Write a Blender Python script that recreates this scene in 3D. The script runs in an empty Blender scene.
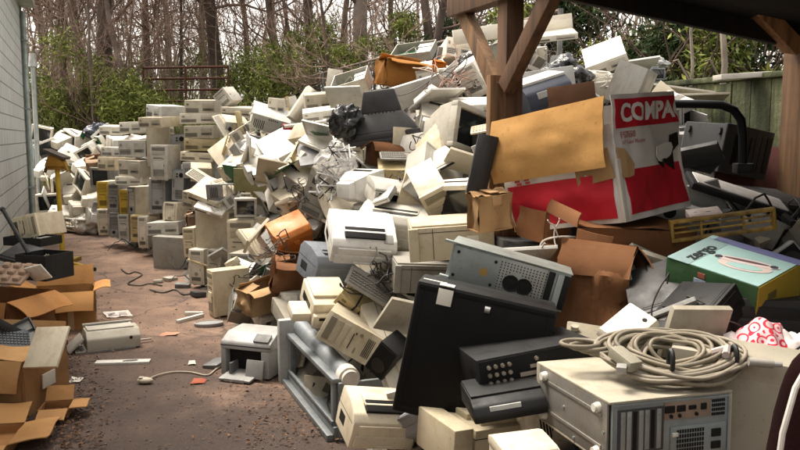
import bpy, bmesh, math, random
from math import sin, cos, pi, radians, sqrt
from mathutils import Vector, Matrix, Quaternion, noise
random.seed(11)
SC=bpy.context.scene; COL=SC.collection
# ------------------------------------------------------------------ materials
def nt(name):
    m=bpy.data.materials.new(name); m.use_nodes=True; t=m.node_tree; t.nodes.clear()
    out=t.nodes.new('ShaderNodeOutputMaterial'); b=t.nodes.new('ShaderNodeBsdfPrincipled')
    t.links.new(b.outputs[0],out.inputs[0]); return m,t,b
def N(t,k,**kw):
    n=t.nodes.new(k)
    for a,v in kw.items():
        if a.startswith('i_'):
            key=a[2:]; key=int(key) if key.isdigit() else key.replace('_',' ')
            n.inputs[key].default_value=v
        else: setattr(n,a,v)
    return n
def ramp(t,fac,stops):
    r=t.nodes.new('ShaderNodeValToRGB'); e=r.color_ramp.elements
    while len(e)<len(stops): e.new(.5)
    for q,(p,c) in zip(e,stops):
        q.position=p; q.color=(*c,1) if len(c)==3 else c
    t.links.new(fac,r.inputs[0]); return r
def mix(t,fac,a,b,mode='MIX'):
    m=t.nodes.new('ShaderNodeMix'); m.data_type='RGBA'; m.blend_type=mode
    for s,v in ((m.inputs[0],fac),(m.inputs[6],a),(m.inputs[7],b)):
        if hasattr(v,'links'): t.links.new(v,s)
        elif isinstance(v,(int,float)): s.default_value=v
        else: s.default_value=(*v,1)
    return m.outputs[2]
def coords(t,scale=1.0,rnd=True):
    tc=N(t,'ShaderNodeTexCoord')
    if not rnd: return tc.outputs['Object']
    oi=N(t,'ShaderNodeObjectInfo'); mu=N(t,'ShaderNodeMath',operation='MULTIPLY'); mu.inputs[1].default_value=37.
    t.links.new(oi.outputs['Random'],mu.inputs[0])
    v=N(t,'ShaderNodeVectorMath',operation='ADD'); t.links.new(tc.outputs['Object'],v.inputs[0]); t.links.new(mu.outputs[0],v.inputs[1])
    return v.outputs[0]
def noise_n(t,co,scale,detail=4,rough=.6):
    n=N(t,'ShaderNodeTexNoise'); n.inputs['Scale'].default_value=scale; n.inputs['Detail'].default_value=detail; n.inputs['Roughness'].default_value=rough
    t.links.new(co,n.inputs['Vector']); return n.outputs['Fac']
def bump(t,b,h,strength=.2,dist=.01):
    n=N(t,'ShaderNodeBump'); n.inputs['Strength'].default_value=strength; n.inputs['Distance'].default_value=dist
    t.links.new(h,n.inputs['Height']); t.links.new(n.outputs[0],b.inputs['Normal'])
M={}
def surf(name,rough=.5,metal=0.,grime=.5,grimecol=(.1,.065,.035),var=.12,bumps=.08,gscale=7.,fixed=None,spec=.4,trans=None):
    m,t,b=nt(name); co=coords(t)
    if fixed is None:
        oi=N(t,'ShaderNodeObjectInfo'); c=oi.outputs['Color']
    else:
        rg=N(t,'ShaderNodeRGB'); rg.outputs[0].default_value=(*fixed,1); c=rg.outputs[0]
    n1=noise_n(t,co,gscale,6,.65); n2=noise_n(t,co,gscale*.35,3,.5); n3=noise_n(t,co,gscale*9,3,.6)
    r1=ramp(t,n2,[(.3,(1-var,)*3),(.7,(1+var*.4,)*3)])
    c=mix(t,1.,c,r1.outputs[0],'MULTIPLY')
    r2=ramp(t,n1,[(.47,(0,0,0)),(.72,(grime,)*3)])
    c=mix(t,r2.outputs[0],c,mix(t,1.,c,(.60,.52,.42),'MULTIPLY'))
    r3=ramp(t,n3,[(.63,(0,0,0)),(.72,(grime*.7,)*3)])
    c=mix(t,r3.outputs[0],c,mix(t,1.,c,(.36,.28,.20),'MULTIPLY'))
    t.links.new(c,b.inputs['Base Color'])
    rr=ramp(t,n1,[(.3,(rough-.1,)*3),(.7,(min(1,rough+.25),)*3)]); t.links.new(rr.outputs[0],b.inputs['Roughness'])
    b.inputs['Metallic'].default_value=metal; b.inputs['Specular IOR Level'].default_value=spec
    if bumps: bump(t,b,n3,bumps,.004)
    M[name]=m; return m,t,b,co
surf('plastic',.5,0,.62); surf('metal',.42,.55,.6,var=.25); surf('card',.88,0,.5,(.09,.045,.02),.3,.35,4.,spec=.12)
surf('dark',.45,0,.35,spec=.2); surf('cable',.55,0,.25); surf('paper',.8,0,.35,var=.08)
surf('cloth',.95,0,.3,var=.3,bumps=.4,spec=.08); surf('timber',.75,0,.6,(.05,.025,.012),.4,.3,4.); surf('bark',.95,0,.6,(.03,.02,.015),.5,.6,6.)
surf('print_ink',.55,0,.2)
def m_timber():
    m,t,b=nt('timber'); co=coords(t); mp=N(t,'ShaderNodeMapping'); mp.inputs['Scale'].default_value=(26,26,1.3); t.links.new(co,mp.inputs[0])
    oi=N(t,'ShaderNodeObjectInfo'); g=noise_n(t,mp.outputs[0],1.,5,.65); k=noise_n(t,co,3.,4,.6)
    c=mix(t,1.,oi.outputs['Color'],ramp(t,g,[(.3,(.35,)*3),(.5,(.9,)*3),(.7,(1.25,)*3)]).outputs[0],'MULTIPLY')
    c=mix(t,ramp(t,k,[(.5,(0,0,0)),(.75,(.75,)*3)]).outputs[0],c,(.05,.025,.014))
    t.links.new(c,b.inputs['Base Color']); b.inputs['Roughness'].default_value=.8; bump(t,b,g,.5,.006); M['timber']=m
m_timber()
def m_bagfilm():
    m,t,b=nt('bagfilm'); co=coords(t); oi=N(t,'ShaderNodeObjectInfo'); t.links.new(oi.outputs['Color'],b.inputs['Base Color'])
    b.inputs['Roughness'].default_value=.22; b.inputs['Specular IOR Level'].default_value=.6
    bump(t,b,noise_n(t,co,22,4),.7,.02); M['bagfilm']=m
    m,t,b=nt('clearfilm'); co=coords(t)
    b.inputs['Base Color'].default_value=(.8,.78,.74,1); b.inputs['Roughness'].default_value=.25
    a=ramp(t,noise_n(t,co,14,4),[(.35,(.1,)*3),(.7,(.55,)*3)]); t.links.new(a.outputs[0],b.inputs['Alpha'])
    bump(t,b,noise_n(t,co,18,4),.8,.02); M['clearfilm']=m
m_bagfilm()
def m_screen():
    m,t,b=nt('screen'); oi=N(t,'ShaderNodeObjectInfo'); t.links.new(oi.outputs['Color'],b.inputs['Base Color'])
    b.inputs['Roughness'].default_value=.12; b.inputs['Specular IOR Level'].default_value=.6; M['screen']=m
m_screen()
def m_cloth_rings():
    m,t,b=nt('ring_print'); tc=N(t,'ShaderNodeTexCoord'); v=N(t,'ShaderNodeTexVoronoi'); v.inputs['Scale'].default_value=24.; v.inputs['Randomness'].default_value=.35
    t.links.new(tc.outputs['Object'],v.inputs['Vector'])
    w=N(t,'ShaderNodeMath',operation='MULTIPLY'); w.inputs[1].default_value=17.; t.links.new(v.outputs['Distance'],w.inputs[0])
    s=N(t,'ShaderNodeMath',operation='SINE'); t.links.new(w.outputs[0],s.inputs[0])
    r=ramp(t,s.outputs[0],[(.3,(.78,.55,.56)),(.5,(.62,.02,.05))]); t.links.new(r.outputs[0],b.inputs['Base Color']); b.inputs['Roughness'].default_value=.85; M['ring_print']=m
m_cloth_rings()
def m_ground():
    m,t,b=nt('dirt'); co=coords(t,rnd=False)
    a=noise_n(t,co,.55,6,.65); c=noise_n(t,co,3.2,8,.7); d=noise_n(t,co,45,4,.7); e=noise_n(t,co,1.3,5,.6)
    r=ramp(t,a,[(.32,(.14,.080,.050)),(.5,(.235,.142,.092)),(.68,(.33,.215,.15))])
    k=mix(t,ramp(t,c,[(.42,(0,0,0)),(.66,(.75,)*3)]).outputs[0],r.outputs[0],(.085,.05,.038))
    k=mix(t,ramp(t,e,[(.55,(0,0,0)),(.64,(.6,)*3)]).outputs[0],k,(.05,.032,.026))
    k=mix(t,ramp(t,d,[(.5,(0,0,0)),(.75,(.5,)*3)]).outputs[0],k,(.27,.20,.15))
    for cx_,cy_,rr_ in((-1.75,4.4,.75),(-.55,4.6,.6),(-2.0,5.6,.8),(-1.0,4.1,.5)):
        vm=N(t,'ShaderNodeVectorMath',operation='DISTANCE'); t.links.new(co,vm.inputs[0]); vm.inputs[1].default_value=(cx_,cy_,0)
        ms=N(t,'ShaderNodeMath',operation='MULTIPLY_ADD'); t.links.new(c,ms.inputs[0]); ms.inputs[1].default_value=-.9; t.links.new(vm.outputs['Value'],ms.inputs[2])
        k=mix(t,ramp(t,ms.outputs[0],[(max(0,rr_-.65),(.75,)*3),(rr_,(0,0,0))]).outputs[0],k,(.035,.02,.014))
    k=mix(t,ramp(t,noise_n(t,co,70,2),[(.3,(.55,)*3),(.45,(0,0,0))]).outputs[0],k,(.03,.02,.016))
    wv=N(t,'ShaderNodeVectorMath',operation='MULTIPLY_ADD'); nz=N(t,'ShaderNodeTexNoise'); nz.inputs['Scale'].default_value=2.5; nz.inputs['Detail'].default_value=5; t.links.new(co,nz.inputs['Vector']); t.links.new(nz.outputs['Color'],wv.inputs[0]); wv.inputs[1].default_value=(.7,.7,.7); t.links.new(co,wv.inputs[2])
    vo=N(t,'ShaderNodeTexVoronoi'); vo.feature='DISTANCE_TO_EDGE'; vo.inputs['Scale'].default_value=.8; t.links.new(wv.outputs[0],vo.inputs['Vector'])
    k=mix(t,ramp(t,vo.outputs['Distance'],[(.004,(.75,)*3),(.014,(0,0,0))]).outputs[0],k,(.04,.026,.018))
    t.links.new(k,b.inputs['Base Color']); b.inputs['Roughness'].default_value=.85
    ad=N(t,'ShaderNodeMath',operation='ADD'); t.links.new(d,ad.inputs[0]); t.links.new(c,ad.inputs[1]); bump(t,b,ad.outputs[0],.6,.02); M['dirt']=m
m_ground()
def m_earth():
    m,t,b=nt('forest_floor'); co=coords(t,rnd=False); a=noise_n(t,co,.6,6,.7); d=noise_n(t,co,9,6,.7)
    r=ramp(t,a,[(.35,(.055,.032,.02)),(.55,(.06,.07,.02)),(.7,(.10,.065,.04))]); k=mix(t,ramp(t,d,[(.4,(0,0,0)),(.7,(.7,)*3)]).outputs[0],r.outputs[0],(.13,.085,.05))
    t.links.new(k,b.inputs['Base Color']); b.inputs['Roughness'].default_value=.95; bump(t,b,d,.8,.08); M['forest_floor']=m
m_earth()
def m_block():
    m,t,b=nt('block_wall'); tc=N(t,'ShaderNodeTexCoord'); sx=N(t,'ShaderNodeSeparateXYZ'); cx=N(t,'ShaderNodeCombineXYZ')
    t.links.new(tc.outputs['Object'],sx.inputs[0]); t.links.new(sx.outputs[0],cx.inputs[0]); t.links.new(sx.outputs[2],cx.inputs[1])
    br=N(t,'ShaderNodeTexBrick'); t.links.new(cx.outputs[0],br.inputs['Vector'])
    for k,v in (('Scale',1.),('Mortar Size',.008),('Mortar Smooth',.4),('Brick Width',.4),('Row Height',.2),('Bias',0.)): br.inputs[k].default_value=v
    br.inputs['Color1'].default_value=(.53,.54,.515,1); br.inputs['Color2'].default_value=(.48,.495,.47,1); br.inputs['Mortar'].default_value=(.20,.215,.20,1)
    n=noise_n(t,tc.outputs['Object'],1.6,6,.7); n2=noise_n(t,tc.outputs['Object'],60,3)
    k=mix(t,ramp(t,n,[(.5,(0,0,0)),(.8,(.5,)*3)]).outputs[0],br.outputs[0],(.25,.27,.24))
    t.links.new(k,b.inputs['Base Color']); b.inputs['Roughness'].default_value=.8
    mx=N(t,'ShaderNodeMath',operation='MULTIPLY_ADD'); mx.inputs[1].default_value=-1.; t.links.new(br.outputs['Fac'],mx.inputs[0]); 
    q=N(t,'ShaderNodeMath',operation='MULTIPLY'); q.inputs[1].default_value=.25; t.links.new(n2,q.inputs[0]); t.links.new(q.outputs[0],mx.inputs[2])
    bump(t,b,mx.outputs[0],1.,.02); M['block_wall']=m
m_block()
def m_moss():
    m,t,b=nt('mossy_concrete'); tc=N(t,'ShaderNodeTexCoord'); mp=N(t,'ShaderNodeMapping'); mp.inputs['Scale'].default_value=(3.4,3.4,.35)
    t.links.new(tc.outputs['Object'],mp.inputs[0]); a=noise_n(t,mp.outputs[0],2.2,6,.7); d=noise_n(t,tc.outputs['Object'],14,5,.7)
    r=ramp(t,a,[(.38,(.022,.027,.012)),(.52,(.07,.076,.032)),(.66,(.15,.15,.075))]); k=mix(t,ramp(t,d,[(.45,(0,0,0)),(.7,(.6,)*3)]).outputs[0],r.outputs[0],(.04,.055,.025))
    t.links.new(k,b.inputs['Base Color']); b.inputs['Roughness'].default_value=.9; bump(t,b,d,.5,.03); M['mossy_concrete']=m
m_moss()
def m_leaf():
    for nm,c1,c2 in (('leaf_green',(.065,.095,.02),(.27,.29,.065)),('leaf_dark',(.02,.04,.014),(.06,.085,.025)),('leaf_dead',(.06,.028,.016),(.18,.095,.05))):
        m,t,b=nt(nm); g=N(t,'ShaderNodeNewGeometry'); r=ramp(t,g.outputs['Random Per Island'],[(0.,c1),(1.,c2)])
        t.links.new(r.outputs[0],b.inputs['Base Color']); b.inputs['Roughness'].default_value=.7; b.inputs['Specular IOR Level'].default_value=.2
        M[nm]=m
m_leaf()
def m_scrap():
    m,t,b=nt('scrap'); g=N(t,'ShaderNodeNewGeometry'); r=ramp(t,g.outputs['Random Per Island'],[(0.,(.03,.03,.03)),(.35,(.16,.14,.11)),(.6,(.42,.37,.28)),(.8,(.3,.3,.28)),(1.,(.6,.56,.47))])
    r.color_ramp.interpolation='CONSTANT'; t.links.new(r.outputs[0],b.inputs['Base Color']); b.inputs['Roughness'].default_value=.6; M['scrap']=m
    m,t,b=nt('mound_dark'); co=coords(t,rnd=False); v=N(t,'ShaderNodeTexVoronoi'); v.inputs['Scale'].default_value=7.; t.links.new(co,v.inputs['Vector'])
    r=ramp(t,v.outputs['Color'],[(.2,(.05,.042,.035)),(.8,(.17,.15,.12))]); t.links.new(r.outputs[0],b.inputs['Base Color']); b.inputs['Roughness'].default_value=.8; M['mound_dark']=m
m_scrap()
# ------------------------------------------------------------------ mesh builder
class MB:
    def __init__(s): s.bm=bmesh.new(); s.mi=0
    def hexa(s,p,b=0.,seg=2):
        bm=s.bm; v=[bm.verts.new(q) for q in p]   # p: bottom 4 ccw then top 4 ccw
        fs=[bm.faces.new([v[i] for i in f]) for f in ((3,2,1,0),(4,5,6,7),(0,1,5,4),(1,2,6,5),(2,3,7,6),(3,0,4,7))]
        for f in fs: f.material_index=s.mi
        if b>0:
            es=list({e for f in fs for e in f.edges}); r=bmesh.ops.bevel(bm,geom=es,offset=b,segments=seg,affect='EDGES',profile=.6,clamp_overlap=True)
            for f in r['faces']: f.material_index=s.mi
        return s
    def box(s,c,d,b=0.,R=None,top=None,sh=(0,0),seg=2):
        c=Vector(c); x,y,z=(q/2 for q in d); tx,ty=top or (1,1)
        P=[(-x,-y,-z),(x,-y,-z),(x,y,-z),(-x,y,-z)]+[(a*tx+sh[0],q*ty+sh[1],z) for a,q in((-x,-y),(x,-y),(x,y),(-x,y))]
        P=[Vector(p) for p in P]
        if R is not None: P=[R@p for p in P]
        return s.hexa([p+c for p in P],b,seg)
    def frust(s,y0,w0,h0,z0,y1,w1,h1,z1,b=0.):   # rectangular frustum along y, (z = centre height)
        a=[(-w0/2,y0,z0-h0/2),(w0/2,y0,z0-h0/2),(w1/2,y1,z1-h1/2),(-w1/2,y1,z1-h1/2),(-w0/2,y0,z0+h0/2),(w0/2,y0,z0+h0/2),(w1/2,y1,z1+h1/2),(-w1/2,y1,z1+h1/2)]
        return s.hexa([Vector(p) for p in a],b)
    def prism(s,prof,x0,x1,b=0.,axis='x'):      # closed profile (y,z) ccw seen from +x
        bm=s.bm; f=(lambda x,p:(x,p[0],p[1])) if axis=='x' else (lambda x,p:(p[0],x,p[1])) if axis=='y' else (lambda x,p:(p[0],p[1],x))
        A=[bm.verts.new(f(x0,p)) for p in prof]; B=[bm.verts.new(f(x1,p)) for p in prof]; n=len(prof); fs=[]
        fs.append(bm.faces.new(A[::-1])); fs.append(bm.faces.new(B))
        for i in range(n): fs.append(bm.faces.new((A[i],A[(i+1)%n],B[(i+1)%n],B[i])))
        for q in fs: q.material_index=s.mi
        if b>0:
            es=list({e for q in fs for e in q.edges}); bmesh.ops.bevel(bm,geom=es,offset=b,segments=2,affect='EDGES',profile=.6,clamp_overlap=True)
        return s
    def tube(s,pts,r,seg=6,cap=True,r2=None):
        bm=s.bm; pts=[Vector(p) for p in pts]; n=len(pts); rings=[]; up=None
        for i,p in enumerate(pts):
            d=(pts[min(i+1,n-1)]-pts[max(i-1,0)])
            if d.length<1e-9: d=Vector((0,0,1))
            d.normalize()
            if up is None: up=d.orthogonal().normalized()
            up=(up-d*up.dot(d)); up=up.normalized() if up.length>1e-6 else d.orthogonal().normalized()
            sd=d.cross(up); rr=r if r2 is None else r+(r2-r)*i/max(1,n-1)
            rings.append([bm.verts.new(p+(up*cos(2*pi*k/seg)+sd*sin(2*pi*k/seg))*rr) for k in range(seg)])
        for a,b in zip(rings,rings[1:]):
            for k in range(seg): bm.faces.new((a[k],a[(k+1)%seg],b[(k+1)%seg],b[k])).material_index=s.mi
        if cap and seg>2:
            bm.faces.new(rings[0][::-1]).material_index=s.mi; bm.faces.new(rings[-1]).material_index=s.mi
        return s
    def cyl(s,a,b,r,seg=16,r2=None): return s.tube([a,b],r,seg,True,r2)
    def ring(s,c,w,h,bd,dep,b=.004,axis='y'):    # rectangular frame facing -y, front at c.y
        x0,x1,z0,z1=c[0]-w/2,c[0]+w/2,c[2]-h/2,c[2]+h/2; y=c[1]
        bt,bs=(bd,bd) if not isinstance(bd,tuple) else bd
        s.box(((x0+x1)/2,y+dep/2,z1-bt/2),(w,dep,bt),b); s.box(((x0+x1)/2,y+dep/2,z0+bt/2),(w,dep,bt),b)
        s.box((x0+bs/2,y+dep/2,(z0+z1)/2),(bs,dep,h-2*bt+.004),b*.5); s.box((x1-bs/2,y+dep/2,(z0+z1)/2),(bs,dep,h-2*bt+.004),b*.5); return s
    def slots(s,x0,x1,z0,z1,n,y,horiz=True,t=.004,f=.45):
        for i in range(n):
            q=(i+.5)/n
            if horiz: s.box(((x0+x1)/2,y,z0+(z1-z0)*q),(x1-x0,t,(z1-z0)/n*f))
            else: s.box((x0+(x1-x0)*q,y,(z0+z1)/2),((x1-x0)/n*f,t,z1-z0))
        return s
    def blob(s,c,d,amp=.25,fr=3.,sub=4,seed=0):
        r=bmesh.ops.create_icosphere(s.bm,subdivisions=sub,radius=1.); o=Vector((seed*7.3,seed*3.1,seed*1.7))
        for v in r['verts']:
            p=v.co.copy(); n=noise.fractal(p*fr*.42+o,1.,2.,2)+.55*(.35-abs(noise.noise(p*fr*.8+o)))+.2*(.3-abs(noise.noise(p*fr*1.9+o))); k=1+amp*n*1.15
            q=p*k; v.co=Vector((c[0]+q.x*d[0]/2,c[1]+q.y*d[1]/2,c[2]+q.z*d[2]/2))
        for v in r['verts']:
            for f in v.link_faces: f.material_index=s.mi
        return s
    def grid(s,nu,nv,fn,close=False):
        vs=[[s.bm.verts.new(fn(i/nu,j/nv)) for i in range(nu+1)] for j in range(nv+1)]
        for j in range(nv):
            for i in range(nu): s.bm.faces.new((vs[j][i],vs[j][i+1],vs[j+1][i+1],vs[j+1][i])).material_index=s.mi
        return s
    def mesh(s,name,smooth=True,ang=35):
        me=bpy.data.meshes.new(name); s.bm.normal_update(); s.bm.to_mesh(me); s.bm.free()
        if smooth:
            me.shade_smooth(); me.set_sharp_from_angle(angle=radians(ang))
        return me
def link(name,me,mat,parent=None,color=None):
    o=bpy.data.objects.new(name,me); COL.objects.link(o)
    if me is not None:
        ms=mat if isinstance(mat,(list,tuple)) else [mat]
        if not me.materials:
            for m in ms: me.materials.append(M[m])
    if parent is not None: o.parent=parent
    if color is not None: o.color=(*color[:3],1)
    return o
def tag(o,label=None,cat=None,group=None,kind=None):
    if label: o['label']=label
    if cat: o['category']=cat
    if group: o['group']=group
    if kind: o['kind']=kind
    return o
def empty(name,loc=(0,0,0)):
    o=bpy.data.objects.new(name,None); COL.objects.link(o); o.location=loc; o.empty_display_size=.1; return o
def text_mesh(s,size,ext=.0008,off=0.,sx=1.,align='LEFT'):
    c=bpy.data.curves.new('lettering','FONT'); c.body=s; c.size=size; c.extrude=ext; c.offset=off; c.align_x=align; c.resolution_u=3
    o=bpy.data.objects.new('lettering',c); COL.objects.link(o); bpy.context.view_layer.update()
    me=bpy.data.meshes.new_from_object(o.evaluated_get(bpy.context.evaluated_depsgraph_get())); bpy.data.objects.remove(o); bpy.data.curves.remove(c)
    if sx!=1:
        for v in me.vertices: v.co.x*=sx
    me.materials.clear(); return me
# ------------------------------------------------------------------ recipes: list of (name, mesh, material, role, parent index)
def r_tower(st):
    w,d,h=.19,.43,.42; L=[]
    def A(n,mb,mat,role,par=None): L.append((n,mb.mesh(n),mat,role,par)); return len(L)-1
    mb=MB().box((0,.014,h/2+.004),(w,d-.028,h-.008),.006)
    for s in(-1,1): mb.box((s*(w/2),.03,h*.5),(.003,d*.72,h*.74),.001)
    A('case_shell',mb,'metal' if st=='s' else 'plastic','body')
    y=-d/2; mb=MB()
    if st=='a': mb.box((0,y+.016,h/2),(w+.006,.032,h),.009)
    elif st=='b':
        mb.prism([(y+.034,0),(y+.034,h),(y+.012,h),(y+.003,h-.03),(y+.001,h*.55),(y+.006,.12),(y-.006,.06),(y-.002,.01),(y+.004,0)][::-1],-w/2-.003,w/2+.003,.004)
    elif st=='d':
        mb.prism([(y+.034,0),(y+.034,h),(y+.02,h),(y+.004,h-.012),(y-.004,h*.75),(y-.008,h*.45),(y-.002,.05),(y+.008,0)][::-1],-w/2-.004,w/2+.004,.008); mb.box((-w*.36,y-.010,h*.5),(.012,.016,h*.86),.004).box((w*.36,y-.010,h*.5),(.012,.016,h*.86),.004)
    elif st=='e':
        mb.ring((0,y+.01,h/2),w-.004,h-.004,.016,.024,.002); mb.box((0,y+.02,h*.18),(w-.03,.008,h*.26),.002)
        for k in range(4): mb.box((0,y+.02,h-.03-.05*k),(w-.02,.012,.006))
    else:
        mb.box((0,y+.018,h/2),(w+.004,.034,h),.006); mb.box((0,y-.003,h*.30),(w*.62,.014,h*.46),.006)
    f=A('front_bezel' if st!='e' else 'drive_cage',mb,'plastic' if st!='e' else 'metal','bezel' if st!='e' else 'metal')
    if st=='e': A('cavity',MB().box((0,y+.032,h*.62),(w-.03,.004,h*.5)),'dark','dark',f); A('drive',MB().box((0,y+.018,h-.056),(.146,.02,.038),.001),'metal','metal',f); A('speaker_cone',MB().cyl((0,y+.018,h*.2),(0,y+.012,h*.2),.03,16),'dark','dark2',f)
    for k in range({'c':2,'d':4,'e':0}.get(st,3)):
        z=h-.045-.047*k; A('drive_bay',MB().box((0,y-.001,z),(.148,.008,.040),.002).box((.05,y-.0065,z-.012),(.018,.004,.005),.001),'plastic','bay' if k else 'bay2',f)
    z=h-.2 if st!='c' else h-.155
    if st=='d': z=h-.24
    if st!='e': A('floppy_slot',MB().box((-.008,y-.002,z),(.1,.006,.006)).box((.05,y-.003,z-.012),(.014,.006,.007)),'dark','dark',f)
    if st!='e': A('power_button',MB().cyl((.055,y+.004,h*.42),(.055,y-.009,h*.42),.011,12),'plastic','bay2',f); A('indicator',MB().box((-.05,y-.003,h*.42),(.03,.006,.008),.001),'plastic','bay2',f)
    if st=='d': A('round_button',MB().cyl((0,y-.004,h*.3),(0,y-.014,h*.3),.022,20),'plastic','bay2',f)
    if st!='e': A('vent',MB().slots(-.06,.06,.045,.13 if st!='d' else .09,8 if st!='d' else 5,y-(.009 if st=='c' else .001 if st!='d' else .006),True),'dark','dark',f)
    y=d/2; rp=A('rear_panel',MB().box((0,y,h/2),(w-.012,.004,h-.02),.001).box((-.03,y+.003,h-.07),(.13,.004,.088),.001),'metal','metal')
    mb=MB()
    for k in range(7): mb.cyl((-.05,y+.003,h-.07),(-.05,y+.0075,h-.07),.034-.0048*k,18) if k==0 else None
    mb.box((.015,y+.006,h-.055),(.026,.004,.02)).box((.015,y+.006,h-.088),(.026,.004,.02)); A('power_supply',mb,'dark','dark',rp)
    mb=MB()
    for k in range(6): mb.box((-.02,y+.003,.045+.02*k),(.11,.003,.009))
    A('expansion_slots',mb,'dark','dark2',rp)
    mb=MB()
    for k in range(5): mb.box((.065 ,y+.003,.19+.022*k),(.022,.004,.013),.001)
    A('port_block',mb,'dark','port',rp)
    for sx in(-1,1):
        for sy in(-1,1): A('foot',MB().cyl((sx*w*.34,sy*d*.36,.006),(sx*w*.34,sy*d*.36,-.012),.016,14),'plastic','bezel')
    return (w,d,h),L
def r_flat():
    w,d,h=.42,.4,.14; L=[]
    def A(n,mb,mat,role,par=None): L.append((n,mb.mesh(n),mat,role,par)); return len(L)-1
    A('case_shell',MB().box((0,.014,h/2+.003),(w-.006,d-.03,h-.006),.004).box((0,.01,h),(w*.9,d*.84,.003),.001),'plastic','body'); y=-d/2
    f=A('front_bezel',MB().box((0,y+.015,h/2),(w,.03,h),.008),'plastic','bezel')
    A('drive_bay',MB().box((.11,y-.001,h*.7),(.15,.008,.04),.002),'plastic','bay',f)
    A('drive_bay',MB().box((.11,y-.001,h*.36),(.15,.008,.03),.002),'plastic','bay2',f)
    A('floppy_slot',MB().box((.105,y-.006,h*.36),(.1,.004,.006)),'dark','dark',f)
    A('vent',MB().slots(-.19,-.02,.02,h*.45,5,y-.0005,True),'dark','dark2',f)
    A('power_button',MB().box((-.165,y-.004,h*.72),(.03,.012,.02),.003),'plastic','bay2',f)
    y=d/2; rp=A('rear_panel',MB().box((0,y,h/2),(w-.02,.004,h-.02),.001),'metal','metal')
    A('power_supply',MB().cyl((-.13,y+.001,h/2),(-.13,y+.005,h/2),.042,18),'dark','dark',rp)
    A('port_block',MB().slots(-.05,.18,.03,.09,7,y+.003,False),'dark','port',rp)
    return (w,d,h),L
def r_crt(st):
    w,d,h=.4,.42,.4; L=[]
    def A(n,mb,mat,role,par=None): L.append((n,mb.mesh(n),mat,role,par)); return len(L)-1
    y=-d/2; zc=h*.56; H=h*.84
    f=A('front_frame',MB().ring((0,y,zc),w,H,(.042,.04),.06,.010),'plastic','bezel')
    def sf(u,v):
        x=(u-.5)*2; z=(v-.5)*2; return Vector((x*(w/2-.032),y+.034-.018*(1-.5*x*x-.5*z*z),zc+z*(H/2-.035)))
    A('screen',MB().grid(8,8,sf),'screen','screen')
    A('control_strip',MB().slots(-.02,.1,zc-H/2+.012,zc-H/2+.026,5,y-.001,False),'dark','bay2',f)
    mb=MB().frust(y+.06,w-.006,H-.006,zc,y+.2,w*.86,H*.86,zc+.005,.012).frust(y+.198,w*.84,H*.84,zc+.005,y+.34,w*.56,H*.56,zc+.01,.014).frust(y+.338,w*.5,H*.5,zc+.01,d/2,w*.42,H*.42,zc+.01,.010)
    hs=A('housing',mb,'plastic','body')
    mb=MB()
    for k in range(7): mb.box((0,y+.09+.014*k,zc+H*.478-.0025*k*2),(w*.6,.006,.02))
    A('vent',mb,'dark','dark2',hs)
    if st=='a':
        b=A('base',MB().cyl((0,-.02,.0),(0,-.02,.022),.13,24,.115).cyl((0,-.02,.02),(0,-.01,zc-H/2+.01),.06,16),'plastic','body')
    return (w,d,h),L
def r_crt_black():   # big set; local -y is the screen
    w,d,h=.56,.44,.40; L=[]
    def A(n,mb,mat,role,par=None): L.append((n,mb.mesh(n),mat,role,par)); return len(L)-1
    y=-d/2; z=h/2
    A('front_frame',MB().ring((0,y,z),w,h,.045,.05,.012),'plastic','bezel')
    def sf(u,v):
        a=(u-.5)*2; q=(v-.5)*2; return Vector((a*(w/2-.04),y+.03-.015*(1-.5*a*a-.5*q*q),z+q*(h/2-.04)))
    A('screen',MB().grid(8,8,sf),'screen','screen')
    A('housing',MB().frust(y+.048,w-.004,h-.004,z,y+.10,w*.97,h*.97,z,.012).frust(y+.098,w*.95,h*.95,z,y+.26,w*.56,h*.6,z,.02),'plastic','body')
    A('tube_cover',MB().frust(y+.255,w*.57,h*.58,z,d/2,w*.42,h*.44,z,.018),'plastic','body')
    mb=MB()
    for k in range(8): mb.box((-.1+.028*k,y+.245,z),(.008,.03,h*.62))
    A('vent',mb,'dark','dark2')
    return (w,d,h),L
def r_small_crt():
    w,d,h=.26,.26,.27; L=[]
    def A(n,mb,mat,role,par=None): L.append((n,mb.mesh(n),mat,role,par)); return len(L)-1
    A('housing',MB().frust(-.09,w,h*.84,h*.5,.13,w*.72,h*.66,h*.45,.045).box((0,0,.012),(w*.7,.2,.024),.008),'plastic','body')
    A('front_frame',MB().ring((0,-.115,h*.52),w*.96,h*.78,.03,.05,.014),'plastic','bezel')
    A('screen',MB().box((0,-.09,h*.52),(w*.82,.02,h*.62),.02),'screen','screen')
    A('handle',MB().tube([(-.06,0,h*.9),(-.05,0,h),(.05,0,h),(.06,0,h*.9)],.012,8),'plastic','bezel')
    return (w,d,h),L
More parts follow.
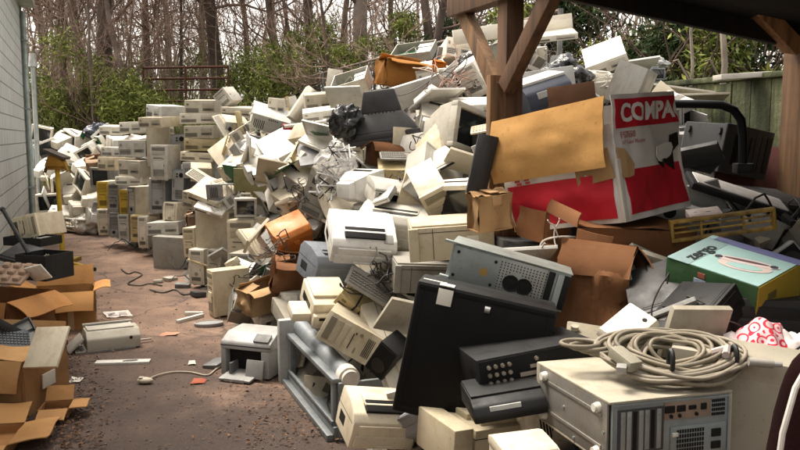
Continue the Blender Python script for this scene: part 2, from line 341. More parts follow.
def r_laser(st):
    w,d,h=.4,.4,.25; L=[]
    def A(n,mb,mat,role,par=None): L.append((n,mb.mesh(n),mat,role,par)); return len(L)-1
    y=-d/2
    if st=='a': prof=[(y+.03,.0),(d/2-.01,0),(d/2,.10),(d/2-.03,h-.01),(d/2-.09,h),(-.02,h*.93),(y+.05,h*.8),(y+.008,h*.62),(y+.01,.09)]
    else: prof=[(y+.01,0),(d/2,0),(d/2,h*.8),(d/2-.05,h*.98),(y+.2,h),(y+.05,h*.9),(y+.005,h*.7)]
    A('body',MB().prism(prof,-w/2,w/2,.012),'plastic','body')
    A('output_slot',MB().box((0,y+.1,h*.86),(w*.62,.09,.045),.004,Matrix.Rotation(.42 if st=='a' else .3,3,'X')) ,'dark','dark')
    A('output_tray',MB().box((0,y+.16,h*.965),(w*.64,.14,.012),.004,Matrix.Rotation(.1,3,'X')),'plastic','bezel')
    f=A('paper_tray',MB().box((0,y+.012,.052),(w*.9,.04,.07),.008).box((0,y-.01,.03),(w*.3,.01,.014),.003),'plastic','bay')
    A('front_door',MB().box((0,y+.006,h*.46),(w*.82,.012,h*.24),.005),'plastic','bezel')
    A('control_panel',MB().box((w*.36,y+.07,h*.80),(.06,.07,.02),.004,Matrix.Rotation(.5,3,'X')),'dark','bay2')
    for sg in(-1,1):
        mb=MB()
        for k in range(9): mb.box((sg*w/2,.0+.014*k,h*.35),(.004,.006,.06))
        A('side_vent',mb,'dark','dark2')
    A('seam',MB().box((0,.01,h*.58),(w+.002,d*.86,.003)),'dark','dark2')
    return (w,d,h),L
def r_inkjet(st):
    w,d,h=.42,.36,.28; L=[]
    def A(n,mb,mat,role,par=None): L.append((n,mb.mesh(n),mat,role,par)); return len(L)-1
    y=-d/2
    A('body',MB().box((0,.06,h*.32),(w*.96,d-.13,h*.62),.012).box((-w*.44,-.06,h*.32),(w*.1,.22,h*.62),.01).box((w*.40,-.06,h*.32),(w*.16,.22,h*.62),.01),'plastic','body')
    A('cavity',MB().box((-.02,-.06,h*.34),(w*.72,.1,h*.5)),'dark','dark')
    l=A('lid',MB().prism([(y+.01,h*.62),(d/2,h*.64),(d/2,h*.9),(d/2-.05,h),(y+.12,h*.97),(y+.02,h*.8)],-w/2,w/2,.014),'plastic','bezel')
    A('scanner_seam',MB().box((0,0,h*.715),(w*.995,d*.93,.005)),'dark','dark2',l)
    A('control_panel',MB().box((w*.3,y+.055,h*.9),(w*.3,.07,.012),.003,Matrix.Rotation(.55,3,'X')),'plastic','bay2',l)
    A('output_tray',MB().box((-.02,y-.01,h*.07),(w*.62,.2,.014),.004,Matrix.Rotation(.12,3,'X')).box((-.02,y-.10,h*.03),(w*.4,.03,.02),.004),'plastic','bay')
    if st=='b':
        A('front_door',MB().box((w*.24,y-.02,h*.24),(w*.34,.014,h*.42),.005,Matrix.Rotation(-.25,3,'X')),'plastic','bay')
        A('paper_guide',MB().box((-.1,y+.02,h*.2),(.02,.1,.08),.003),'plastic','bay2')
    return (w,d,h),L
def r_scanner():
    w,d,h=.4,.36,.16; L=[]
    def A(n,mb,mat,role,par=None): L.append((n,mb.mesh(n),mat,role,par)); return len(L)-1
    A('body',MB().box((.06,.02,h*.5),(w*.7,d*.85,h),.012).box((.06,-.16,h*.34),(w*.7,.04,h*.6),.01),'plastic','body')
    A('lid',MB().box((.06,.05,h+.008),(w*.62,d*.6,.022),.008),'plastic','bezel')
    A('side_arm',MB().box((-.14,-.04,h*.3),(w*.36,d*.42,h*.42),.02),'plastic','bezel')
    A('slot',MB().box((.06,-.181,h*.5),(w*.5,.006,.02)).box((-.082,.02,h*.55),(.006,.16,.05)),'dark','dark')
    A('control_panel',MB().box((.15,-.12,h+.004),(.08,.05,.012),.003),'plastic','bay2')
    return (w,d,h),L
def r_keyboard():
    w,d,h=.45,.17,.03; L=[]
    def A(n,mb,mat,role,par=None): L.append((n,mb.mesh(n),mat,role,par)); return len(L)-1
    A('base',MB().prism([(-d/2,0),(d/2,0),(d/2,h*.9),(d/2-.03,h),(-d/2,h*.5)],-w/2,w/2,.005),'plastic','body')
    mb=MB()
    for r in range(5):
        for k in range(18):
            if k in(14,): continue
            mb.box((-w/2+.024+.0237*k,-d/2+.03+.022*r,h*.62+.0028*r),(.02,.018,.014),0,None,(.75,.75))
    A('keys',mb,'plastic','bay'); return (w,d,h),L
def r_panel():
    w,d,h=.4,.02,.3; L=[]
    mb=MB().box((0,-.006,h/2),(w,.004,h),.001)
    for s in(-1,1): mb.box((s*(w/2-.002),.002,h/2),(.004,.016,h),.001)
    mb.box((0,.002,.002),(w-.01,.016,.004),.001).box((0,.002,h-.002),(w-.01,.016,.004),.001)
    L.append(('sheet',mb.mesh('sheet'),'plastic','body',None)); return (w,d,h),L
def r_lid():
    w,d,h=.4,.3,.06; L=[]
    def A(n,mb,mat,role,par=None): L.append((n,mb.mesh(n),mat,role,par)); return len(L)-1
    A('shell',MB().box((0,0,h*.4),(w,d,h*.8),.012),'plastic','body'); A('face_plate',MB().box((0,0,h*.84),(w*.9,d*.82,h*.2),.006),'plastic','bezel')
    A('hinge',MB().cyl((-.1,d/2,h*.5),(.1,d/2,h*.5),h*.25,10),'dark','dark'); return (w,d,h),L
def r_open():
    w,d,h=.4,.36,.16; L=[]; t=.006
    def A(n,mb,mat,role,par=None): L.append((n,mb.mesh(n),mat,role,par)); return len(L)-1
    mb=MB().box((0,0,t/2),(w,d,t)).box((0,d/2-t/2,h/2+t/2),(w,t,h-t)).box((0,-d/2+t/2,h/2+t/2),(w,t,h-t))
    for s in(-1,1): mb.box((s*(w/2-t/2),0,h/2+t/2),(t,d-2*t,h-t))
    A('case_shell',mb,'metal','body')
    A('circuit_board',MB().box((-.05,.02,.016),(w*.6,d*.75,.004)).box((-.1,.05,.03),(.06,.06,.03)).box((0,.05,.03),(.02,.16,.03)).box((.03,.05,.03),(.02,.16,.03)),'dark','board')
    A('drive_cage',MB().box((w*.3,-.06,h*.45),(.14,.18,h*.7),.003),'metal','metal')
    A('power_supply',MB().box((w*.27,.12,h*.42),(.15,.1,h*.7),.003),'metal','metal')
    A('wiring',MB().tube([(.05,.1,.06),(0,.05,.14),(-.06,-.02,.12),(-.1,-.08,.05)],.008,6).tube([(.06,.08,.06),(.02,.0,.15),(.05,-.08,.1)],.006,6),'cable','cable')
    return (w,d,h),L
def r_server():
    w,d,h=.5,.25,.16; L=[]
    def A(n,mb,mat,role,par=None): L.append((n,mb.mesh(n),mat,role,par)); return len(L)-1
    y=-d/2
    A('case_shell',MB().box((0,0,h/2),(w,d,h),.003).box((0,-.01,h+.003),(w+.01,d,.005),.001).box((-.14,y-.003,h/2),(.2,.006,h*.9),.002),'metal','body')
    p=A('vent_plate',MB().box((.055,y-.002,h/2),(.2,.004,h*.94),.001),'metal','metal')
    mb=MB()
    for i in range(15):
        for j in range(11):
            if (i-5)**2+(j-4.5)**2>8: mb.box((-.035+.0135*i,y-.0045,.02+.0118*j),(.005,.002,.005))
    A('vent_holes',mb,'dark','dark',p)
    for x in(.02,.075): A('fan',MB().cyl((x,y-.003,.06),(x,y-.007,.06),.034,20).tube([(x+.033*cos(a*.5236),y-.008,.06+.033*sin(a*.5236)) for a in range(13)],.003,5).cyl((x,y-.007,.06),(x,y-.010,.06),.012,12),'dark','dark',p)
    for x,ro in((.175,'dark'),(.212,'bay'),(.238,'dark')): A('drive_bay',MB().box((x,y-.004,h/2),(.026,.012,h*.9),.003),'plastic' if ro=='bay' else 'dark',ro)
    mb=MB()
    for x,z in((-.22,.03),(-.22,.13),(-.06,.03),(-.06,.13)): mb.cyl((x,y-.005,z),(x,y-.009,z),.007,8)
    A('screw',mb,'dark','dark'); A('rust_stain',MB().cyl((-.1,y-.0062,.075),(-.1,y-.0068,.075),.018,16),'card','rust')
    A('bracket',MB().box((-w/2-.012,y,h+.002),(.05,.03,.01),.002),'plastic','bay'); A('bracket',MB().box((-w/2-.004,y-.01,.01),(.04,.03,.02),.003),'plastic','bay')
    return (w,d,h),L
def r_cabinet():
    w,d,h=.52,.22,.5; L=[]
    def A(n,mb,mat,role,par=None): L.append((n,mb.mesh(n),mat,role,par)); return len(L)-1
    y=-d/2
    A('case_shell',MB().box((0,0,h/2),(w,d,h),.012),'plastic','body'); A('front_panel',MB().ring((0,y-.004,h/2),w-.02,h-.02,.02,.006,.002).box((0,y-.001,h/2),(w-.06,.004,h-.06),.001),'dark','bezel')
    A('tag',MB().box((-.15,y-.008,h-.04),(.055,.004,.06),.001).box((-.15,y+.02,h+.002),(.055,.06,.004),.001),'paper','white'); A('label_strip',MB().box((-.2,y+.06,h+.002),(.09,.02,.003)),'paper','white')
    A('hinge',MB().cyl((.0,y-.01,h-.05),(.02,y-.01,h-.05),.012,10),'metal','metal'); return (w,d,h),L
def r_receiver():
    w,d,h=.43,.3,.12; L=[]
    def A(n,mb,mat,role,par=None): L.append((n,mb.mesh(n),mat,role,par)); return len(L)-1
    y=-d/2
    A('case_shell',MB().box((0,0,h/2+.004),(w,d,h-.008),.005),'plastic','body'); p=A('back_plate',MB().box((0,y-.001,h/2),(w-.016,.004,h-.016),.001),'dark','bezel')
    cs=[(a,b) for a in(-.175,-.15,-.125,-.10) for b in(.035,.062,.089)]+[(.0,.092)]
    for x,z in cs: A('socket',MB().cyl((x,y-.002,z),(x,y-.011,z),.0075,12).cyl((x,y-.011,z),(x,y-.015,z),.0035,8),'metal','socket',p)
    A('rating_label',MB().box((-.03,y-.004,.045),(.07,.002,.014)).box((.01,y-.004,.025),(.06,.002,.01)).box((.0,y-.004,.068),(.05,.002,.012)),'paper','socket',p)
    A('connector',MB().box((.1,y-.006,.055),(.05,.012,.024),.002),'plastic','teal',p)
    for sx in(-1,1):
        for sy in(-1,1): A('foot',MB().cyl((sx*w*.4,sy*d*.38,.008),(sx*w*.4,sy*d*.38,-.012),.02,12),'dark','dark')
    return (w,d,h),L
def r_flatprinter():
    w,d,h=.46,.3,.17; L=[]
    def A(n,mb,mat,role,par=None): L.append((n,mb.mesh(n),mat,role,par)); return len(L)-1
    A('body',MB().box((.05,0,h*.46),(w-.1,d,h*.92),.008),'plastic','body'); A('end_cap',MB().box((-w/2+.045,0,h*.5),(.09,d+.006,h),.008),'plastic','bezel')
    A('deck',MB().box((.07,.01,h*.95),(w*.66,d*.8,.03),.006).box((-.06,.05,h*.98),(.08,d*.55,.03),.005),'plastic','bezel')
    A('seam',MB().box((.05,0,h*.70),(w-.098,d+.003,.003)).box((-.02,-d/2-.001,h*.4),(.003,.003,h*.6)),'dark','dark2')
    A('slot',MB().box((-.02,-.05,h*1.0),(.05,.03,.02)).cyl((-.1,-d/2-.002,.05),(-.1,-d/2+.002,.05),.006,8),'dark','dark'); return (w,d,h),L
def r_router():
    w,d,h=.19,.14,.04; L=[]
    L.append(('body',MB().box((0,0,h/2),(w,d,h),.012,None,(.9,.86)).mesh('body'),'plastic','body',None))
    for x in(-.05,.05): L.append(('dimple',MB().cyl((x,-.03,h-.004),(x,-.03,h+.001),.009,12).mesh('dimple'),'dark','dark2',0))
    L.append(('port_block',MB().slots(-.06,.06,.008,.022,5,-d/2-.001+.004,False).mesh('port_block'),'dark','dark',0)); return (w,d,h),L
def r_ups():
    w,d,h=.3,.24,.12; L=[]
    L.append(('body',MB().prism([(-d/2,.0),(d/2,0),(d/2,h),(-d/2+.07,h),(-d/2+.02,h*.75),(-d/2,h*.35)],-w/2,w/2,.012).mesh('body'),'plastic','body',None))
    L.append(('top_plate',MB().box((0,.03,h+.003),(w*.96,d*.7,.012),.003).mesh('top_plate'),'plastic','bezel',None))
    L.append(('badge',MB().box((-.02,-d/2-.001+.012,h*.52),(w*.42,.006,h*.4),.001,Matrix.Rotation(-.1,3,'X')).mesh('badge'),'paper','badge',None)); return (w,d,h),L
def r_orange():
    w,d,h=.36,.34,.27; L=[]
    def A(n,mb,mat,role,par=None): L.append((n,mb.mesh(n),mat,role,par)); return len(L)-1
    A('body',MB().box((0,0,h*.42),(w*.96,d*.96,h*.84),.03,None,(1.03,1.03)),'plastic','body')
    A('lid',MB().prism([(-d/2-.015,h*.62),(-d/2-.01,h*.86),(-d/2+.04,h),(d/2-.03,h*1.02),(d/2,h*.9),(d/2,h*.8),(-d/2+.005,h*.8),(-d/2+.005,h*.62)][::-1],-w/2-.004,w/2+.004,.012),'plastic','bezel')
    A('latch',MB().box((0,-d/2-.02,h*.58),(.06,.014,.05),.004),'plastic','bezel'); A('cord',MB().tube([(-.12,-d/2-.02,h*.9),(-.13,-d/2-.03,h*.5),(-.10,-d/2-.03,.0),(-.12,-d/2-.01,-.12)],.006,6).tube([(-.09,-d/2-.02,h*.95),(-.11,-d/2-.04,h*.4),(-.13,-d/2-.03,-.1)],.005,6),'cable','cable'); return (w,d,h),L
def carton_walls(w,d,h,t,crush=0.,seed=1):
    mb=MB().box((0,0,t/2),(w-.002,d-.002,t))
    def wall(a,b,z0,z1):
        a=Vector(a);b=Vector(b); n=(b-a).cross(Vector((0,0,1))).normalized(); o=Vector((seed*3.3,seed*1.1,0))
        def f(off): return lambda u,v: (lambda p:p+n*(off+crush*(noise.fractal(p*6+o,1,2,3))))(a.lerp(b,u)+Vector((0,0,z0+(z1-z0)*v)))
        mb.grid(10,8,f(0)); mb.grid(10,8,lambda u,v:f(-t)(1-u,v))
        mb.grid(10,1,lambda u,v:f(-t*v)(u,1))
    x,y=w/2,d/2; wall((-x,-y,0),(x,-y,0),t,h); wall((x,-y,0),(x,y,0),t,h); wall((x,y,0),(-x,y,0),t,h); wall((-x,y,0),(-x,-y,0),t,h); return mb
def flap(w,d,h,side,ln,ang,t=.005,bend=.0):
    L=(w if side in'fb' else d)-.006; mb=MB(); 
    R={'f':0,'r':pi/2,'b':pi,'l':-pi/2}[side]; off=d/2 if side in'fb' else w/2; M3=Matrix.Rotation(R,3,'Z')
    def fn(o): 
        def g(u,v):
            a=ang+bend*v*v+.05*sin(u*7)*v; p=Vector(((u-.5)*L*(1-.03*v),-sin(a)*ln*v,cos(a)*ln*v))+Vector((0,-cos(a)*o,-sin(a)*o)); p.y-=off; p.z+=h; return M3@p
        return g
    mb.grid(8,5,fn(0)); mb.grid(8,5,lambda u,v:fn(-t)(1-u,v))
    mb.grid(8,1,lambda u,v:(fn(0)(u,1).lerp(fn(-t)(u,1),v))); mb.grid(5,1,lambda u,v:fn(0)(1,u).lerp(fn(-t)(1,u),1-v)); mb.grid(5,1,lambda u,v:fn(0)(0,u).lerp(fn(-t)(0,u),v)); return mb
def r_carton(st,dims,flaps=None,seed=1):
    w,d,h=dims; L=[]
    L.append(('box_body',carton_walls(w,d,h,.005,.012 if st!='crushed' else .05,seed).mesh('box_body'),'card','body',None))
    if st=='crushed': fl=[('f',.5*d,1.45,.3),('b',.4*d,-1.2,.2),('l',.4*w,-1.3,0),('r',.4*w,1.9,.2)]
    else: fl=flaps or [('f',.5*d,1.9,.3),('b',.5*d,.9,.2),('l',.4*w,2.1,.2),('r',.4*w,1.6,.2)]
    for s,ln,a,b in fl: L.append(('flap',flap(w,d,h,s,ln,a,bend=b).mesh('flap'),'card','flap',None))
    return dims,L
def r_sealed(dims,seed):
    w,d,h=dims; mb=carton_walls(w,d,h,.005,.03 if w<.25 else .075,seed); o=Vector((seed,0,0))
    mb.grid(10,10,lambda u,v:Vector(((u-.5)*w*1.0,(v-.5)*d*1.0,h+.004+.02*noise.fractal(Vector((u*2,v*2,seed)),1,2,3))))
    if w>.25: return dims,[('box_body',mb.mesh('box_body',True,50),'card','body',None),('flap',flap(w,d,h,'f',.16,2.6,.005,.3).mesh('flap',True,50),'card','flap',None),('flap',flap(w,d,h,'r',.14,2.3,.005,.2).mesh('flap',True,50),'card','flap',None)]
    return dims,[('box_body',mb.mesh('box_body',True,50),'card','body',None),('tape',MB().box((0,0,h+.012),(.05,d*.98,.006),.002).box((0,-d/2-.012,h*.86),(.05,.012,h*.24),.002).mesh('tape'),'paper','flap',None)]
def r_drive():
    w,d,h=.15,.2,.042; L=[('case_shell',MB().box((0,0,h/2),(w,d,h),.002).box((0,.02,h+.0005),(w*.8,d*.7,.002)).mesh('case_shell'),'metal','metal',None),('front_plate',MB().box((0,-d/2-.003,h/2),(w,.008,h),.002).mesh('front_plate'),'plastic','body',None)]
    L.append(('tray_slot',MB().box((0,-d/2-.0075,h*.6),(w*.86,.002,.004)).mesh('tray_slot'),'dark','dark',1)); L.append(('eject_button',MB().box((.055,-d/2-.008,h*.25),(.014,.004,.006)).mesh('eject_button'),'plastic','bay2',1)); return (w,d,h),L
def r_board():
    w,d,h=.24,.2,.03; L=[('board',MB().box((0,0,.003),(w,d,.004)).mesh('board'),'dark','board',None)]
    mb=MB()
    for x,y,a,b,c in((-.06,.04,.04,.04,.02),(.04,.05,.012,.09,.014),(.06,.05,.012,.09,.014),(.08,.05,.012,.09,.014),(-.05,-.05,.09,.012,.012),(.05,-.06,.03,.03,.01),(-.1,-.01,.02,.05,.025)): mb.box((x,y,.005+c/2),(a,b,c),.001)
    L.append(('components',mb.mesh('components'),'plastic','bay2',None)); L.append(('bracket',MB().box((w/2,0,.02),(.003,d*.9,.045),.0005).mesh('bracket'),'metal','metal',None)); return (w,d,h),L
def r_bezel():
    w,d,h=.19,.03,.4; mb=MB().ring((0,-d/2,h/2),w,h,.014,d,.005)
    for z in(.36,.31,.26): mb.box((0,-d/2+.01,z-.03),(w-.02,.016,.007),.002)
    mb.box((0,-d/2+.01,.1),(w-.02,.01,.17),.002); L=[('front_frame',mb.mesh('front_frame'),'plastic','body',None),('vent',MB().slots(-.06,.06,.04,.13,7,-d/2+.004,True).mesh('vent'),'dark','dark2',None)]; return (w,d,h),L
def r_plain():
    w,d,h=.42,.4,.2; L=[]
    def A(n,mb,mat,role,par=None): L.append((n,mb.mesh(n),mat,role,par)); return len(L)-1
    A('case_shell',MB().box((0,0,h*.47),(w,d,h*.94),.006),'plastic','body'); A('lid',MB().box((0,.006,h*.965),(w*.97,d*.95,h*.07),.006),'plastic','bezel'); y=-d/2
    A('end_cap',MB().box((-w/2+.012,y-.002,h*.47),(.05,.02,h*.92),.006),'plastic','bezel'); A('groove',MB().box((-w*.24,y-.0005,h*.47),(.003,.003,h*.84)),'dark','dark2'); A('groove',MB().box((0,y-.0005,h*.80),(w*.9,.003,.003)),'dark','dark2')
    for x in(-.19,.19): A('screw',MB().cyl((x,y+.001,h*.2),(x,y-.006,h*.2),.008,10),'metal','metal')
    A('sticker',MB().box((.1,y-.001,h*.55),(.06,.003,.04),.0008),'paper','white'); return (w,d,h),L
def r_hero():
    w,d,h=.2,.46,.43; L=[]
    def A(n,mb,mat,role,par=None): L.append((n,mb.mesh(n),mat,role,par)); return len(L)-1
    sh=A('side_cover',MB().box((w/2-.004,0,h/2),(.008,d,h),.002).box((-w/2+.004,0,h/2),(.008,d,h),.002).box((0,0,h-.004),(w-.018,d,.008),.002),'plastic','body')
    bp=A('base_plate',MB().box((0,-.005,.004),(w-.018,d-.016,.008),.001),'metal','port2'); 
    for x in(-.05,.05): A('base_rib',MB().box((x,-.01,-.0005),(.012,d*.86,.005),.0015),'metal','port2',bp)
    for x,y in((-.068,-.18),(.068,-.18),(-.068,.17),(.068,.17)): A('foot',MB().cyl((x,y,.0),(x,y,-.010),.016,18).cyl((x,y,-.010),(x,y,-.020),.013,18),'plastic','white')
    for x,y in((.0,.20),(.0,-.05),(-.08,.02)): A('screw',MB().cyl((x,y,0),(x,y,-.004),.005,10),'metal','metal',bp)
    y=d/2-.004; rp=A('rear_panel',MB().box((0,y-.002,h/2),(w-.018,.006,h-.018),.001).box((0,y+.002,.012),(w-.018,.01,.006)).box((0,y+.002,h-.012),(w-.018,.01,.006)).box((w/2-.014,y+.002,h/2),(.006,.01,h-.03)),'metal','metal')
    A('slot_frame',MB().ring((0,0,0),.14,.168,.006,.004,.001),'metal','metal',rp) if False else None
    for k in range(7):
        z=.046+.0205*k
        if k in(2,5): A('open_slot',MB().box((.005,y+.003,z),(.118,.004,.013)),'dark','dark',rp)
        else: A('slot_cover',MB().box((.005,y+.004,z),(.122,.005,.0155),.001).cyl((.05,y+.006,z),(.05,y+.009,z),.004,8),'metal','silver2',rp)
    A('slot_recess',MB().box((.005,y+.0018,.108),(.135,.004,.158)),'metal','port',rp)
    io=A('port_plate',MB().box((.055,y+.003,.27),(.055,.004,.165),.001),'metal','rustmetal',rp)
    for z,a,b in((.205,.034,.022),(.245,.03,.02),(.285,.026,.013),(.325,.02,.02)): A('port',MB().box((.06,y+.006,z),(b,.006,a),.002),'dark','dark',rp)
    for z in(.21,.24,.30): A('port',MB().cyl((.038,y+.004,z),(.038,y+.009,z),.006,10),'dark','dark',rp)
    ps=A('power_supply',MB().box((-.042,y+.003,.31),(.09,.006,.20),.002),'metal','metal',rp)
    mb=MB()
    for i in range(5):
        for j in range(11): mb.box((-.072+.015*i,y+.0065,.235+.009*j),(.011,.003,.0055))
    A('fan_grille',mb,'dark','dark',rp)
    A('socket',MB().box((-.027,y+.0075,.372),(.026,.006,.034),.003),'dark','dark',rp); A('socket',MB().box((-.066,y+.0075,.372),(.024,.006,.034),.006),'dark','dark',rp); A('voltage_switch',MB().box((-.02,y+.008,.225),(.012,.006,.02),.001),'plastic','white',rp)
    mb=MB()
    for i in range(4):
        for j in range(7): mb.box((.03+.014*i,y+.0022,.36+.007*j),(.009,.003,.004))
    A('vent',mb,'dark','dark',rp)
    A('front_bezel',MB().box((0,-d/2-.012,h/2),(w,.03,h),.008),'plastic','bezel'); return (w,d,h),L
def r_closed(dims):
    w,d,h=dims; L=[]
    L.append(('box_body',MB().box((0,0,h/2),(w,d,h),.004).mesh('box_body'),'card','body',None)); return dims,L
def r_bag(dims,amp=.3,seed=1,film='bagfilm'):
    w,d,h=dims; return dims,[('film',MB().blob((0,0,h/2),(w*.95,d*.95,h*.95),amp,3.4,5,seed).mesh('film',True,60),film,'body',None)]
def r_bagclear(dims):
    w,d,h=dims; L=[]
    L.append(('film',MB().blob((0,0,h*.42),(w,d,h*.8),.35,3,4,5).mesh('film'),'clearfilm','body',None))
    rnd=random.Random(4)
    for k in range(9):
        a=[Vector((rnd.uniform(-.4,.4)*w,rnd.uniform(-.5,.1)*d,h*(1-q/6)+rnd.uniform(-.02,.02)-.05)) for q in range(7)]
        L.append(('cable',MB().tube(a,.006,6).mesh('cable'),'cable','dark' if k%3==0 else 'bay',None))
    return dims,L
def r_rod():
    return (.42,.05,.05),[('tube',MB().cyl((-.2,0,.025),(.2,0,.025),.016,14).mesh('tube'),'plastic','body',None),('end_cap',MB().cyl((.18,0,.025),(.21,0,.025),.024,14).mesh('end_cap'),'plastic','bezel',None)]
def r_grid():
    w,d,h=.46,.04,.1; mb=MB().ring((0,-d/2,h/2),w,h,.014,d,.003)
    return (w,d,h),[('frame',mb.mesh('frame'),'timber','body',None)]+[('bar',MB().box((0,0,h*q),(w-.03,.012,.008),.002).mesh('bar'),'timber','bezel',None) for q in(.4,.65)]+[('bar',MB().box((w*q,0,h*.5),(.01,.014,h-.03),.002).mesh('bar'),'timber','bezel',None) for q in(-.2,.2)]
def r_tray():
    w,d,h=.28,.26,.06; mb=MB().box((0,0,.012),(w,d,.024),.01)
    for x in(-.09,0,.09):
        for y in(-.08,.0,.08): mb.box((x,y,.036),(.06,.055,.03),.012,None,(.8,.8))
    return (w,d,h),[('tray_body',mb.mesh('tray_body'),'card','body',None)]
def r_speaker():
    w,d,h=.12,.16,.2
    return (w,d,h),[('box_body',MB().box((0,0,h/2),(w,d,h),.012).mesh('box_body'),'plastic','body',None),('grille',MB().box((0,-d/2-.001,h*.5),(w*.86,.008,h*.9),.004).mesh('grille'),'cloth','dark',None),('cone',MB().cyl((0,-d/2-.005,h*.36),(0,-d/2-.010,h*.36),.04,20).mesh('cone'),'dark','dark2',None)]
_RC={}
def recipe(kind,dims,opt):
    key=kind
    if kind in('carton_open','carton_crushed','carton_closed','carton_sealed','bag','bag_clear'): key=(kind,tuple(dims),str(opt.get('flaps')),opt.get('seed',1))
    if key in _RC: return _RC[key]
    if kind=='tower_hero': r=r_hero()
    elif kind.startswith('tower'): r=r_tower(kind[-1])
    elif kind=='case_flat': r=r_flat()
    elif kind in('crt_a','crt_b'): r=r_crt(kind[-1])
    elif kind.startswith('laser'): r=r_laser(kind[-1])
    elif kind=='inkjet': r=r_inkjet('a')
    elif kind=='inkjet_b': r=r_inkjet('b')
    elif kind=='carton_open': r=r_carton('open',dims,None,opt.get('seed',1))
    elif kind=='carton_crushed': r=r_carton('crushed',dims,None,opt.get('seed',2))
    elif kind=='case_plain': r=r_plain()
    elif kind=='drive_unit': r=r_drive()
    elif kind=='circuit_board': r=r_board()
    elif kind=='loose_bezel': r=r_bezel()
    elif kind=='carton_sealed': r=r_sealed(dims,opt.get('seed',1))
    elif kind=='carton_closed': r=r_closed(dims)
    elif kind=='bag': r=r_bag(dims,.3,opt.get('seed',1))
    elif kind=='bag_clear': r=r_bagclear(dims)
    else: r={'crt_black':r_crt_black,'small_crt':r_small_crt,'scanner':r_scanner,'keyboard':r_keyboard,'side_panel':r_panel,'panel_lid':r_lid,'case_open':r_open,'server_chassis':r_server,'black_cabinet':r_cabinet,'av_receiver':r_receiver,'flat_printer':r_flatprinter,'router':r_router,'ups_box':r_ups,'case_orange':r_orange,'rod':r_rod,'frame_grid':r_grid,'tray':r_tray,'speaker':r_speaker}[kind]()
    _RC[key]=r; return r
PAL=dict(cream=(.62,.56,.44),beige=(.50,.45,.345),greybeige=(.39,.365,.305),white=(.74,.71,.64),palegrey=(.50,.49,.455),grey2=(.33,.33,.325),grey=(.30,.295,.28),silver=(.48,.48,.46),slate=(.17,.19,.22),steel=(.37,.41,.405),steelgrey=(.25,.25,.25),yellowed=(.55,.44,.23),yellow=(.58,.40,.05),orange=(.62,.2,.03),black=(.005,.005,.0055),charcoal=(.035,.034,.034),navy=(.05,.06,.09),green=(.06,.13,.055),rust=(.18,.084,.040),rust2=(.34,.15,.04),tan=(.40,.25,.125),darkbrown=(.10,.045,.02),skin=(.42,.29,.2),olive=(.2,.2,.1),red=(.5,.03,.03),redwhite=(.6,.5,.46),maroon=(.09,.025,.02),ochre=(.42,.26,.05),carton=(.46,.25,.09),clear=(.8,.8,.8),cable=(.3,.27,.21))
CATN={'tower':('computer_tower','computer tower'),'case_flat':('desktop_case','desktop case'),'crt_a':('crt_monitor','monitor'),'crt_b':('crt_monitor','monitor'),'small_crt':('small_monitor','monitor'),'laser':('laser_printer','printer'),'inkjet':('inkjet_printer','printer'),'inkjet_b':('office_printer','printer'),'carton_open':('open_carton','carton'),'carton_crushed':('crushed_carton','carton'),'carton_closed':('carton','carton'),'bag':('plastic_bag','bag'),'bag_clear':('plastic_bag','bag'),'crt_black':('television','television'),'scanner':('dot_printer','printer'),'keyboard':('keyboard','keyboard'),'side_panel':('side_panel','panel'),'panel_lid':('flat_cover','cover'),'case_open':('open_chassis','chassis'),'server_chassis':('server_chassis','chassis'),'black_cabinet':('computer_cabinet','cabinet'),'av_receiver':('audio_receiver','audio unit'),'flat_printer':('flat_printer','printer'),'router':('network_box','router'),'ups_box':('power_box','power box'),'case_orange':('plastic_case','case'),'rod':('plastic_tube','tube'),'frame_grid':('wooden_frame','frame'),'tray':('packing_tray','tray'),'speaker':('loudspeaker','speaker'),'carton_sealed':('carton','carton'),'drive_unit':('disc_drive','drive'),'circuit_board':('circuit_board','circuit board'),'loose_bezel':('tower_faceplate','faceplate'),'case_plain':('desktop_case','desktop case'),'compaq_carton':('monitor_carton','carton')}
def roles(colname,kind,rnd):
    c=PAL[colname]; j=rnd.uniform(.84,1.1); w=rnd.uniform(-.025,.05); c=(c[0]*j*(1+w),c[1]*j,c[2]*j*(1-w*2))
    m=lambda k:tuple(min(.85,q*k) for q in c)
    R=dict(body=c,bezel=m(1.06),bay=m(.9),bay2=m(.42),dark=(.012,.012,.012),dark2=(.022,.02,.018),metal=(.36,.41,.42) if kind=='tower_hero' else (.42,.42,.40),port2=(.30,.285,.26),silver2=(.40,.43,.42),rustmetal=(.38,.30,.24),port=(.1,.1,.11),screen=(.012,.014,.014),board=(.03,.10,.045),cable=(.2,.18,.14),white=(.7,.68,.6),rust=(.4,.25,.08),socket=(.30,.26,.22),teal=(.02,.25,.3),flap=m(1.15),badge=(.5,.5,.48))
    if kind.startswith('tower') and colname=='yellow': R['body']=PAL['cream']; R['bay']=R['bay2']=m(.8)
    if kind=='panel_lid' and colname=='black': R['bezel']=(.74,.70,.66)
    if kind=='ups_box' and colname=='navy': R['bezel']=(.68,.66,.6)
    if kind in('black_cabinet',): R['bezel']=(.004,.004,.004)
    if kind=='side_panel': pass
    return R
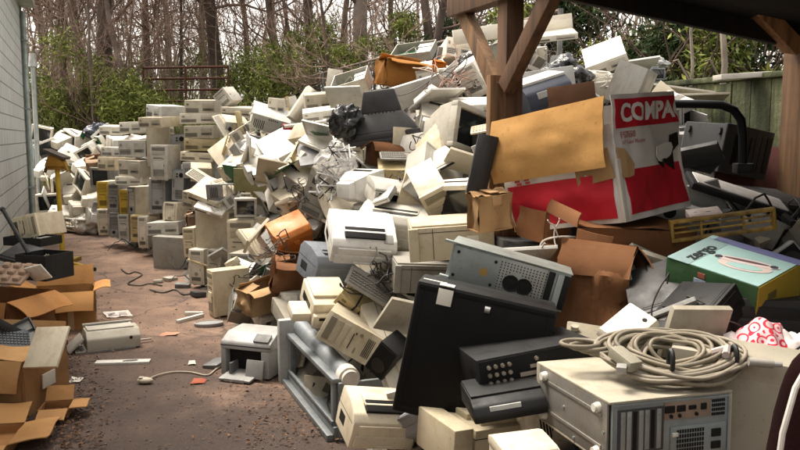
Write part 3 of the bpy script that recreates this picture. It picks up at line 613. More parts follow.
def build(kind,name,label,cat,colname,loc,q,dims,opt,idx):
    rnd=random.Random(idx*13+5)
    nd,L=recipe(kind,dims,opt)
    root=empty(name); R=Quaternion(q).to_matrix()
    root.location=Vector(loc)-R@Vector((0,0,dims[2]/2)); root.rotation_mode='QUATERNION'; root.rotation_quaternion=q
    root.scale=[a/b for a,b in zip(dims,nd)]
    tag(root,label,cat,opt.get('group')); rc=roles(colname,kind,rnd); obs=[]
    if opt.get('screen'): rc['screen']=opt['screen']
    for n,me,mat,role,par in L:
        o=link(n,me,mat,root if par is None else obs[par],rc[role]); obs.append(o)
    if kind.startswith(('tower_a','tower_b','tower_c','tower_d','case_flat')) and dims[0]>.12 and not opt.get('front'):
        w,d,h=nd
        for k in range(rnd.choice((0,1,1,2))):
            a,b=rnd.uniform(.03,.07),rnd.uniform(.018,.05); c=rnd.choice([(.7,.68,.6),(.7,.68,.6),(.6,.5,.15),(.3,.36,.45),(.12,.11,.1)])
            if kind=='case_flat': m_=MB().box((rnd.uniform(-.14,.14),rnd.uniform(-.1,.14),h+.0022),(a,b,.0012))
            else:
                s_=rnd.choice((-1,1)); m_=MB().box((s_*(w/2+.0022),rnd.uniform(-.13,.13),h*rnd.uniform(.25,.8)),(.0012,a,b))
            link('sticker',m_.mesh('sticker',False),'paper',root,c)
    return root
GRP={'drive_unit': 'disc drives in the heap', 'circuit_board': 'circuit boards in the heap', 'loose_bezel': 'loose bezels in the heap', 'tower': 'computer towers thrown on the heap', 'case_flat': 'desktop computer cases in the heap', 'crt_a': 'monitors thrown on the heap', 'crt_b': 'monitors thrown on the heap', 'inkjet': 'printers in the heap', 'laser': 'printers in the heap', 'keyboard': 'keyboards in the heap', 'side_panel': 'loose case panels in the heap', 'case_open': 'open chassis in the heap', 'panel_lid': 'loose plastic covers in the heap', 'speaker': 'loudspeakers in the heap'}
ITEMS=[
('tower_hero',None,'grey computer tower on its side under a coil of grey cable, round feet showing','greybeige',(.733,2.476,.848),(-.095,.7,.107,.7),(.193,.444,.415),{}),
('tower_b',None,'tall plain grey tower side standing beside the coiled cable','greybeige',(1.105,2.5,.778),(.808,.063,-.003,.585),(.19,.5,.5),{'front':1}),
('carton_closed','product_carton','green and pale blue carton with a handheld scanner picture printed on its lid','green',(1.311,3.119,1.145),(.89,.127,.035,-.436),(.384,.326,.163),{'seed':3}),
('server_chassis',None,'pale blue steel server chassis with black drive bays tipped above the black cabinet','steel',(.457,3.343,1.128),(.989,-.002,.126,-.082),(.492,.246,.157),{}),
('black_cabinet',None,'large black cabinet leaning in the heap with a white tag at its corner','black',(.288,3.008,.865),(.993,-.018,.098,-.071),(.527,.223,.507),{}),
('av_receiver',None,'black audio unit with rows of round sockets on its back','black',(.447,2.824,.902),(.993,-.036,-.072,.086),(.42,.293,.122),{}),
('ups_box',None,'small black rounded power box wedged under the black audio unit','black',(.348,2.62,.828),(.995,.049,-.056,.072),(.25,.2,.07),{}),
('flat_printer',None,'beige flat printer at the bottom edge beneath the black power box','beige',(.306,2.889,.607),(.972,.01,.025,.233),(.406,.265,.15),{}),
('inkjet',None,'cream printer corner at the bottom edge left of the cable coil tower','cream',(.377,2.3,.746),(.991,.043,-.006,.13),(.17,.2,.1),{}),
('laser_a',None,'cream printer with a grey window on its sloped end beside the grey frame','cream',(-.105,3.691,.376),(.979,.072,.095,.164),(.324,.273,.213),{}),
('router',None,'small white network box with two dimples behind the cable coil','white',(.8,2.75,1.037),(.901,.266,-.154,.306),(.19,.14,.04),{}),
('compaq_carton','monitor_carton','big red and white monitor carton with brown flap folded over one side','carton',(.958,4,1.571),(.931,-.061,-.061,.354),(.57,.66,.57),{}),
('carton_open',None,'rust brown open carton lying on its side under the red and white carton','rust',(1.03,3.75,1.226),(.727,.125,-.674,.044),(.16,.34,.6),{'seed':13}),
('carton_sealed',None,'crumpled brown carton slumped behind the black audio unit','rust',(.867,3.45,1.025),(.957,-.144,.069,-.243),(.32,.22,.4),{'seed':14}),
('carton_sealed',None,'small tan carton beside the big beige desktop case','tan',(.441,3.95,1.335),(.976,.046,-.036,.209),(.19,.13,.18),{'seed':15}),
('side_panel','cardboard_sheet','orange cardboard sheet standing above the red and white carton','rust',(1.106,5.2,1.936),(.989,.009,-.069,-.13),(.3,.02,.2),{}),
('side_panel',None,'white lid with a small black badge behind the steel chassis','white',(.561,3.7,1.109),(.876,.471,.035,.093),(.42,.02,.34),{}),
('case_plain',None,'big beige desktop case above the steel chassis','beige',(.269,4.322,1.163),(.999,.017,-.032,.018),(.434,.396,.189),{}),
('case_plain',None,'grey metal case with a beige edge just left of the black cabinet top','grey',(.118,4.774,.889),(.995,.04,.032,.083),(.342,.327,.179),{}),
('laser_a',None,'white printer with a long dark paper slot resting on the blue grey printer','white',(-.241,4.9,1.092),(.967,.218,.074,.105),(.4,.36,.2),{}),
('laser_b',None,'blue grey laser printer sitting open under the white slot printer','slate',(-.502,5.573,.815),(.955,.105,.089,.262),(.331,.331,.244),{}),
('scanner',None,'cream printer base with jutting tray below the blue grey printer','cream',(-.521,5,.651),(.956,.211,.076,.188),(.36,.34,.16),{}),
('tower_b',None,'beige tower tipped on its side above the grey frame with small front badge','beige',(-.264,4.704,.522),(.861,-.031,-.507,-.012),(.18,.36,.396),{}),
('case_flat',None,'yellowed slim case wrapped in thin black cable','yellowed',(-.181,4.9,.621),(.903,.267,.313,-.124),(.44,.2,.1),{'wrap':1}),
('keyboard',None,'grey keyboard sliding down beside the yellowed slim case','grey',(-.133,4.75,.777),(.89,.348,.292,-.04),(.42,.14,.03),{}),
('side_panel',None,'grey beige case panel leaning right right of yellowed slim case','greybeige',(.042,4.1,.76),(.925,.298,.19,.137),(.3,.02,.24),{}),
('speaker',None,'small black speaker under the tipped beige tower','black',(-.056,4,.59),(.919,.162,.285,-.219),(.12,.16,.2),{}),
('inkjet_b',None,'grey office printer sitting on the path with its front hanging open','grey2',(-1.034,5.65,.169),(.985,0,0,-.174),(.4,.36,.31),{}),
('tower_c',None,'beige tower standing on the path with paper on its top','beige',(-1.638,7.55,.233),(.857,.009,-.015,-.515),(.2,.36,.44),{}),
('case_orange','orange_case','orange plastic case with a hinged lid hung on the heap edge','orange',(-.894,6.467,.912),(.928,.264,-.138,.223),(.297,.281,.223),{}),
('carton_crushed',None,'crumpled brown carton on the ground behind the open grey printer','tan',(-1.104,6.3,.419),(.96,.019,-.095,.261),(.3,.25,.2),{'seed':14}),
('carton_crushed',None,'rust brown carton wedged under the orange case','rust',(-.856,6.2,.623),(.992,.051,.083,.083),(.28,.25,.25),{'seed':15}),
('panel_lid',None,'cream plastic cover leaning right left of orange case','cream',(-1.188,6.5,.836),(.891,.086,.364,-.258),(.3,.2,.06),{}),
('tower_a',None,'broad beige tower side below the small black screen device','beige',(-2.072,9,.664),(.829,.027,-.007,.559),(.2,.44,.46),{}),
('tower_b',None,'beige wide case upright under the small black screen device','beige',(-1.667,8.7,.566),(.995,0,0,-.104),(.3,.4,.5),{}),
('small_crt',None,'small silver housing with a rounded black screen','silver',(-1.661,8.6,.96),(.994,.088,.011,.068),(.25,.24,.27),{}),
('tower_d',None,'cream round front tower upright right of grey path tower','cream',(-2.231,9,.252),(.985,0,0,-.174),(.19,.3,.4),{}),
('tower_a',None,'grey beige tower case upright above standing beige tower','greybeige',(-1.969,8.8,.306),(.966,-.007,.025,-.259),(.2,.3,.32),{}),
('inkjet',None,'pale grey inkjet printer upright right of standing beige tower','palegrey',(-1.543,7.9,.206),(.995,.043,.004,-.087),(.28,.24,.2),{}),
('tower_a',None,'grey beige tower case upright above and right of standing beige tower','greybeige',(-1.577,8.2,.349),(.991,0,0,-.131),(.25,.35,.35),{}),
('side_panel',None,'olive green panel above the small black screen device','olive',(-1.575,8.4,1.251),(.996,.087,.017,-.002),(.34,.02,.24),{}),
('carton_crushed',None,'brown paper bundle squeezed beside the broad beige tower','skin',(-2.655,10.3,.593),(.987,.003,-.005,.162),(.2,.2,.24),{'seed':8}),
('case_flat',None,'cream desktop case tipped forward left of small black screen','cream',(-2.107,9,1.072),(.949,.242,.134,-.152),(.42,.4,.1),{}),
('case_flat',None,'white desktop case tipped forward above broad beige tower','white',(-2.064,8.9,.968),(.944,.291,.109,-.109),(.34,.36,.05),{}),
('inkjet',None,'pale grey inkjet printer tipped forward below and left of broad white case','palegrey',(-1.36,7.9,1.396),(.964,.155,-.115,.185),(.34,.3,.18),{}),
('keyboard',None,'cream keyboard leaning right below and right of white inset tower','cream',(-2.291,9.4,1.197),(.919,.267,.199,-.21),(.46,.17,.03),{}),
('crt_black','television','large black television set lying face down on the heap','charcoal',(-.138,6.2,1.86),(.681,.73,-.042,.045),(.56,.4,.44),{}),
('bag','plastic_bag','crumpled black plastic bag left of the black television','black',(-.409,6,1.811),(.966,0,.259,0),(.24,.22,.3),{'seed':14}),
('bag_clear','plastic_bag','clear plastic bag of cables hanging below the black bag','clear',(-.455,5.7,1.509),(.976,0,.216,0),(.26,.22,.4),{'seed':15}),
('case_flat',None,'yellowed cream desktop case right of the clear plastic bag','yellowed',(.025,5.978,1.455),(.981,.191,.008,.03),(.391,.302,.142),{}),
('carton_open',None,'dark brown open carton tucked under the black television','darkbrown',(-.122,6.1,1.579),(.99,.049,.037,.128),(.24,.2,.18),{'seed':17}),
('crt_a',None,'white monitor back right of the clear plastic bag','white',(-.296,5.5,1.33),(.34,-.018,-.053,.939),(.28,.28,.28),{}),
('tower_b',None,'grey tower aimed at the path above the orange case','greybeige',(-.541,6.011,1.346),(-.203,.136,.952,.186),(.186,.427,.39),{}),
('laser_b',None,'pale grey machine with round speaker grille above the white slot printer','palegrey',(-.019,5.15,1.14),(.988,.1,.045,-.107),(.46,.34,.24),{'grille':1}),
('inkjet',None,'pale grey inkjet printer upright below and left of yellowed desktop case','palegrey',(-.06,5.3,1.33),(.976,.106,.104,.161),(.3,.25,.15),{}),
('tower_b',None,'beige tower leaning back above the big beige case','beige',(.229,4.8,1.311),(.925,.292,-.231,.073),(.17,.3,.42),{}),
('crt_a',None,'white monitor with a dull purple screen by the small tan carton','white',(.389,4.7,1.337),(.938,.138,-.081,-.309),(.32,.32,.3),{}),
('tower_a',None,'grey beige tower case leaning left above leaning beige tower','greybeige',(.225,5.3,1.417),(.16,-.361,-.26,.881),(.19,.35,.36),{}),
('case_flat',None,'cream desktop case leaning right below and right of grey aimed tower','cream',(-.389,5.75,1.205),(.936,.253,.125,.208),(.34,.3,.12),{}),
('side_panel',None,'beige case panel upright above yellowed desktop case','beige',(.03,6,1.67),(.995,-.041,.03,.088),(.17,.03,.2),{}),
('tower_a',None,'beige tower case leaning right below and left of tipped monitor','beige',(.258,5.6,1.596),(.895,.323,.272,.144),(.16,.3,.26),{}),
('side_panel',None,'cream case panel leaning right below and right of tipped monitor','cream',(.428,5.2,1.532),(.889,.428,.16,-.014),(.28,.02,.2),{}),
('crt_a',None,'grey monitor tipped with its black screen towards the timber post','palegrey',(.368,5.7,1.714),(.914,-.07,.104,.386),(.42,.4,.38),{}),
('crt_b',None,'pale grey monitor tipped forward above and left of tipped monitor','palegrey',(.277,6.2,1.776),(.143,.108,-.16,.971),(.36,.34,.32),{}),
('case_flat',None,'flat white case lying on the tipped monitor','white',(.568,6.2,1.936),(.991,.104,-.009,.087),(.34,.34,.08),{}),
('tower_b',None,'white tower leaning against the timber post','white',(.664,7,2.223),(.92,.163,-.237,-.265),(.2,.28,.3),{}),
('side_panel','shelf_board','long white board laid across the heap top behind the timber post','white',(1.107,8,2.751),(.994,.066,-.073,.057),(1.2,.03,.14),{}),
('case_flat',None,'white desktop case tipped forward above black sack','white',(1.461,8,2.694),(.984,.173,-.051,.009),(.5,.3,.06),{}),
('bag','plastic_sack','black plastic sack slumped right of the timber post','black',(1.238,6.2,2.148),(.996,0,-.087,0),(.46,.4,.3),{'seed':1}),
('bag','cloth_bundle','dark cloth bundle left of the timber post','charcoal',(.619,7.4,2.387),(.954,0,-.301,0),(.3,.22,.14),{'seed':2}),
('ups_box',None,'dark blue case with a white lid and pale logo patch by the black sack','navy',(.975,5.6,1.995),(.973,.084,-.136,.167),(.36,.3,.2),{}),
('case_flat',None,'white desktop case tipped on the black sack','white',(1.713,6.8,2.364),(.944,.244,-.2,-.097),(.34,.36,.11),{}),
('case_open',None,'pale grey open cabinet with a wire strut behind the red and white carton','palegrey',(1.71,6,2.075),(.946,.021,.185,-.266),(.22,.3,.3),{}),
('laser_b',None,'cream laser printer upright right of black sack','cream',(1.57,6.4,2.147),(.992,.09,.036,.083),(.16,.16,.14),{}),
('side_panel',None,'white case panel tipped forward right of black sack','white',(2.422,8.2,2.412),(.863,.498,-.044,.075),(.35,.02,.25),{}),
('small_crt',None,'small blue grey set on the far heap above the red carton','slate',(2.388,7.6,2.277),(.996,0,0,.087),(.15,.15,.14),{}),
('bag',None,'pale grey plastic bag crumpled right of black sack','palegrey',(2.698,8.6,2.467),(1,0,0,0),(.3,.2,.14),{'seed':9}),
('side_panel',None,'grey beige case panel tipped forward above and right of red carton','greybeige',(2.283,6.6,2.048),(.842,.536,.045,-.051),(.5,.02,.2),{}),
('side_panel',None,'beige case panel lying above flat screen unit','beige',(2.373,6.4,1.999),(.819,.574,-.004,.021),(.4,.02,.2),{}),
('carton_crushed',None,'brown crumpled carton high on the heap right of the black television','rust2',(.01,8,2.307),(.982,.012,.069,.173),(.44,.3,.24),{'seed':12}),
('case_open',None,'grey open metal case on the ridge left of the high brown carton','palegrey',(-.474,8,2.22),(.956,.235,-.157,-.084),(.36,.3,.16),{}),
('side_panel',None,'cream case panel upright left of grey open case','cream',(-.667,8.2,2.252),(.991,-.082,.059,.091),(.15,.03,.26),{}),
('case_open',None,'shallow metal tray on the ridge above the high brown carton','palegrey',(.155,9,2.634),(.959,.232,-.08,-.142),(.46,.34,.1),{}),
('case_flat',None,'white desktop case upright above and left of white post tower','white',(.554,8.2,2.541),(.986,-.126,.054,.092),(.26,.3,.2),{}),
('side_panel','side_panel','white sheet panel right of the black television','white',(.156,7,2.086),(.91,.387,-.15,.01),(.44,.02,.26),{}),
('case_flat',None,'white desktop case tipped forward right of high brown carton','white',(.296,8,2.336),(.971,.212,-.061,.094),(.34,.3,.12),{}),
('carton_crushed',None,'orange crushed carton upright right of high brown carton','orange',(.36,7.9,2.367),(.992,.008,.087,.087),(.1,.1,.12),{'seed':2}),
('side_panel',None,'pale grey case panel tipped forward below and left of grey open case','palegrey',(-.503,7.4,2.063),(.926,.354,-.054,-.121),(.34,.02,.24),{}),
('tower_a',None,'white tower case leaning right above and left of tipped monitor','white',(.245,6.6,1.967),(.86,.36,.303,.197),(.14,.2,.22),{}),
('case_flat',None,'cream desktop case tipped forward below black bag','cream',(-.387,6.1,1.654),(.973,.219,.076,.024),(.2,.2,.06),{}),
('keyboard',None,'grey keyboard tipped forward above yellowed desktop case','grey',(0,5.9,1.561),(.981,.177,.028,.078),(.3,.12,.03),{}),
('tower_c',None,'small pale tower tipped on one corner on the ridge','palegrey',(-2.253,10.6,2.207),(.935,.002,-.328,-.137),(.19,.3,.22),{}),
('case_flat',None,'cream desktop case upright below and right of tipped corner tower','cream',(-2.041,10.5,2.023),(.996,.042,.02,-.07),(.46,.4,.13),{}),
('tower_a',None,'silver tower on its side with a round fan on its back','silver',(-1.547,9.6,1.912),(-.203,.797,-.071,.565),(.19,.38,.46),{}),
('side_panel','leaning_case','tall beige case leaning right on the ridge','beige',(-1.104,9.2,2.062),(.94,-.089,.287,.16),(.15,.16,.42),{}),
('case_flat',None,'broad white case facing up left of the clear plastic bag','white',(-1.273,8.6,1.593),(.905,.331,-.174,.204),(.42,.42,.12),{}),
('tower_e',None,'beige stripped tower lying below tipped corner tower','beige',(-2.059,10,1.835),(.61,-.056,.739,.28),(.18,.3,.3),{}),
('crt_b',None,'pale grey monitor upright left of broad white case','palegrey',(-1.766,9.4,1.572),(.264,.106,-.061,.957),(.3,.3,.28),{}),
('case_flat',None,'cream desktop case tipped forward left of broad white case','cream',(-2.032,9.6,1.509),(.846,.422,-.249,.212),(.4,.4,.12),{}),
('tower_b',None,'beige tower case leaning right above small black screen','beige',(-1.774,9,1.387),(.748,-.317,.418,.406),(.18,.4,.36),{}),
('side_panel',None,'white case panel leaning left below and left of broad white case','white',(-1.53,8.7,1.419),(.888,.198,-.359,.206),(.28,.02,.3),{}),
('case_flat',None,'cream desktop case upright above and right of silver fan tower','cream',(-1.504,9.8,2.061),(.995,.004,.043,.087),(.2,.3,.2),{}),
('side_panel',None,'cream case panel leaning left below and right of broad white case','cream',(-.973,7.8,1.429),(.848,.311,-.337,.266),(.44,.05,.34),{}),
('case_flat',None,'beige case with a dark mesh front right of the leaning ridge case','beige',(-.852,8.4,2.061),(.993,.066,-.041,.089),(.28,.3,.18),{}),
('case_flat',None,'white desktop case upright below and right of leaning ridge case','white',(-.793,8,1.926),(.989,.128,-.058,.05),(.34,.2,.1),{}),
('rod','plastic_tube','long white plastic tube pointing at the black bag','white',(-.919,7.8,1.825),(.998,0,-.061,0),(.42,.05,.05),{}),
('case_flat','plastic_scrap','small red plastic scrap at the end of the white tube','red',(-1.112,8,1.798),(.992,.09,.036,.083),(.1,.06,.05),{}),
('tower_a',None,'beige tower case leaning left right of broad white case','beige',(-.789,7.3,1.673),(.817,.121,-.455,.332),(.17,.3,.32),{}),
('case_flat',None,'cream desktop case leaning left left of grey aimed tower','cream',(-.912,7,1.194),(.93,.171,-.212,.245),(.34,.3,.14),{}),
('tower_e',None,'white stripped tower leaning right right of small black screen','white',(-1.064,7.2,1.207),(.908,.285,.218,.218),(.16,.25,.32),{}),
('inkjet',None,'pale grey inkjet printer leaning left left of clear bag','palegrey',(-.705,6.9,1.503),(.878,.07,-.297,.368),(.3,.25,.14),{}),
('keyboard',None,'pale grey keyboard leaning left right of broad white case','palegrey',(-.909,7.3,1.582),(.878,.182,-.368,.245),(.44,.16,.03),{}),
('case_flat',None,'pale case with striped drive slots on top of the left stack','palegrey',(-3.231,11.2,2.044),(.914,.026,.041,-.404),(.42,.42,.18),{}),
('case_flat',None,'cream desktop case upright below and left of top striped case','cream',(-3.274,11,1.903),(.975,.03,-.002,-.22),(.4,.4,.14),{}),
('tower_b',None,'beige tower case upright above white inset tower','beige',(-3.42,11.5,1.557),(.714,-.025,.013,.7),(.2,.34,.58),{}),
('tower_c',None,'white tower facing the path with a long grey front inset','palegrey',(-3.151,10.8,1.365),(.995,.005,.003,-.101),(.24,.4,.46),{}),
('case_flat',None,'beige case on top of the right hand column of stacked desktops','beige',(-2.641,11,2.105),(.997,.032,.004,-.074),(.44,.42,.19),{}),
('case_flat',None,'cream desktop case upright below top stacked desktop','cream',(-2.672,11,1.943),(.997,-.005,-.005,-.074),(.52,.42,.14),{}),
('case_flat',None,'beige desktop case upright below top stacked desktop','beige',(-2.639,10.9,1.767),(.996,.008,-.009,-.086),(.42,.42,.17),{}),
('case_flat',None,'yellowed desktop case upright below top stacked desktop','yellowed',(-2.657,10.9,1.592),(1,-.005,.013,-.024),(.42,.42,.16),{}),
('case_flat',None,'cream desktop case upright right of white inset tower','cream',(-2.689,10.9,1.443),(.998,.019,.023,-.058),(.45,.42,.12),{}),
('case_flat',None,'pale grey desktop case upright right of white inset tower','palegrey',(-2.696,10.8,1.257),(-.002,-.008,.01,1),(.36,.42,.22),{}),
('tower_a',None,'steel grey tower case upright above and right of white inset tower','steelgrey',(-3.066,11.3,1.532),(-.027,-.02,-.004,.999),(.19,.42,.42),{}),
('case_flat',None,'white desktop case upright below and left of top striped case','white',(-3.807,11.8,1.83),(.975,-.021,-.005,-.222),(.42,.4,.16),{}),
('case_flat',None,'pale grey desktop case upright above and left of white inset tower','palegrey',(-3.8,11.7,1.54),(.996,.01,-.003,-.086),(.42,.42,.24),{}),
('case_flat',None,'cream desktop case upright left of white inset tower','cream',(-3.763,11.6,1.253),(.969,.013,.012,-.247),(.42,.42,.24),{}),
('case_flat',None,'cream desktop case upright above left yellow tower','cream',(-4.306,12.2,1.291),(.973,-.026,.007,-.229),(.36,.42,.2),{}),
('case_flat',None,'white desktop case upright above right yellow tower','white',(-3.827,11.6,1.08),(.994,-.001,-.005,-.107),(.42,.42,.12),{}),
('tower_a',None,'yellow fronted tower leftmost in the row by the path','yellow',(-4.576,12.6,.805),(.995,.007,-.007,-.096),(.19,.42,.42),{}),
('tower_b',None,'grey tower case upright left of right yellow tower','grey',(-4.335,12.4,.757),(.992,-.026,.008,-.123),(.18,.42,.46),{}),
('tower_c',None,'yellow fronted tower second from the left in the row','yellow',(-4.098,12.2,.727),(.995,.023,.01,-.101),(.18,.42,.38),{}),
('tower_e',None,'cream stripped tower upright right of right yellow tower','cream',(-3.88,12,.758),(.957,.003,.012,-.289),(.17,.42,.42),{}),
('tower_d',None,'cream round front tower upright below left yellow tower','cream',(-4.555,12.5,.403),(.998,.031,-.01,-.063),(.19,.42,.41),{}),
('tower_e',None,'grey stripped tower upright below and left of right yellow tower','grey',(-4.315,12.3,.362),(.994,-.013,.019,-.106),(.17,.42,.37),{}),
('tower_c',None,'pale grey slim tower upright below right yellow tower','palegrey',(-4.078,12.1,.368),(.988,.005,-.008,-.154),(.18,.42,.36),{}),
('tower_b',None,'yellowed tower case upright below right yellow tower','yellowed',(-3.862,11.9,.36),(.999,.005,.007,-.043),(.17,.42,.4),{}),
('tower_d',None,'white round front tower upright above and left of grey path tower','white',(-3.589,11.5,.347),(.985,-.023,-.013,-.173),(.16,.42,.46),{}),
('tower_d',None,'grey round front tower upright right of right yellow tower','grey',(-3.251,11,.905),(.997,-.02,.003,-.075),(.23,.42,.48),{}),
('tower_a',None,'blue grey tower case upright below and right of white inset tower','slate',(-2.945,10.9,1.049),(.073,.027,.007,.997),(.17,.4,.42),{}),
('tower_d',None,'cream round front tower upright left of broad beige tower','cream',(-2.942,10.7,.685),(.967,-.019,.017,-.254),(.24,.4,.3),{}),
('case_flat',None,'pale grey desktop case upright above grey path tower','palegrey',(-3.067,10.6,.507),(.993,.004,-.03,-.114),(.46,.4,.17),{}),
('tower_b',None,'grey tower side standing on the path at the foot of the stacks','greybeige',(-2.939,10.3,.2),(.806,.018,-.014,.591),(.2,.5,.45),{}),
('case_flat',None,'beige desktop case upright right of white inset tower','beige',(-2.559,10.3,1.252),(.986,.098,.036,.13),(.26,.3,.18),{}),
('tower_c',None,'beige slim tower upright above and left of broad beige tower','beige',(-2.607,10.2,.925),(.971,.079,.08,-.21),(.2,.3,.2),{}),
('tower_a',None,'beige tower case upright above grey path tower','beige',(-3.379,11.2,.51),(.998,.005,.013,-.061),(.16,.4,.3),{}),
('tower_a',None,'cream tower case upright below and left of broad beige tower','cream',(-2.52,9.8,.423),(.985,.004,-.026,-.174),(.16,.3,.36),{}),
('crt_a',None,'white monitor leaning left right of corner downspout','white',(-7.01,16,1.442),(.964,.054,-.185,.185),(.42,.42,.42),{}),
('crt_b',None,'white monitor tipped forward right of corner downspout','white',(-6.726,16,1.561),(.185,.115,-.155,.964),(.4,.42,.4),{}),
('crt_a',None,'white monitor tipped forward above and left of left yellow tower','white',(-6.484,16.2,1.639),(.937,.133,.169,-.275),(.42,.42,.42),{}),
('bag',None,'navy plastic bag crumpled above left yellow tower','navy',(-6.075,16.2,1.799),(1,0,0,0),(.5,.4,.4),{'seed':14}),
('crt_a',None,'white monitor leaning left above left yellow tower','white',(-5.661,15.6,1.68),(.934,.011,-.344,.097),(.42,.42,.42),{}),
('crt_a',None,'white monitor leaning left above and left of right yellow tower','white',(-5.81,15.2,1.417),(.936,.206,-.233,-.163),(.42,.42,.42),{}),
('crt_a',None,'white monitor leaning left left of white inset tower','white',(-5.747,15.4,1.528),(.949,.2,-.231,-.08),(.42,.42,.42),{}),
('case_flat',None,'white desktop case upright left of top striped case','white',(-5.288,15,1.829),(.995,.043,.004,-.087),(.44,.42,.16),{}),
('crt_b',None,'white monitor upright above left yellow tower','white',(-5.122,14.6,1.537),(-.174,0,0,.985),(.4,.42,.4),{}),
('crt_b',None,'white monitor tipped forward below and right of corner downspout','white',(-6.806,15.4,1.03),(.255,.045,-.168,.951),(.4,.42,.4),{}),
('crt_a',None,'white monitor tipped forward left of left yellow tower','white',(-6.423,15.2,.849),(.944,.23,.026,.234),(.42,.42,.42),{}),
('crt_b',None,'white monitor leaning right above and left of left yellow tower','white',(-5.837,14.8,1.093),(.355,.206,-.062,.91),(.4,.42,.4),{}),
('carton_crushed',None,'pinkish tan crushed carton upright above left yellow tower','skin',(-5.5,14.6,1.174),(.981,.086,-.015,.173),(.4,.3,.3),{'seed':6}),
('crt_a',None,'white monitor leaning right left of right yellow tower','white',(-5.582,14.4,.858),(.9,.046,.245,-.358),(.42,.42,.42),{}),
('crt_b',None,'white monitor tipped forward above and right of wall cream case','white',(-5.962,14.6,.627),(.066,-.066,-.222,.971),(.4,.42,.4),{}),
('crt_a',None,'white monitor upright above and right of wall cream case','white',(-6.581,15,.484),(.988,.086,-.011,.13),(.42,.42,.42),{}),
('case_flat',None,'white desktop case tipped forward above and right of wall cream case','white',(-6.111,14.4,.315),(.981,.177,.028,.078),(.44,.42,.16),{}),
('crt_a',None,'white monitor upright below and left of left yellow tower','white',(-5.704,14.2,.37),(-.131,0,0,.991),(.42,.42,.42),{}),
('crt_b',None,'white monitor upright left of right yellow tower','white',(-5.372,14,.53),(.504,.156,-.01,.85),(.4,.42,.4),{}),
('bag',None,'white plastic bag crumpled below and left of left yellow tower','white',(-5.492,14,.177),(1,0,0,0),(.5,.4,.4),{'seed':13}),
('crt_b',None,'white monitor upright below and left of right yellow tower','white',(-5.254,13.8,.286),(-.173,.069,-.012,.982),(.4,.42,.4),{}),
('crt_a',None,'white monitor upright above and right of corner downspout','white',(-7.34,16.6,1.761),(.985,.097,.122,.075),(.42,.42,.42),{}),
('tower_a',None,'white tower case leaning right right of corner downspout','white',(-6.652,15.6,1.216),(.882,.185,.386,.198),(.2,.42,.42),{}),
('crt_a',None,'grey monitor upright above left yellow tower','grey',(-5.108,14,.986),(.984,.043,.008,-.173),(.42,.42,.42),{}),
('tower_b',None,'white tower case leaning right above left yellow tower','white',(-5.494,14.9,1.349),(.901,.102,.36,-.219),(.2,.42,.42),{}),
('case_flat',None,'white desktop case leaning right right of corner downspout','white',(-6.333,15.5,1.335),(.935,.271,.227,.015),(.44,.42,.16),{}),
('case_flat',None,'white desktop case upright above left yellow tower','white',(-4.741,13.6,1.447),(.991,-.002,.017,-.131),(.44,.42,.16),{}),
('panel_lid','flat_screen','black flat screen unit with pale face lying under the shed','black',(1.799,4.25,1.398),(.978,.13,.145,-.071),(.54,.24,.05),{}),
('side_panel','side_panel','dark red panel leaning in the shade by the board fence','maroon',(2.382,5.3,1.47),(.958,-.228,.167,-.042),(.55,.03,.42),{}),
('frame_grid','wooden_frame','yellow wooden frame with bars behind the green carton','ochre',(1.458,3.6,1.304),(.995,.048,-.076,-.049),(.46,.04,.1),{}),
('case_flat','small_box','small red and white box on the yellow wooden frame','redwhite',(1.527,4,1.31),(.986,.136,-.077,-.058),(.16,.1,.04),{}),
('side_panel','plank','dark weathered plank leaning on the red carton','charcoal',(1.582,4.6,1.569),(.887,.338,-.212,-.233),(.5,.03,.14),{}),
('side_panel','plank','charcoal case panel leaning right above and left of flat screen unit','charcoal',(1.832,4.9,1.56),(.919,.306,.177,.177),(.3,.03,.14),{}),
('case_flat',None,'charcoal desktop case upright left of flat screen unit','charcoal',(1.84,4.9,1.377),(.979,.101,.07,.165),(.5,.4,.1),{}),
('case_flat',None,'black desktop case upright right of flat screen unit','black',(2.106,4.6,1.31),(.979,.101,.07,.165),(.5,.4,.12),{}),
('case_open',None,'black open case in the shade left of the green carton','black',(1.072,3.35,1.027),(.95,.08,-.194,.232),(.26,.26,.14),{}),
('side_panel',None,'grey beige case panel leaning right left of green carton','greybeige',(1.13,3.5,1.105),(.921,.329,.193,.083),(.26,.03,.18),{}),
('side_panel',None,'grey beige case panel leaning right below and right of red carton','greybeige',(1.092,3.6,1.134),(.9,.32,.256,.149),(.24,.03,.14),{}),
('side_panel',None,'grey beige case panel tipped forward below and left of green carton','greybeige',(1.035,2.75,1.02),(.981,.177,.036,.077),(.22,.03,.2),{}),
('case_flat',None,'black desktop case leaning left below and left of green carton','black',(1.072,2.9,1.02),(.924,.015,-.271,.271),(.34,.24,.12),{}),
('side_panel',None,'grey case panel leaning left below and left of green carton','grey',(1.007,2.95,1.024),(.86,.402,-.303,-.081),(.26,.02,.14),{}),
('case_flat',None,'charcoal desktop case upright below and right of red carton','charcoal',(1.384,4.6,1.339),(.995,.004,.043,.087),(.6,.5,.1),{}),
('tower_b',None,'charcoal tower case upright right of steel chassis','charcoal',(.7,4.1,1.014),(.995,.004,.043,.087),(.4,.3,.3),{}),
('tower_b',None,'charcoal tower case upright below green carton','charcoal',(1.347,3.1,.901),(.995,.004,.043,.087),(.5,.4,.4),{}),
('tower_b',None,'charcoal tower case upright below red carton','charcoal',(1.036,4.1,1.066),(.995,.004,.043,.087),(.5,.4,.4),{}),
('tower_a',None,'cream case with a striped vent propped on a dark drawer by the wall','cream',(-3.597,7.9,.821),(.773,.074,.619,-.116),(.22,.4,.32),{}),
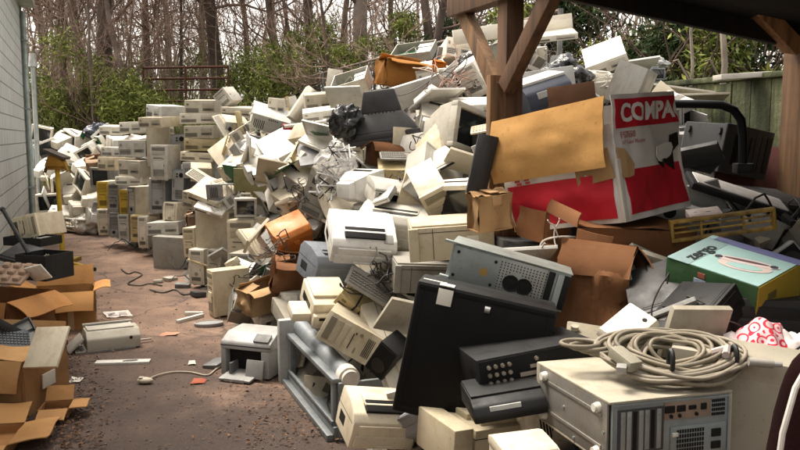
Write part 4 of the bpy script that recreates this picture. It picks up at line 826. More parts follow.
('case_open',None,'dark shallow drawer under the cream case by the wall','charcoal',(-3.515,7.6,.719),(.991,0,0,-.131),(.42,.3,.08),{}),
('panel_lid',None,'charcoal flat lid with a black stick resting on it','charcoal',(-3.117,6.6,.722),(.966,.185,.05,-.174),(.38,.26,.05),{}),
('tray',None,'pink beige moulded packing tray in the left junk row','skin',(-2.898,5.9,.698),(.973,.218,-.007,-.079),(.28,.26,.06),{}),
('side_panel','paper_sheet','white sheet beside the moulded packing tray','white',(-2.704,5.9,.69),(.938,.285,-.162,-.109),(.16,.012,.14),{}),
('case_open',None,'charcoal open chassis upright below wall cream case','charcoal',(-2.828,6.3,.686),(.985,0,0,-.174),(.3,.3,.2),{}),
('side_panel',None,'narrow dark sheet leaning between timber post and red carton flap','charcoal',(.407,3.98,1.562),(.994,.005,.104,.043),(.1,.03,.3),{}),
('case_flat',None,'grey beige desktop case leaning right left of green carton','greybeige',(1.048,3.45,1.101),(.916,.275,.23,.178),(.3,.22,.07),{}),
('case_flat',None,'charcoal desktop case leaning left left of green carton','charcoal',(1.089,3.2,1.058),(.945,.209,-.222,-.121),(.3,.3,.14),{}),
('tower_b',None,'charcoal tower case lying above flat screen unit','charcoal',(2.144,5.3,1.615),(.633,-.112,.754,.133),(.3,.4,.4),{}),
('side_panel','side_panel','cream panel leaning inside the nearest left carton','cream',(-2.131,4.72,.44),(.93,-.359,-.007,-.072),(.215,.02,.27),{}),
('laser_a',None,'white laser printer lying above and right of open grey printer','white',(-.863,6.167,.354),(.704,.009,-.71,.006),(.327,.327,.189),{}),
('crt_b',None,'charcoal monitor upright below timber post','charcoal',(.665,5.587,1.652),(.773,.089,-.073,.624),(.315,.315,.315),{}),
('case_open',None,'pale grey open chassis lying right of small black screen','palegrey',(-1.576,9.245,.96),(-.297,.658,.111,.683),(.361,.323,.133),{}),
('side_panel',None,'grey beige case panel lying above steel chassis','greybeige',(.704,4.798,1.294),(.754,-.058,-.649,-.081),(.348,.017,.296),{}),
('case_flat',None,'white desktop case leaning left right of white post tower','white',(.905,7.208,2.282),(-.46,-.077,.859,-.212),(.42,.4,.13),{}),
('tower_b',None,'beige tower case upturned above and right of black audio unit','beige',(.871,3.551,.947),(.132,-.223,.962,.083),(.166,.349,.349),{}),
('keyboard',None,'white keyboard upright below and right of white slot printer','white',(-.148,5.651,.828),(.867,-.074,-.105,.482),(.432,.163,.029),{}),
('tower_a',None,'white tower case lying below and right of white slot printer','white',(-.163,5.718,.906),(.55,-.38,-.485,-.564),(.192,.435,.425),{}),
('inkjet',None,'cream inkjet printer lying below and right of white slot printer','cream',(-.117,5.526,.867),(.746,.595,-.168,-.249),(.381,.301,.201),{}),
('side_panel',None,'grey beige case panel tipped back above and left of yellowed desktop case','greybeige',(-.199,7.04,1.56),(.534,-.736,-.397,-.123),(.414,.021,.352),{}),
('tower_d',None,'white round front tower lying right of standing beige tower','white',(-1.052,6.509,.32),(.609,.022,.669,.426),(.173,.383,.383),{}),
('tower_e',None,'grey stripped tower leaning right above and left of orange case','grey',(-1.473,9.033,.72),(.781,-.223,.497,.305),(.176,.371,.39),{}),
('tower_a',None,'white tower case lying below and right of black audio unit','white',(.605,2.964,.667),(.757,-.104,.643,.06),(.188,.425,.415),{}),
('tower_c',None,'grey beige slim tower upturned below and left of red carton','greybeige',(.804,4.767,1.299),(.166,.253,.912,-.278),(.174,.368,.349),{}),
('panel_lid',None,'grey beige plastic cover upturned left of white post tower','greybeige',(.406,7.376,2.155),(.092,.324,.883,.328),(.329,.256,.046),{}),
('side_panel',None,'silver case panel lying below and right of timber post','silver',(.871,6.279,1.949),(-.279,.691,-.139,.652),(.386,.019,.328),{}),
('tower_s',None,'grey beige metal tower upturned left of cable coil tower','greybeige',(.672,2.849,.751),(-.037,.114,.978,.171),(.183,.404,.394),{}),
('side_panel',None,'white case panel lying below and right of standing beige tower','white',(-1.266,6.836,.257),(.563,.057,.746,.352),(.416,.021,.353),{}),
('tower_a',None,'cream tower case leaning right above and right of orange case','cream',(-.78,7.228,.994),(.416,.262,.871,-.002),(.186,.421,.411),{}),
('case_flat',None,'grey beige desktop case tipped forward left of tipped beige tower','greybeige',(-.725,5.97,.356),(-.228,.044,-.166,.958),(.41,.391,.127),{}),
('tower_a',None,'grey beige tower case upright below and right of yellowed desktop case','greybeige',(.166,5.829,1.368),(.962,.025,.041,.27),(.178,.402,.393),{}),
('crt_b',None,'pale grey monitor leaning left above and right of cream printer','palegrey',(.107,4.051,.45),(.599,-.24,.011,.764),(.372,.372,.372),{}),
('case_open',None,'grey beige open chassis tipped forward left of flat screen unit','greybeige',(1.566,4.701,1.362),(.902,.299,.031,.309),(.379,.339,.139),{}),
('case_flat',None,'grey desktop case upright above and right of yellowed slim case','grey',(.072,5.258,.722),(.268,-.065,-.07,.959),(.436,.415,.135),{}),
('case_flat',None,'cream desktop case leaning left left of orange case','cream',(-1.439,8.68,.544),(.856,.2,-.417,-.233),(.435,.414,.135),{}),
('side_panel',None,'grey case panel tipped forward above and left of white post tower','grey',(.56,8.318,2.446),(-.094,.057,-.28,.954),(.412,.021,.351),{}),
('tower_c',None,'beige slim tower lying above and right of clear bag','beige',(-.361,7.51,1.56),(.72,.088,.674,.141),(.183,.387,.367),{}),
('tower_a',None,'grey beige tower case lying above and right of big beige case','greybeige',(.579,4.937,1.224),(.767,.026,-.597,-.232),(.166,.375,.366),{}),
('side_panel',None,'charcoal case panel lying below and right of tipped monitor','charcoal',(.644,5.4,1.508),(.539,.812,.164,.15),(.349,.017,.297),{}),
('tower_e',None,'white stripped tower tipped forward above and right of standing beige tower','white',(-1.669,7.953,.214),(.942,.256,.115,-.182),(.181,.38,.399),{}),
('tower_c',None,'white slim tower leaning right below and right of white slot printer','white',(-.16,5.584,.872),(.969,.052,.218,.106),(.175,.369,.35),{}),
('inkjet',None,'grey inkjet printer leaning left below grey aimed tower','grey',(-.622,6.868,1.001),(-.361,-.357,.861,-.04),(.402,.318,.212),{}),
('speaker',None,'steel grey speaker lying below and right of flat screen unit','steelgrey',(1.759,3.815,1.252),(.701,.439,-.528,.192),(.12,.16,.199),{}),
('crt_b',None,'pale grey monitor upright below and left of white post tower','palegrey',(.572,7.226,2.166),(.933,.099,-.017,-.344),(.34,.34,.34),{}),
('tower_b',None,'beige tower case lying below and right of steel chassis','beige',(.711,3.723,.93),(.567,.148,.806,.083),(.173,.364,.364),{}),
('laser_a',None,'steel grey laser printer upturned right of cream printer','steelgrey',(.128,3.74,.357),(.283,.244,.927,-.015),(.352,.352,.204),{}),
('side_panel',None,'grey beige case panel lying right of big beige case','greybeige',(.719,4.784,1.282),(.638,.303,-.687,.171),(.417,.021,.354),{}),
('case_flat',None,'cream desktop case lying right of clear bag','cream',(-.293,7.209,1.536),(.67,.57,-.293,-.374),(.417,.397,.129),{}),
('tower_b',None,'white tower case tipped forward left of white inset tower','white',(-5.02,15.087,1.487),(.986,.131,.095,.036),(.201,.423,.423),{}),
('case_flat',None,'silver desktop case lying below and left of black sack','silver',(1.081,5.889,1.998),(.726,.685,-.05,.046),(.39,.372,.121),{}),
('side_panel',None,'silver case panel tipped back below silver fan tower','silver',(-1.838,11.023,1.805),(-.006,-.027,.475,.879),(.407,.02,.346),{}),
('side_panel',None,'silver case panel lying above and left of small black screen','silver',(-2.385,10.93,1.2),(.743,-.145,.636,.147),(.35,.017,.297),{}),
('case_flat',None,'pale grey desktop case leaning right below and left of orange case','palegrey',(-1.277,8.071,.622),(.858,.101,.319,.39),(.397,.378,.123),{}),
('tower_c',None,'pale grey slim tower lying above and left of black sack','palegrey',(1.123,7.529,2.423),(-.225,.69,-.128,-.676),(.186,.393,.372),{}),
('tower_d',None,'white round front tower lying right of yellowed slim case','white',(.006,4.994,.581),(.71,.243,.655,.088),(.164,.363,.363),{}),
('crt_b',None,'white monitor lying left of orange case','white',(-1.395,8.674,.557),(.333,.702,-.387,.496),(.37,.37,.37),{}),
('case_flat',None,'silver desktop case upright below and left of orange case','silver',(-1.23,7.772,.546),(.881,.013,.046,-.47),(.408,.388,.126),{}),
('speaker',None,'steel grey speaker lying below flat screen unit','steelgrey',(1.633,3.98,1.254),(.039,.086,.75,-.655),(.105,.139,.174),{}),
('case_open',None,'grey open chassis leaning right below and right of standing beige tower','grey',(-1.359,6.965,.193),(.598,.278,-.023,.751),(.334,.299,.123),{}),
('keyboard',None,'charcoal keyboard tipped back above steel chassis','charcoal',(.757,4.722,1.194),(.925,-.211,-.134,-.286),(.393,.148,.026),{}),
('case_flat',None,'white desktop case lying above and left of white inset tower','white',(-4.797,15.083,1.492),(.687,-.171,-.587,-.393),(.445,.423,.138),{}),
('tower_a',None,'grey tower case lying right of black sack','grey',(1.53,6.313,2.044),(.549,-.374,-.584,-.466),(.164,.37,.361),{}),
('tower_c',None,'cream slim tower lying below and left of silver fan tower','cream',(-1.903,11.09,1.812),(.687,-.623,.236,-.29),(.155,.327,.31),{}),
('inkjet',None,'pale grey inkjet printer lying above and right of red carton','palegrey',(1.977,5.833,1.811),(.563,.289,-.774,.003),(.365,.288,.192),{}),
('tower_d',None,'white round front tower upright right of orange case','white',(-.893,7.093,.81),(.991,.11,.077,-.007),(.175,.388,.388),{}),
('tower_c',None,'cream slim tower leaning left below grey aimed tower','cream',(-.667,6.953,.98),(.04,.916,-.039,-.398),(.16,.337,.319),{}),
('case_flat',None,'beige desktop case upright right of wall cream case','beige',(-5.889,14.228,.128),(.992,.013,.099,-.077),(.397,.378,.123),{}),
('laser_a',None,'cream laser printer leaning right below and right of big beige case','cream',(.37,4.863,.977),(.524,.617,.569,-.142),(.341,.341,.197),{}),
('tower_b',None,'pale grey tower case lying below and left of leaning ridge case','palegrey',(-1.384,10.524,1.96),(.789,.603,-.082,.088),(.198,.417,.417),{}),
('tower_e',None,'grey stripped tower lying below and left of flat screen unit','grey',(1.566,4.28,1.25),(.131,-.616,.058,.775),(.185,.39,.409),{}),
('tower_b',None,'black tower case leaning right below and right of red carton','black',(1.427,4.689,1.391),(.403,.537,.741,-.034),(.166,.35,.35),{}),
('panel_lid',None,'white plastic cover leaning left below and left of orange case','white',(-1.211,7.491,.543),(-.484,.256,.827,.128),(.353,.274,.049),{}),
('laser_a',None,'steel grey laser printer lying above and left of flat screen unit','steelgrey',(1.965,5.646,1.601),(-.182,.745,-.014,-.641),(.328,.328,.19),{}),
('side_panel',None,'grey case panel leaning left left of flat screen unit','grey',(1.556,4.296,1.283),(.946,.164,-.18,-.216),(.394,.02,.335),{}),
('speaker',None,'grey speaker upturned right of green carton','grey',(1.774,3.56,1.138),(.322,.13,.932,-.106),(.106,.141,.177),{}),
('side_panel',None,'white case panel lying right of cream printer','white',(.11,3.725,.35),(-.113,.633,.054,.764),(.358,.018,.305),{}),
('side_panel',None,'yellowed case panel tipped forward above and left of standing beige tower','yellowed',(-2.168,8.946,.174),(.883,.418,.031,-.213),(.422,.021,.359),{}),
('tower_s',None,'grey metal tower tipped forward right of white post tower','grey',(.818,7.246,2.269),(.184,.167,-.23,.941),(.199,.439,.429),{}),
('speaker',None,'grey speaker upright left of steel chassis','grey',(.444,4.589,.913),(.973,.13,-.013,-.188),(.125,.167,.209),{}),
('laser_a',None,'beige laser printer lying below and right of tipped beige tower','beige',(-.126,4.78,.431),(.701,.307,-.637,-.092),(.399,.399,.231),{}),
('drive_unit',None,'beige disc drive leaning left above and right of standing beige tower','beige',(-1.523,7.948,.379),(.213,-.128,-.304,.92),(.114,.152,.032),{}),
('speaker',None,'steel grey speaker leaning left left of grey aimed tower','steelgrey',(-.919,6.973,1.305),(.735,.16,-.041,-.658),(.109,.145,.182),{}),
('side_panel',None,'white case panel tipped forward below and right of corner downspout','white',(-6.723,15.211,.9),(.421,.275,-.288,.815),(.316,.016,.269),{}),
('side_panel',None,'pale grey case panel leaning left below and right of white slot printer','palegrey',(-.075,5.336,.848),(-.456,-.557,.637,-.277),(.296,.015,.251),{}),
('loose_bezel',None,'yellowed loose bezel leaning right below and right of top stacked desktop','yellowed',(-2.061,9.551,1.605),(.678,-.157,.037,-.717),(.123,.019,.259),{}),
('keyboard',None,'white keyboard leaning right below and right of top stacked desktop','white',(-2.139,9.819,1.79),(.86,.152,.464,-.147),(.409,.155,.027),{}),
('loose_bezel',None,'cream loose bezel lying below timber post','cream',(.759,6.291,1.888),(.791,.313,-.488,.198),(.115,.018,.243),{}),
('loose_bezel',None,'cream loose bezel leaning left below small black screen','cream',(-1.17,6.469,.903),(.495,.661,-.55,.123),(.154,.024,.324),{}),
('side_panel',None,'yellowed case panel tipped forward below and right of broad white case','yellowed',(-.832,6.854,1.479),(.35,.751,.457,-.323),(.309,.015,.263),{}),
('side_panel',None,'white case panel lying above and right of white post tower','white',(.944,7.019,2.38),(.551,-.805,-.217,.022),(.255,.013,.217),{}),
('drive_unit',None,'white disc drive leaning left below and left of yellowed desktop case','white',(-.097,5.15,1.324),(.943,.177,-.207,-.19),(.119,.159,.033),{}),
('keyboard',None,'cream keyboard tipped forward below timber post','cream',(.665,5.39,1.776),(.984,.124,-.098,-.08),(.388,.147,.026),{}),
('inkjet',None,'beige inkjet printer leaning left right of leaning beige tower','beige',(.649,4.645,1.377),(.769,.318,-.28,-.479),(.263,.208,.138),{}),
('loose_bezel',None,'pale grey loose bezel upturned below orange case','palegrey',(-.902,6.919,.733),(.132,.1,.966,.199),(.162,.026,.342),{}),
('side_panel',None,'white case panel tipped back above wall cream case','white',(-6.547,14.778,.591),(.604,-.462,.264,.594),(.329,.016,.28),{}),
('loose_bezel',None,'cream loose bezel lying above orange case','cream',(-.887,6.846,1.14),(.113,-.309,-.587,.74),(.172,.027,.363),{}),
('side_panel',None,'pale grey case panel leaning left left of yellowed desktop case','palegrey',(-.219,7.01,1.499),(.16,-.205,.029,.965),(.38,.019,.323),{}),
('keyboard',None,'beige keyboard tipped forward above and left of small black screen','beige',(-1.991,8.968,1.135),(.46,.112,-.26,.842),(.369,.14,.025),{}),
('panel_lid',None,'cream plastic cover lying right of white post tower','cream',(.84,7.149,2.194),(.604,.127,.746,-.25),(.272,.212,.038),{}),
('drive_unit',None,'cream disc drive leaning right below and left of silver fan tower','cream',(-1.893,10.95,1.81),(.149,.888,-.136,.412),(.143,.191,.04),{}),
('speaker',None,'beige speaker upright left of white post tower','beige',(.399,7.154,2.152),(.79,.03,-.127,-.599),(.083,.11,.138),{}),
('speaker',None,'grey speaker tipped forward below white slot printer','grey',(-.171,5.398,.816),(.964,.113,.113,-.214),(.081,.108,.135),{}),
('drive_unit',None,'steel grey disc drive tipped forward below and left of broad white case','steelgrey',(-1.365,7.732,1.377),(-.118,-.091,-.259,.954),(.122,.162,.034),{}),
('side_panel',None,'grey beige case panel leaning right right of clear bag','greybeige',(-.361,7.03,1.525),(.436,.575,.662,-.201),(.389,.019,.331),{}),
('speaker',None,'beige speaker lying below and right of corner downspout','beige',(-6.735,15.161,.929),(.037,-.639,-.232,.732),(.08,.107,.134),{}),
('loose_bezel',None,'silver loose bezel lying right of wall cream case','silver',(-5.611,13.794,.216),(.14,-.632,-.227,.727),(.18,.028,.379),{}),
('speaker',None,'beige speaker leaning left below and right of broad white case','beige',(-.825,6.798,1.473),(.797,.385,-.092,-.456),(.111,.148,.185),{}),
('speaker',None,'cream speaker leaning left above standing beige tower','cream',(-1.675,7.914,.448),(-.182,.84,-.029,-.511),(.072,.097,.121),{}),
('circuit_board',None,'green circuit board lying right of corner downspout','palegrey',(-6.312,16.005,1.732),(.62,.233,-.647,-.378),(.145,.121,.018),{}),
('loose_bezel',None,'white loose bezel lying below grey aimed tower','white',(-.658,6.612,1.05),(.71,-.508,-.237,.426),(.165,.026,.348),{}),
('drive_unit',None,'cream disc drive leaning right below and right of white slot printer','cream',(-.13,5.376,.811),(.883,-.198,.285,-.316),(.093,.124,.026),{}),
('drive_unit',None,'white disc drive lying right of clear bag','white',(-.361,7.03,1.449),(-.128,.717,.048,-.683),(.127,.169,.035),{}),
('loose_bezel',None,'grey beige loose bezel upturned below big beige case','greybeige',(.375,4.824,.855),(-.253,-.512,.801,-.181),(.147,.023,.309),{}),
('drive_unit',None,'white disc drive lying left of broad white case','white',(-1.849,9.089,1.532),(.641,-.638,-.017,-.425),(.12,.161,.034),{}),
('side_panel',None,'steel grey case panel leaning right above and right of orange case','steelgrey',(-.761,6.78,1.051),(-.042,.733,-.436,.52),(.326,.016,.277),{}),
('loose_bezel',None,'white loose bezel leaning left below and right of tipped monitor','white',(.696,5.291,1.523),(-.065,-.382,-.368,.845),(.158,.025,.332),{}),
('panel_lid',None,'white plastic cover tipped forward left of broad white case','white',(-1.541,8.635,1.578),(.886,.404,.146,-.172),(.282,.219,.039),{}),
('side_panel',None,'grey beige case panel leaning right above and right of small black screen','greybeige',(-1.516,9.074,1.039),(.976,-.032,.183,-.115),(.323,.016,.274),{}),
('side_panel',None,'cream case panel lying above and left of grey aimed tower','cream',(-.805,6.759,1.408),(-.366,.196,.795,-.442),(.35,.018,.298),{}),
('circuit_board',None,'green circuit board leaning right above small black screen','silver',(-1.858,8.884,1.298),(-.484,.446,.233,.715),(.232,.193,.029),{}),
('drive_unit',None,'steel grey disc drive leaning left below and left of left yellow tower','steelgrey',(-5.213,13.691,.503),(.78,-.523,-.139,.314),(.14,.186,.039),{}),
('loose_bezel',None,'white loose bezel leaning left below and right of white slot printer','white',(-.087,5.28,.831),(.573,.181,-.087,-.795),(.137,.022,.287),{}),
('loose_bezel',None,'white loose bezel tipped forward above timber post','white',(.783,6.139,2.128),(.211,.023,-.346,.914),(.153,.024,.322),{}),
('side_panel',None,'pale grey case panel leaning left left of white post tower','palegrey',(.482,7.079,2.195),(.147,.877,.187,-.416),(.26,.013,.221),{}),
('panel_lid',None,'yellowed plastic cover lying below and right of tipped corner tower','yellowed',(-1.954,9.882,1.856),(.768,.011,.639,.034),(.32,.249,.044),{}),
('drive_unit',None,'cream disc drive leaning right below and left of broad white case','cream',(-1.272,7.763,1.416),(.878,-.287,.275,.265),(.109,.146,.031),{}),
('panel_lid',None,'cream plastic cover lying above and right of white post tower','cream',(.943,7.013,2.402),(.651,-.417,-.536,.339),(.333,.259,.046),{}),
('drive_unit',None,'white disc drive leaning left below broad white case','white',(-1.1,7.127,1.296),(-.345,.816,-.286,-.366),(.094,.125,.026),{}),
('drive_unit',None,'grey beige disc drive leaning right above steel chassis','greybeige',(.666,4.593,1.283),(.611,-.042,.294,-.734),(.103,.137,.029),{}),
('loose_bezel',None,'silver loose bezel tipped forward above and right of timber post','silver',(.996,7.004,2.246),(-.318,-.083,-.334,.883),(.179,.028,.376),{}),
('loose_bezel',None,'grey loose bezel lying above and left of small black screen','grey',(-1.935,8.808,1.098),(.71,.049,.693,.115),(.187,.03,.395),{}),
('panel_lid',None,'cream plastic cover lying left of broad white case','cream',(-1.497,7.936,1.52),(.333,-.567,.579,-.483),(.23,.179,.032),{}),
('panel_lid',None,'silver plastic cover tipped forward below and left of tipped monitor','silver',(.257,5.256,1.552),(-.254,-.153,-.27,.916),(.234,.182,.032),{}),
('keyboard',None,'beige keyboard leaning right below and right of tipped monitor','beige',(.637,5.235,1.494),(.895,.095,.394,-.188),(.301,.114,.02),{}),
('speaker',None,'steel grey speaker tipped forward below grey aimed tower','steelgrey',(-.619,6.555,1.078),(.762,.298,-.233,.526),(.093,.123,.154),{}),
('side_panel',None,'beige case panel lying below broad white case','beige',(-1.113,7.105,1.381),(.298,-.545,-.316,.717),(.379,.019,.322),{}),
('loose_bezel',None,'white loose bezel tipped forward above and right of orange case','white',(-.778,6.78,1.031),(.849,.173,-.015,.498),(.115,.018,.241),{}),
('panel_lid',None,'pale grey plastic cover leaning right above steel chassis','palegrey',(.652,4.731,1.159),(.638,.476,.065,.602),(.283,.22,.039),{}),
('side_panel',None,'pale grey case panel leaning left right of small black screen','palegrey',(-1.557,9.044,.983),(.588,-.004,-.268,.763),(.277,.014,.236),{}),
('side_panel',None,'grey case panel lying above timber post','grey',(1.022,6.957,2.343),(.553,-.54,-.101,-.627),(.313,.016,.266),{}),
('panel_lid',None,'white plastic cover lying above yellowed desktop case','white',(.082,5.969,1.633),(.606,-.78,.053,-.146),(.224,.175,.031),{}),
('keyboard',None,'pale grey keyboard leaning right right of clear bag','palegrey',(-.339,6.959,1.51),(.929,.002,.303,-.213),(.448,.169,.03),{}),
('circuit_board',None,'green circuit board lying right of tipped monitor','white',(.631,5.202,1.591),(-.278,.662,-.322,.617),(.205,.171,.026),{}),
('side_panel',None,'grey beige case panel leaning left above and right of white post tower','greybeige',(.779,6.009,2.283),(.257,-.158,-.131,.944),(.289,.014,.246),{}),
('side_panel',None,'steel grey case panel lying above and left of clear bag','steelgrey',(-.72,6.777,1.575),(.553,-.289,-.698,.35),(.338,.017,.288),{}),
('panel_lid',None,'grey plastic cover tipped forward below broad beige tower','grey',(-1.923,8.672,.375),(-.166,-.423,.808,-.373),(.284,.221,.039),{}),
('panel_lid',None,'beige plastic cover tipped forward below and right of white slot printer','beige',(-.126,5.214,.819),(.732,.455,.273,-.427),(.332,.258,.046),{}),
('panel_lid',None,'grey beige plastic cover lying above and right of orange case','greybeige',(-.761,6.78,1.058),(.814,-.409,.41,-.042),(.334,.26,.046),{}),
('drive_unit',None,'white disc drive leaning right below silver fan tower','white',(-1.825,10.866,1.759),(.421,-.197,.865,-.191),(.125,.167,.035),{}),
('drive_unit',None,'beige disc drive tipped forward below timber post','beige',(.707,5.396,1.703),(.965,.229,-.004,.127),(.107,.143,.03),{}),
('side_panel',None,'silver case panel lying left of broad white case','silver',(-1.483,7.867,1.598),(.649,-.337,-.499,-.464),(.263,.013,.224),{}),
('drive_unit',None,'silver disc drive lying below and right of small black screen','silver',(-1.536,9.038,.822),(.031,-.618,-.3,.726),(.104,.138,.029),{}),
('side_panel',None,'white case panel leaning right above tipped monitor','white',(.287,6.252,1.993),(-.316,.161,-.49,.796),(.361,.018,.307),{}),
('circuit_board',None,'green circuit board leaning left below broad white case','yellowed',(-.969,6.731,1.448),(.909,-.107,-.26,.307),(.236,.197,.029),{}),
('circuit_board',None,'green circuit board leaning right above left yellow tower','white',(-5.672,15.133,1.621),(-.355,.468,.179,.789),(.201,.168,.025),{}),
('drive_unit',None,'cream disc drive tipped back above yellowed slim case','cream',(-.164,5.154,.81),(.87,-.232,.101,.424),(.123,.165,.035),{}),
('side_panel',None,'white case panel lying above and left of clear bag','white',(-.67,6.798,1.676),(.003,.631,-.44,.639),(.35,.018,.298),{}),
('panel_lid',None,'white plastic cover tipped forward above and left of clear bag','white',(-.689,6.822,1.672),(.91,.288,.088,-.283),(.282,.219,.039),{}),
('panel_lid',None,'yellowed plastic cover leaning right above and right of small black screen','yellowed',(-1.652,9.081,1.133),(.571,.434,-.237,.655),(.242,.188,.034),{}),
('panel_lid',None,'cream plastic cover lying below and right of yellowed desktop case','cream',(.098,5.213,1.348),(.648,-.476,-.441,-.398),(.255,.198,.035),{}),
('loose_bezel',None,'pale grey loose bezel leaning right below timber post','palegrey',(.627,5.063,1.635),(.842,-.002,.54,.002),(.155,.024,.326),{}),
('side_panel',None,'silver case panel leaning left above and right of small black screen','silver',(-1.188,7.225,1.263),(.782,.255,.016,-.569),(.362,.018,.308),{}),
('inkjet',None,'beige inkjet printer leaning left below and right of timber post','beige',(.918,6.313,1.924),(-.385,.215,.861,.254),(.234,.185,.123),{}),
('loose_bezel',None,'yellowed loose bezel leaning left above steel chassis','yellowed',(.65,4.631,1.176),(.8,-.22,-.306,-.468),(.151,.024,.319),{}),
('loose_bezel',None,'cream loose bezel leaning right below and left of silver fan tower','cream',(-1.817,9.295,1.748),(.852,-.046,.48,.202),(.141,.022,.297),{}),
('circuit_board',None,'green circuit board tipped forward right of big beige case','cream',(.54,4.589,1.177),(.948,.259,-.064,-.175),(.197,.165,.025),{}),
('circuit_board',None,'green circuit board lying below and left of orange case','white',(-1.217,7.318,.464),(.507,-.563,.153,.635),(.182,.152,.023),{}),
('loose_bezel',None,'pale grey loose bezel leaning left left of small black screen','palegrey',(-1.934,8.789,.954),(-.467,-.143,.868,-.088),(.129,.02,.272),{}),
('side_panel',None,'white case panel leaning left above and right of small black screen','white',(-1.557,9.053,1.066),(.72,-.373,-.2,.549),(.358,.018,.305),{}),
('side_panel',None,'silver case panel lying above and right of orange case','silver',(-.701,6.702,1.012),(.464,-.066,.677,-.568),(.3,.015,.255),{}),
('circuit_board',None,'green circuit board upright below and left of black bag','beige',(-.661,6.721,1.729),(.982,-.118,.087,-.121),(.153,.127,.019),{}),
('side_panel',None,'grey case panel leaning right below and right of timber post','grey',(.86,6.238,1.939),(.69,-.21,.48,.499),(.248,.012,.21),{}),
('circuit_board',None,'green circuit board leaning right below and left of silver fan tower','white',(-1.911,10.896,1.803),(.829,.108,.302,-.459),(.168,.14,.021),{}),
('side_panel',None,'pale grey case panel leaning right left of left yellow tower','palegrey',(-6.135,14.624,.9),(.742,.03,.517,.426),(.366,.018,.311),{}),
('loose_bezel',None,'yellowed loose bezel upright left of leaning ridge case','yellowed',(-1.447,10.323,2.078),(.461,-.083,.038,.883),(.121,.019,.255),{})]
MX0,MY0,MS=-8.0,1.6,.2
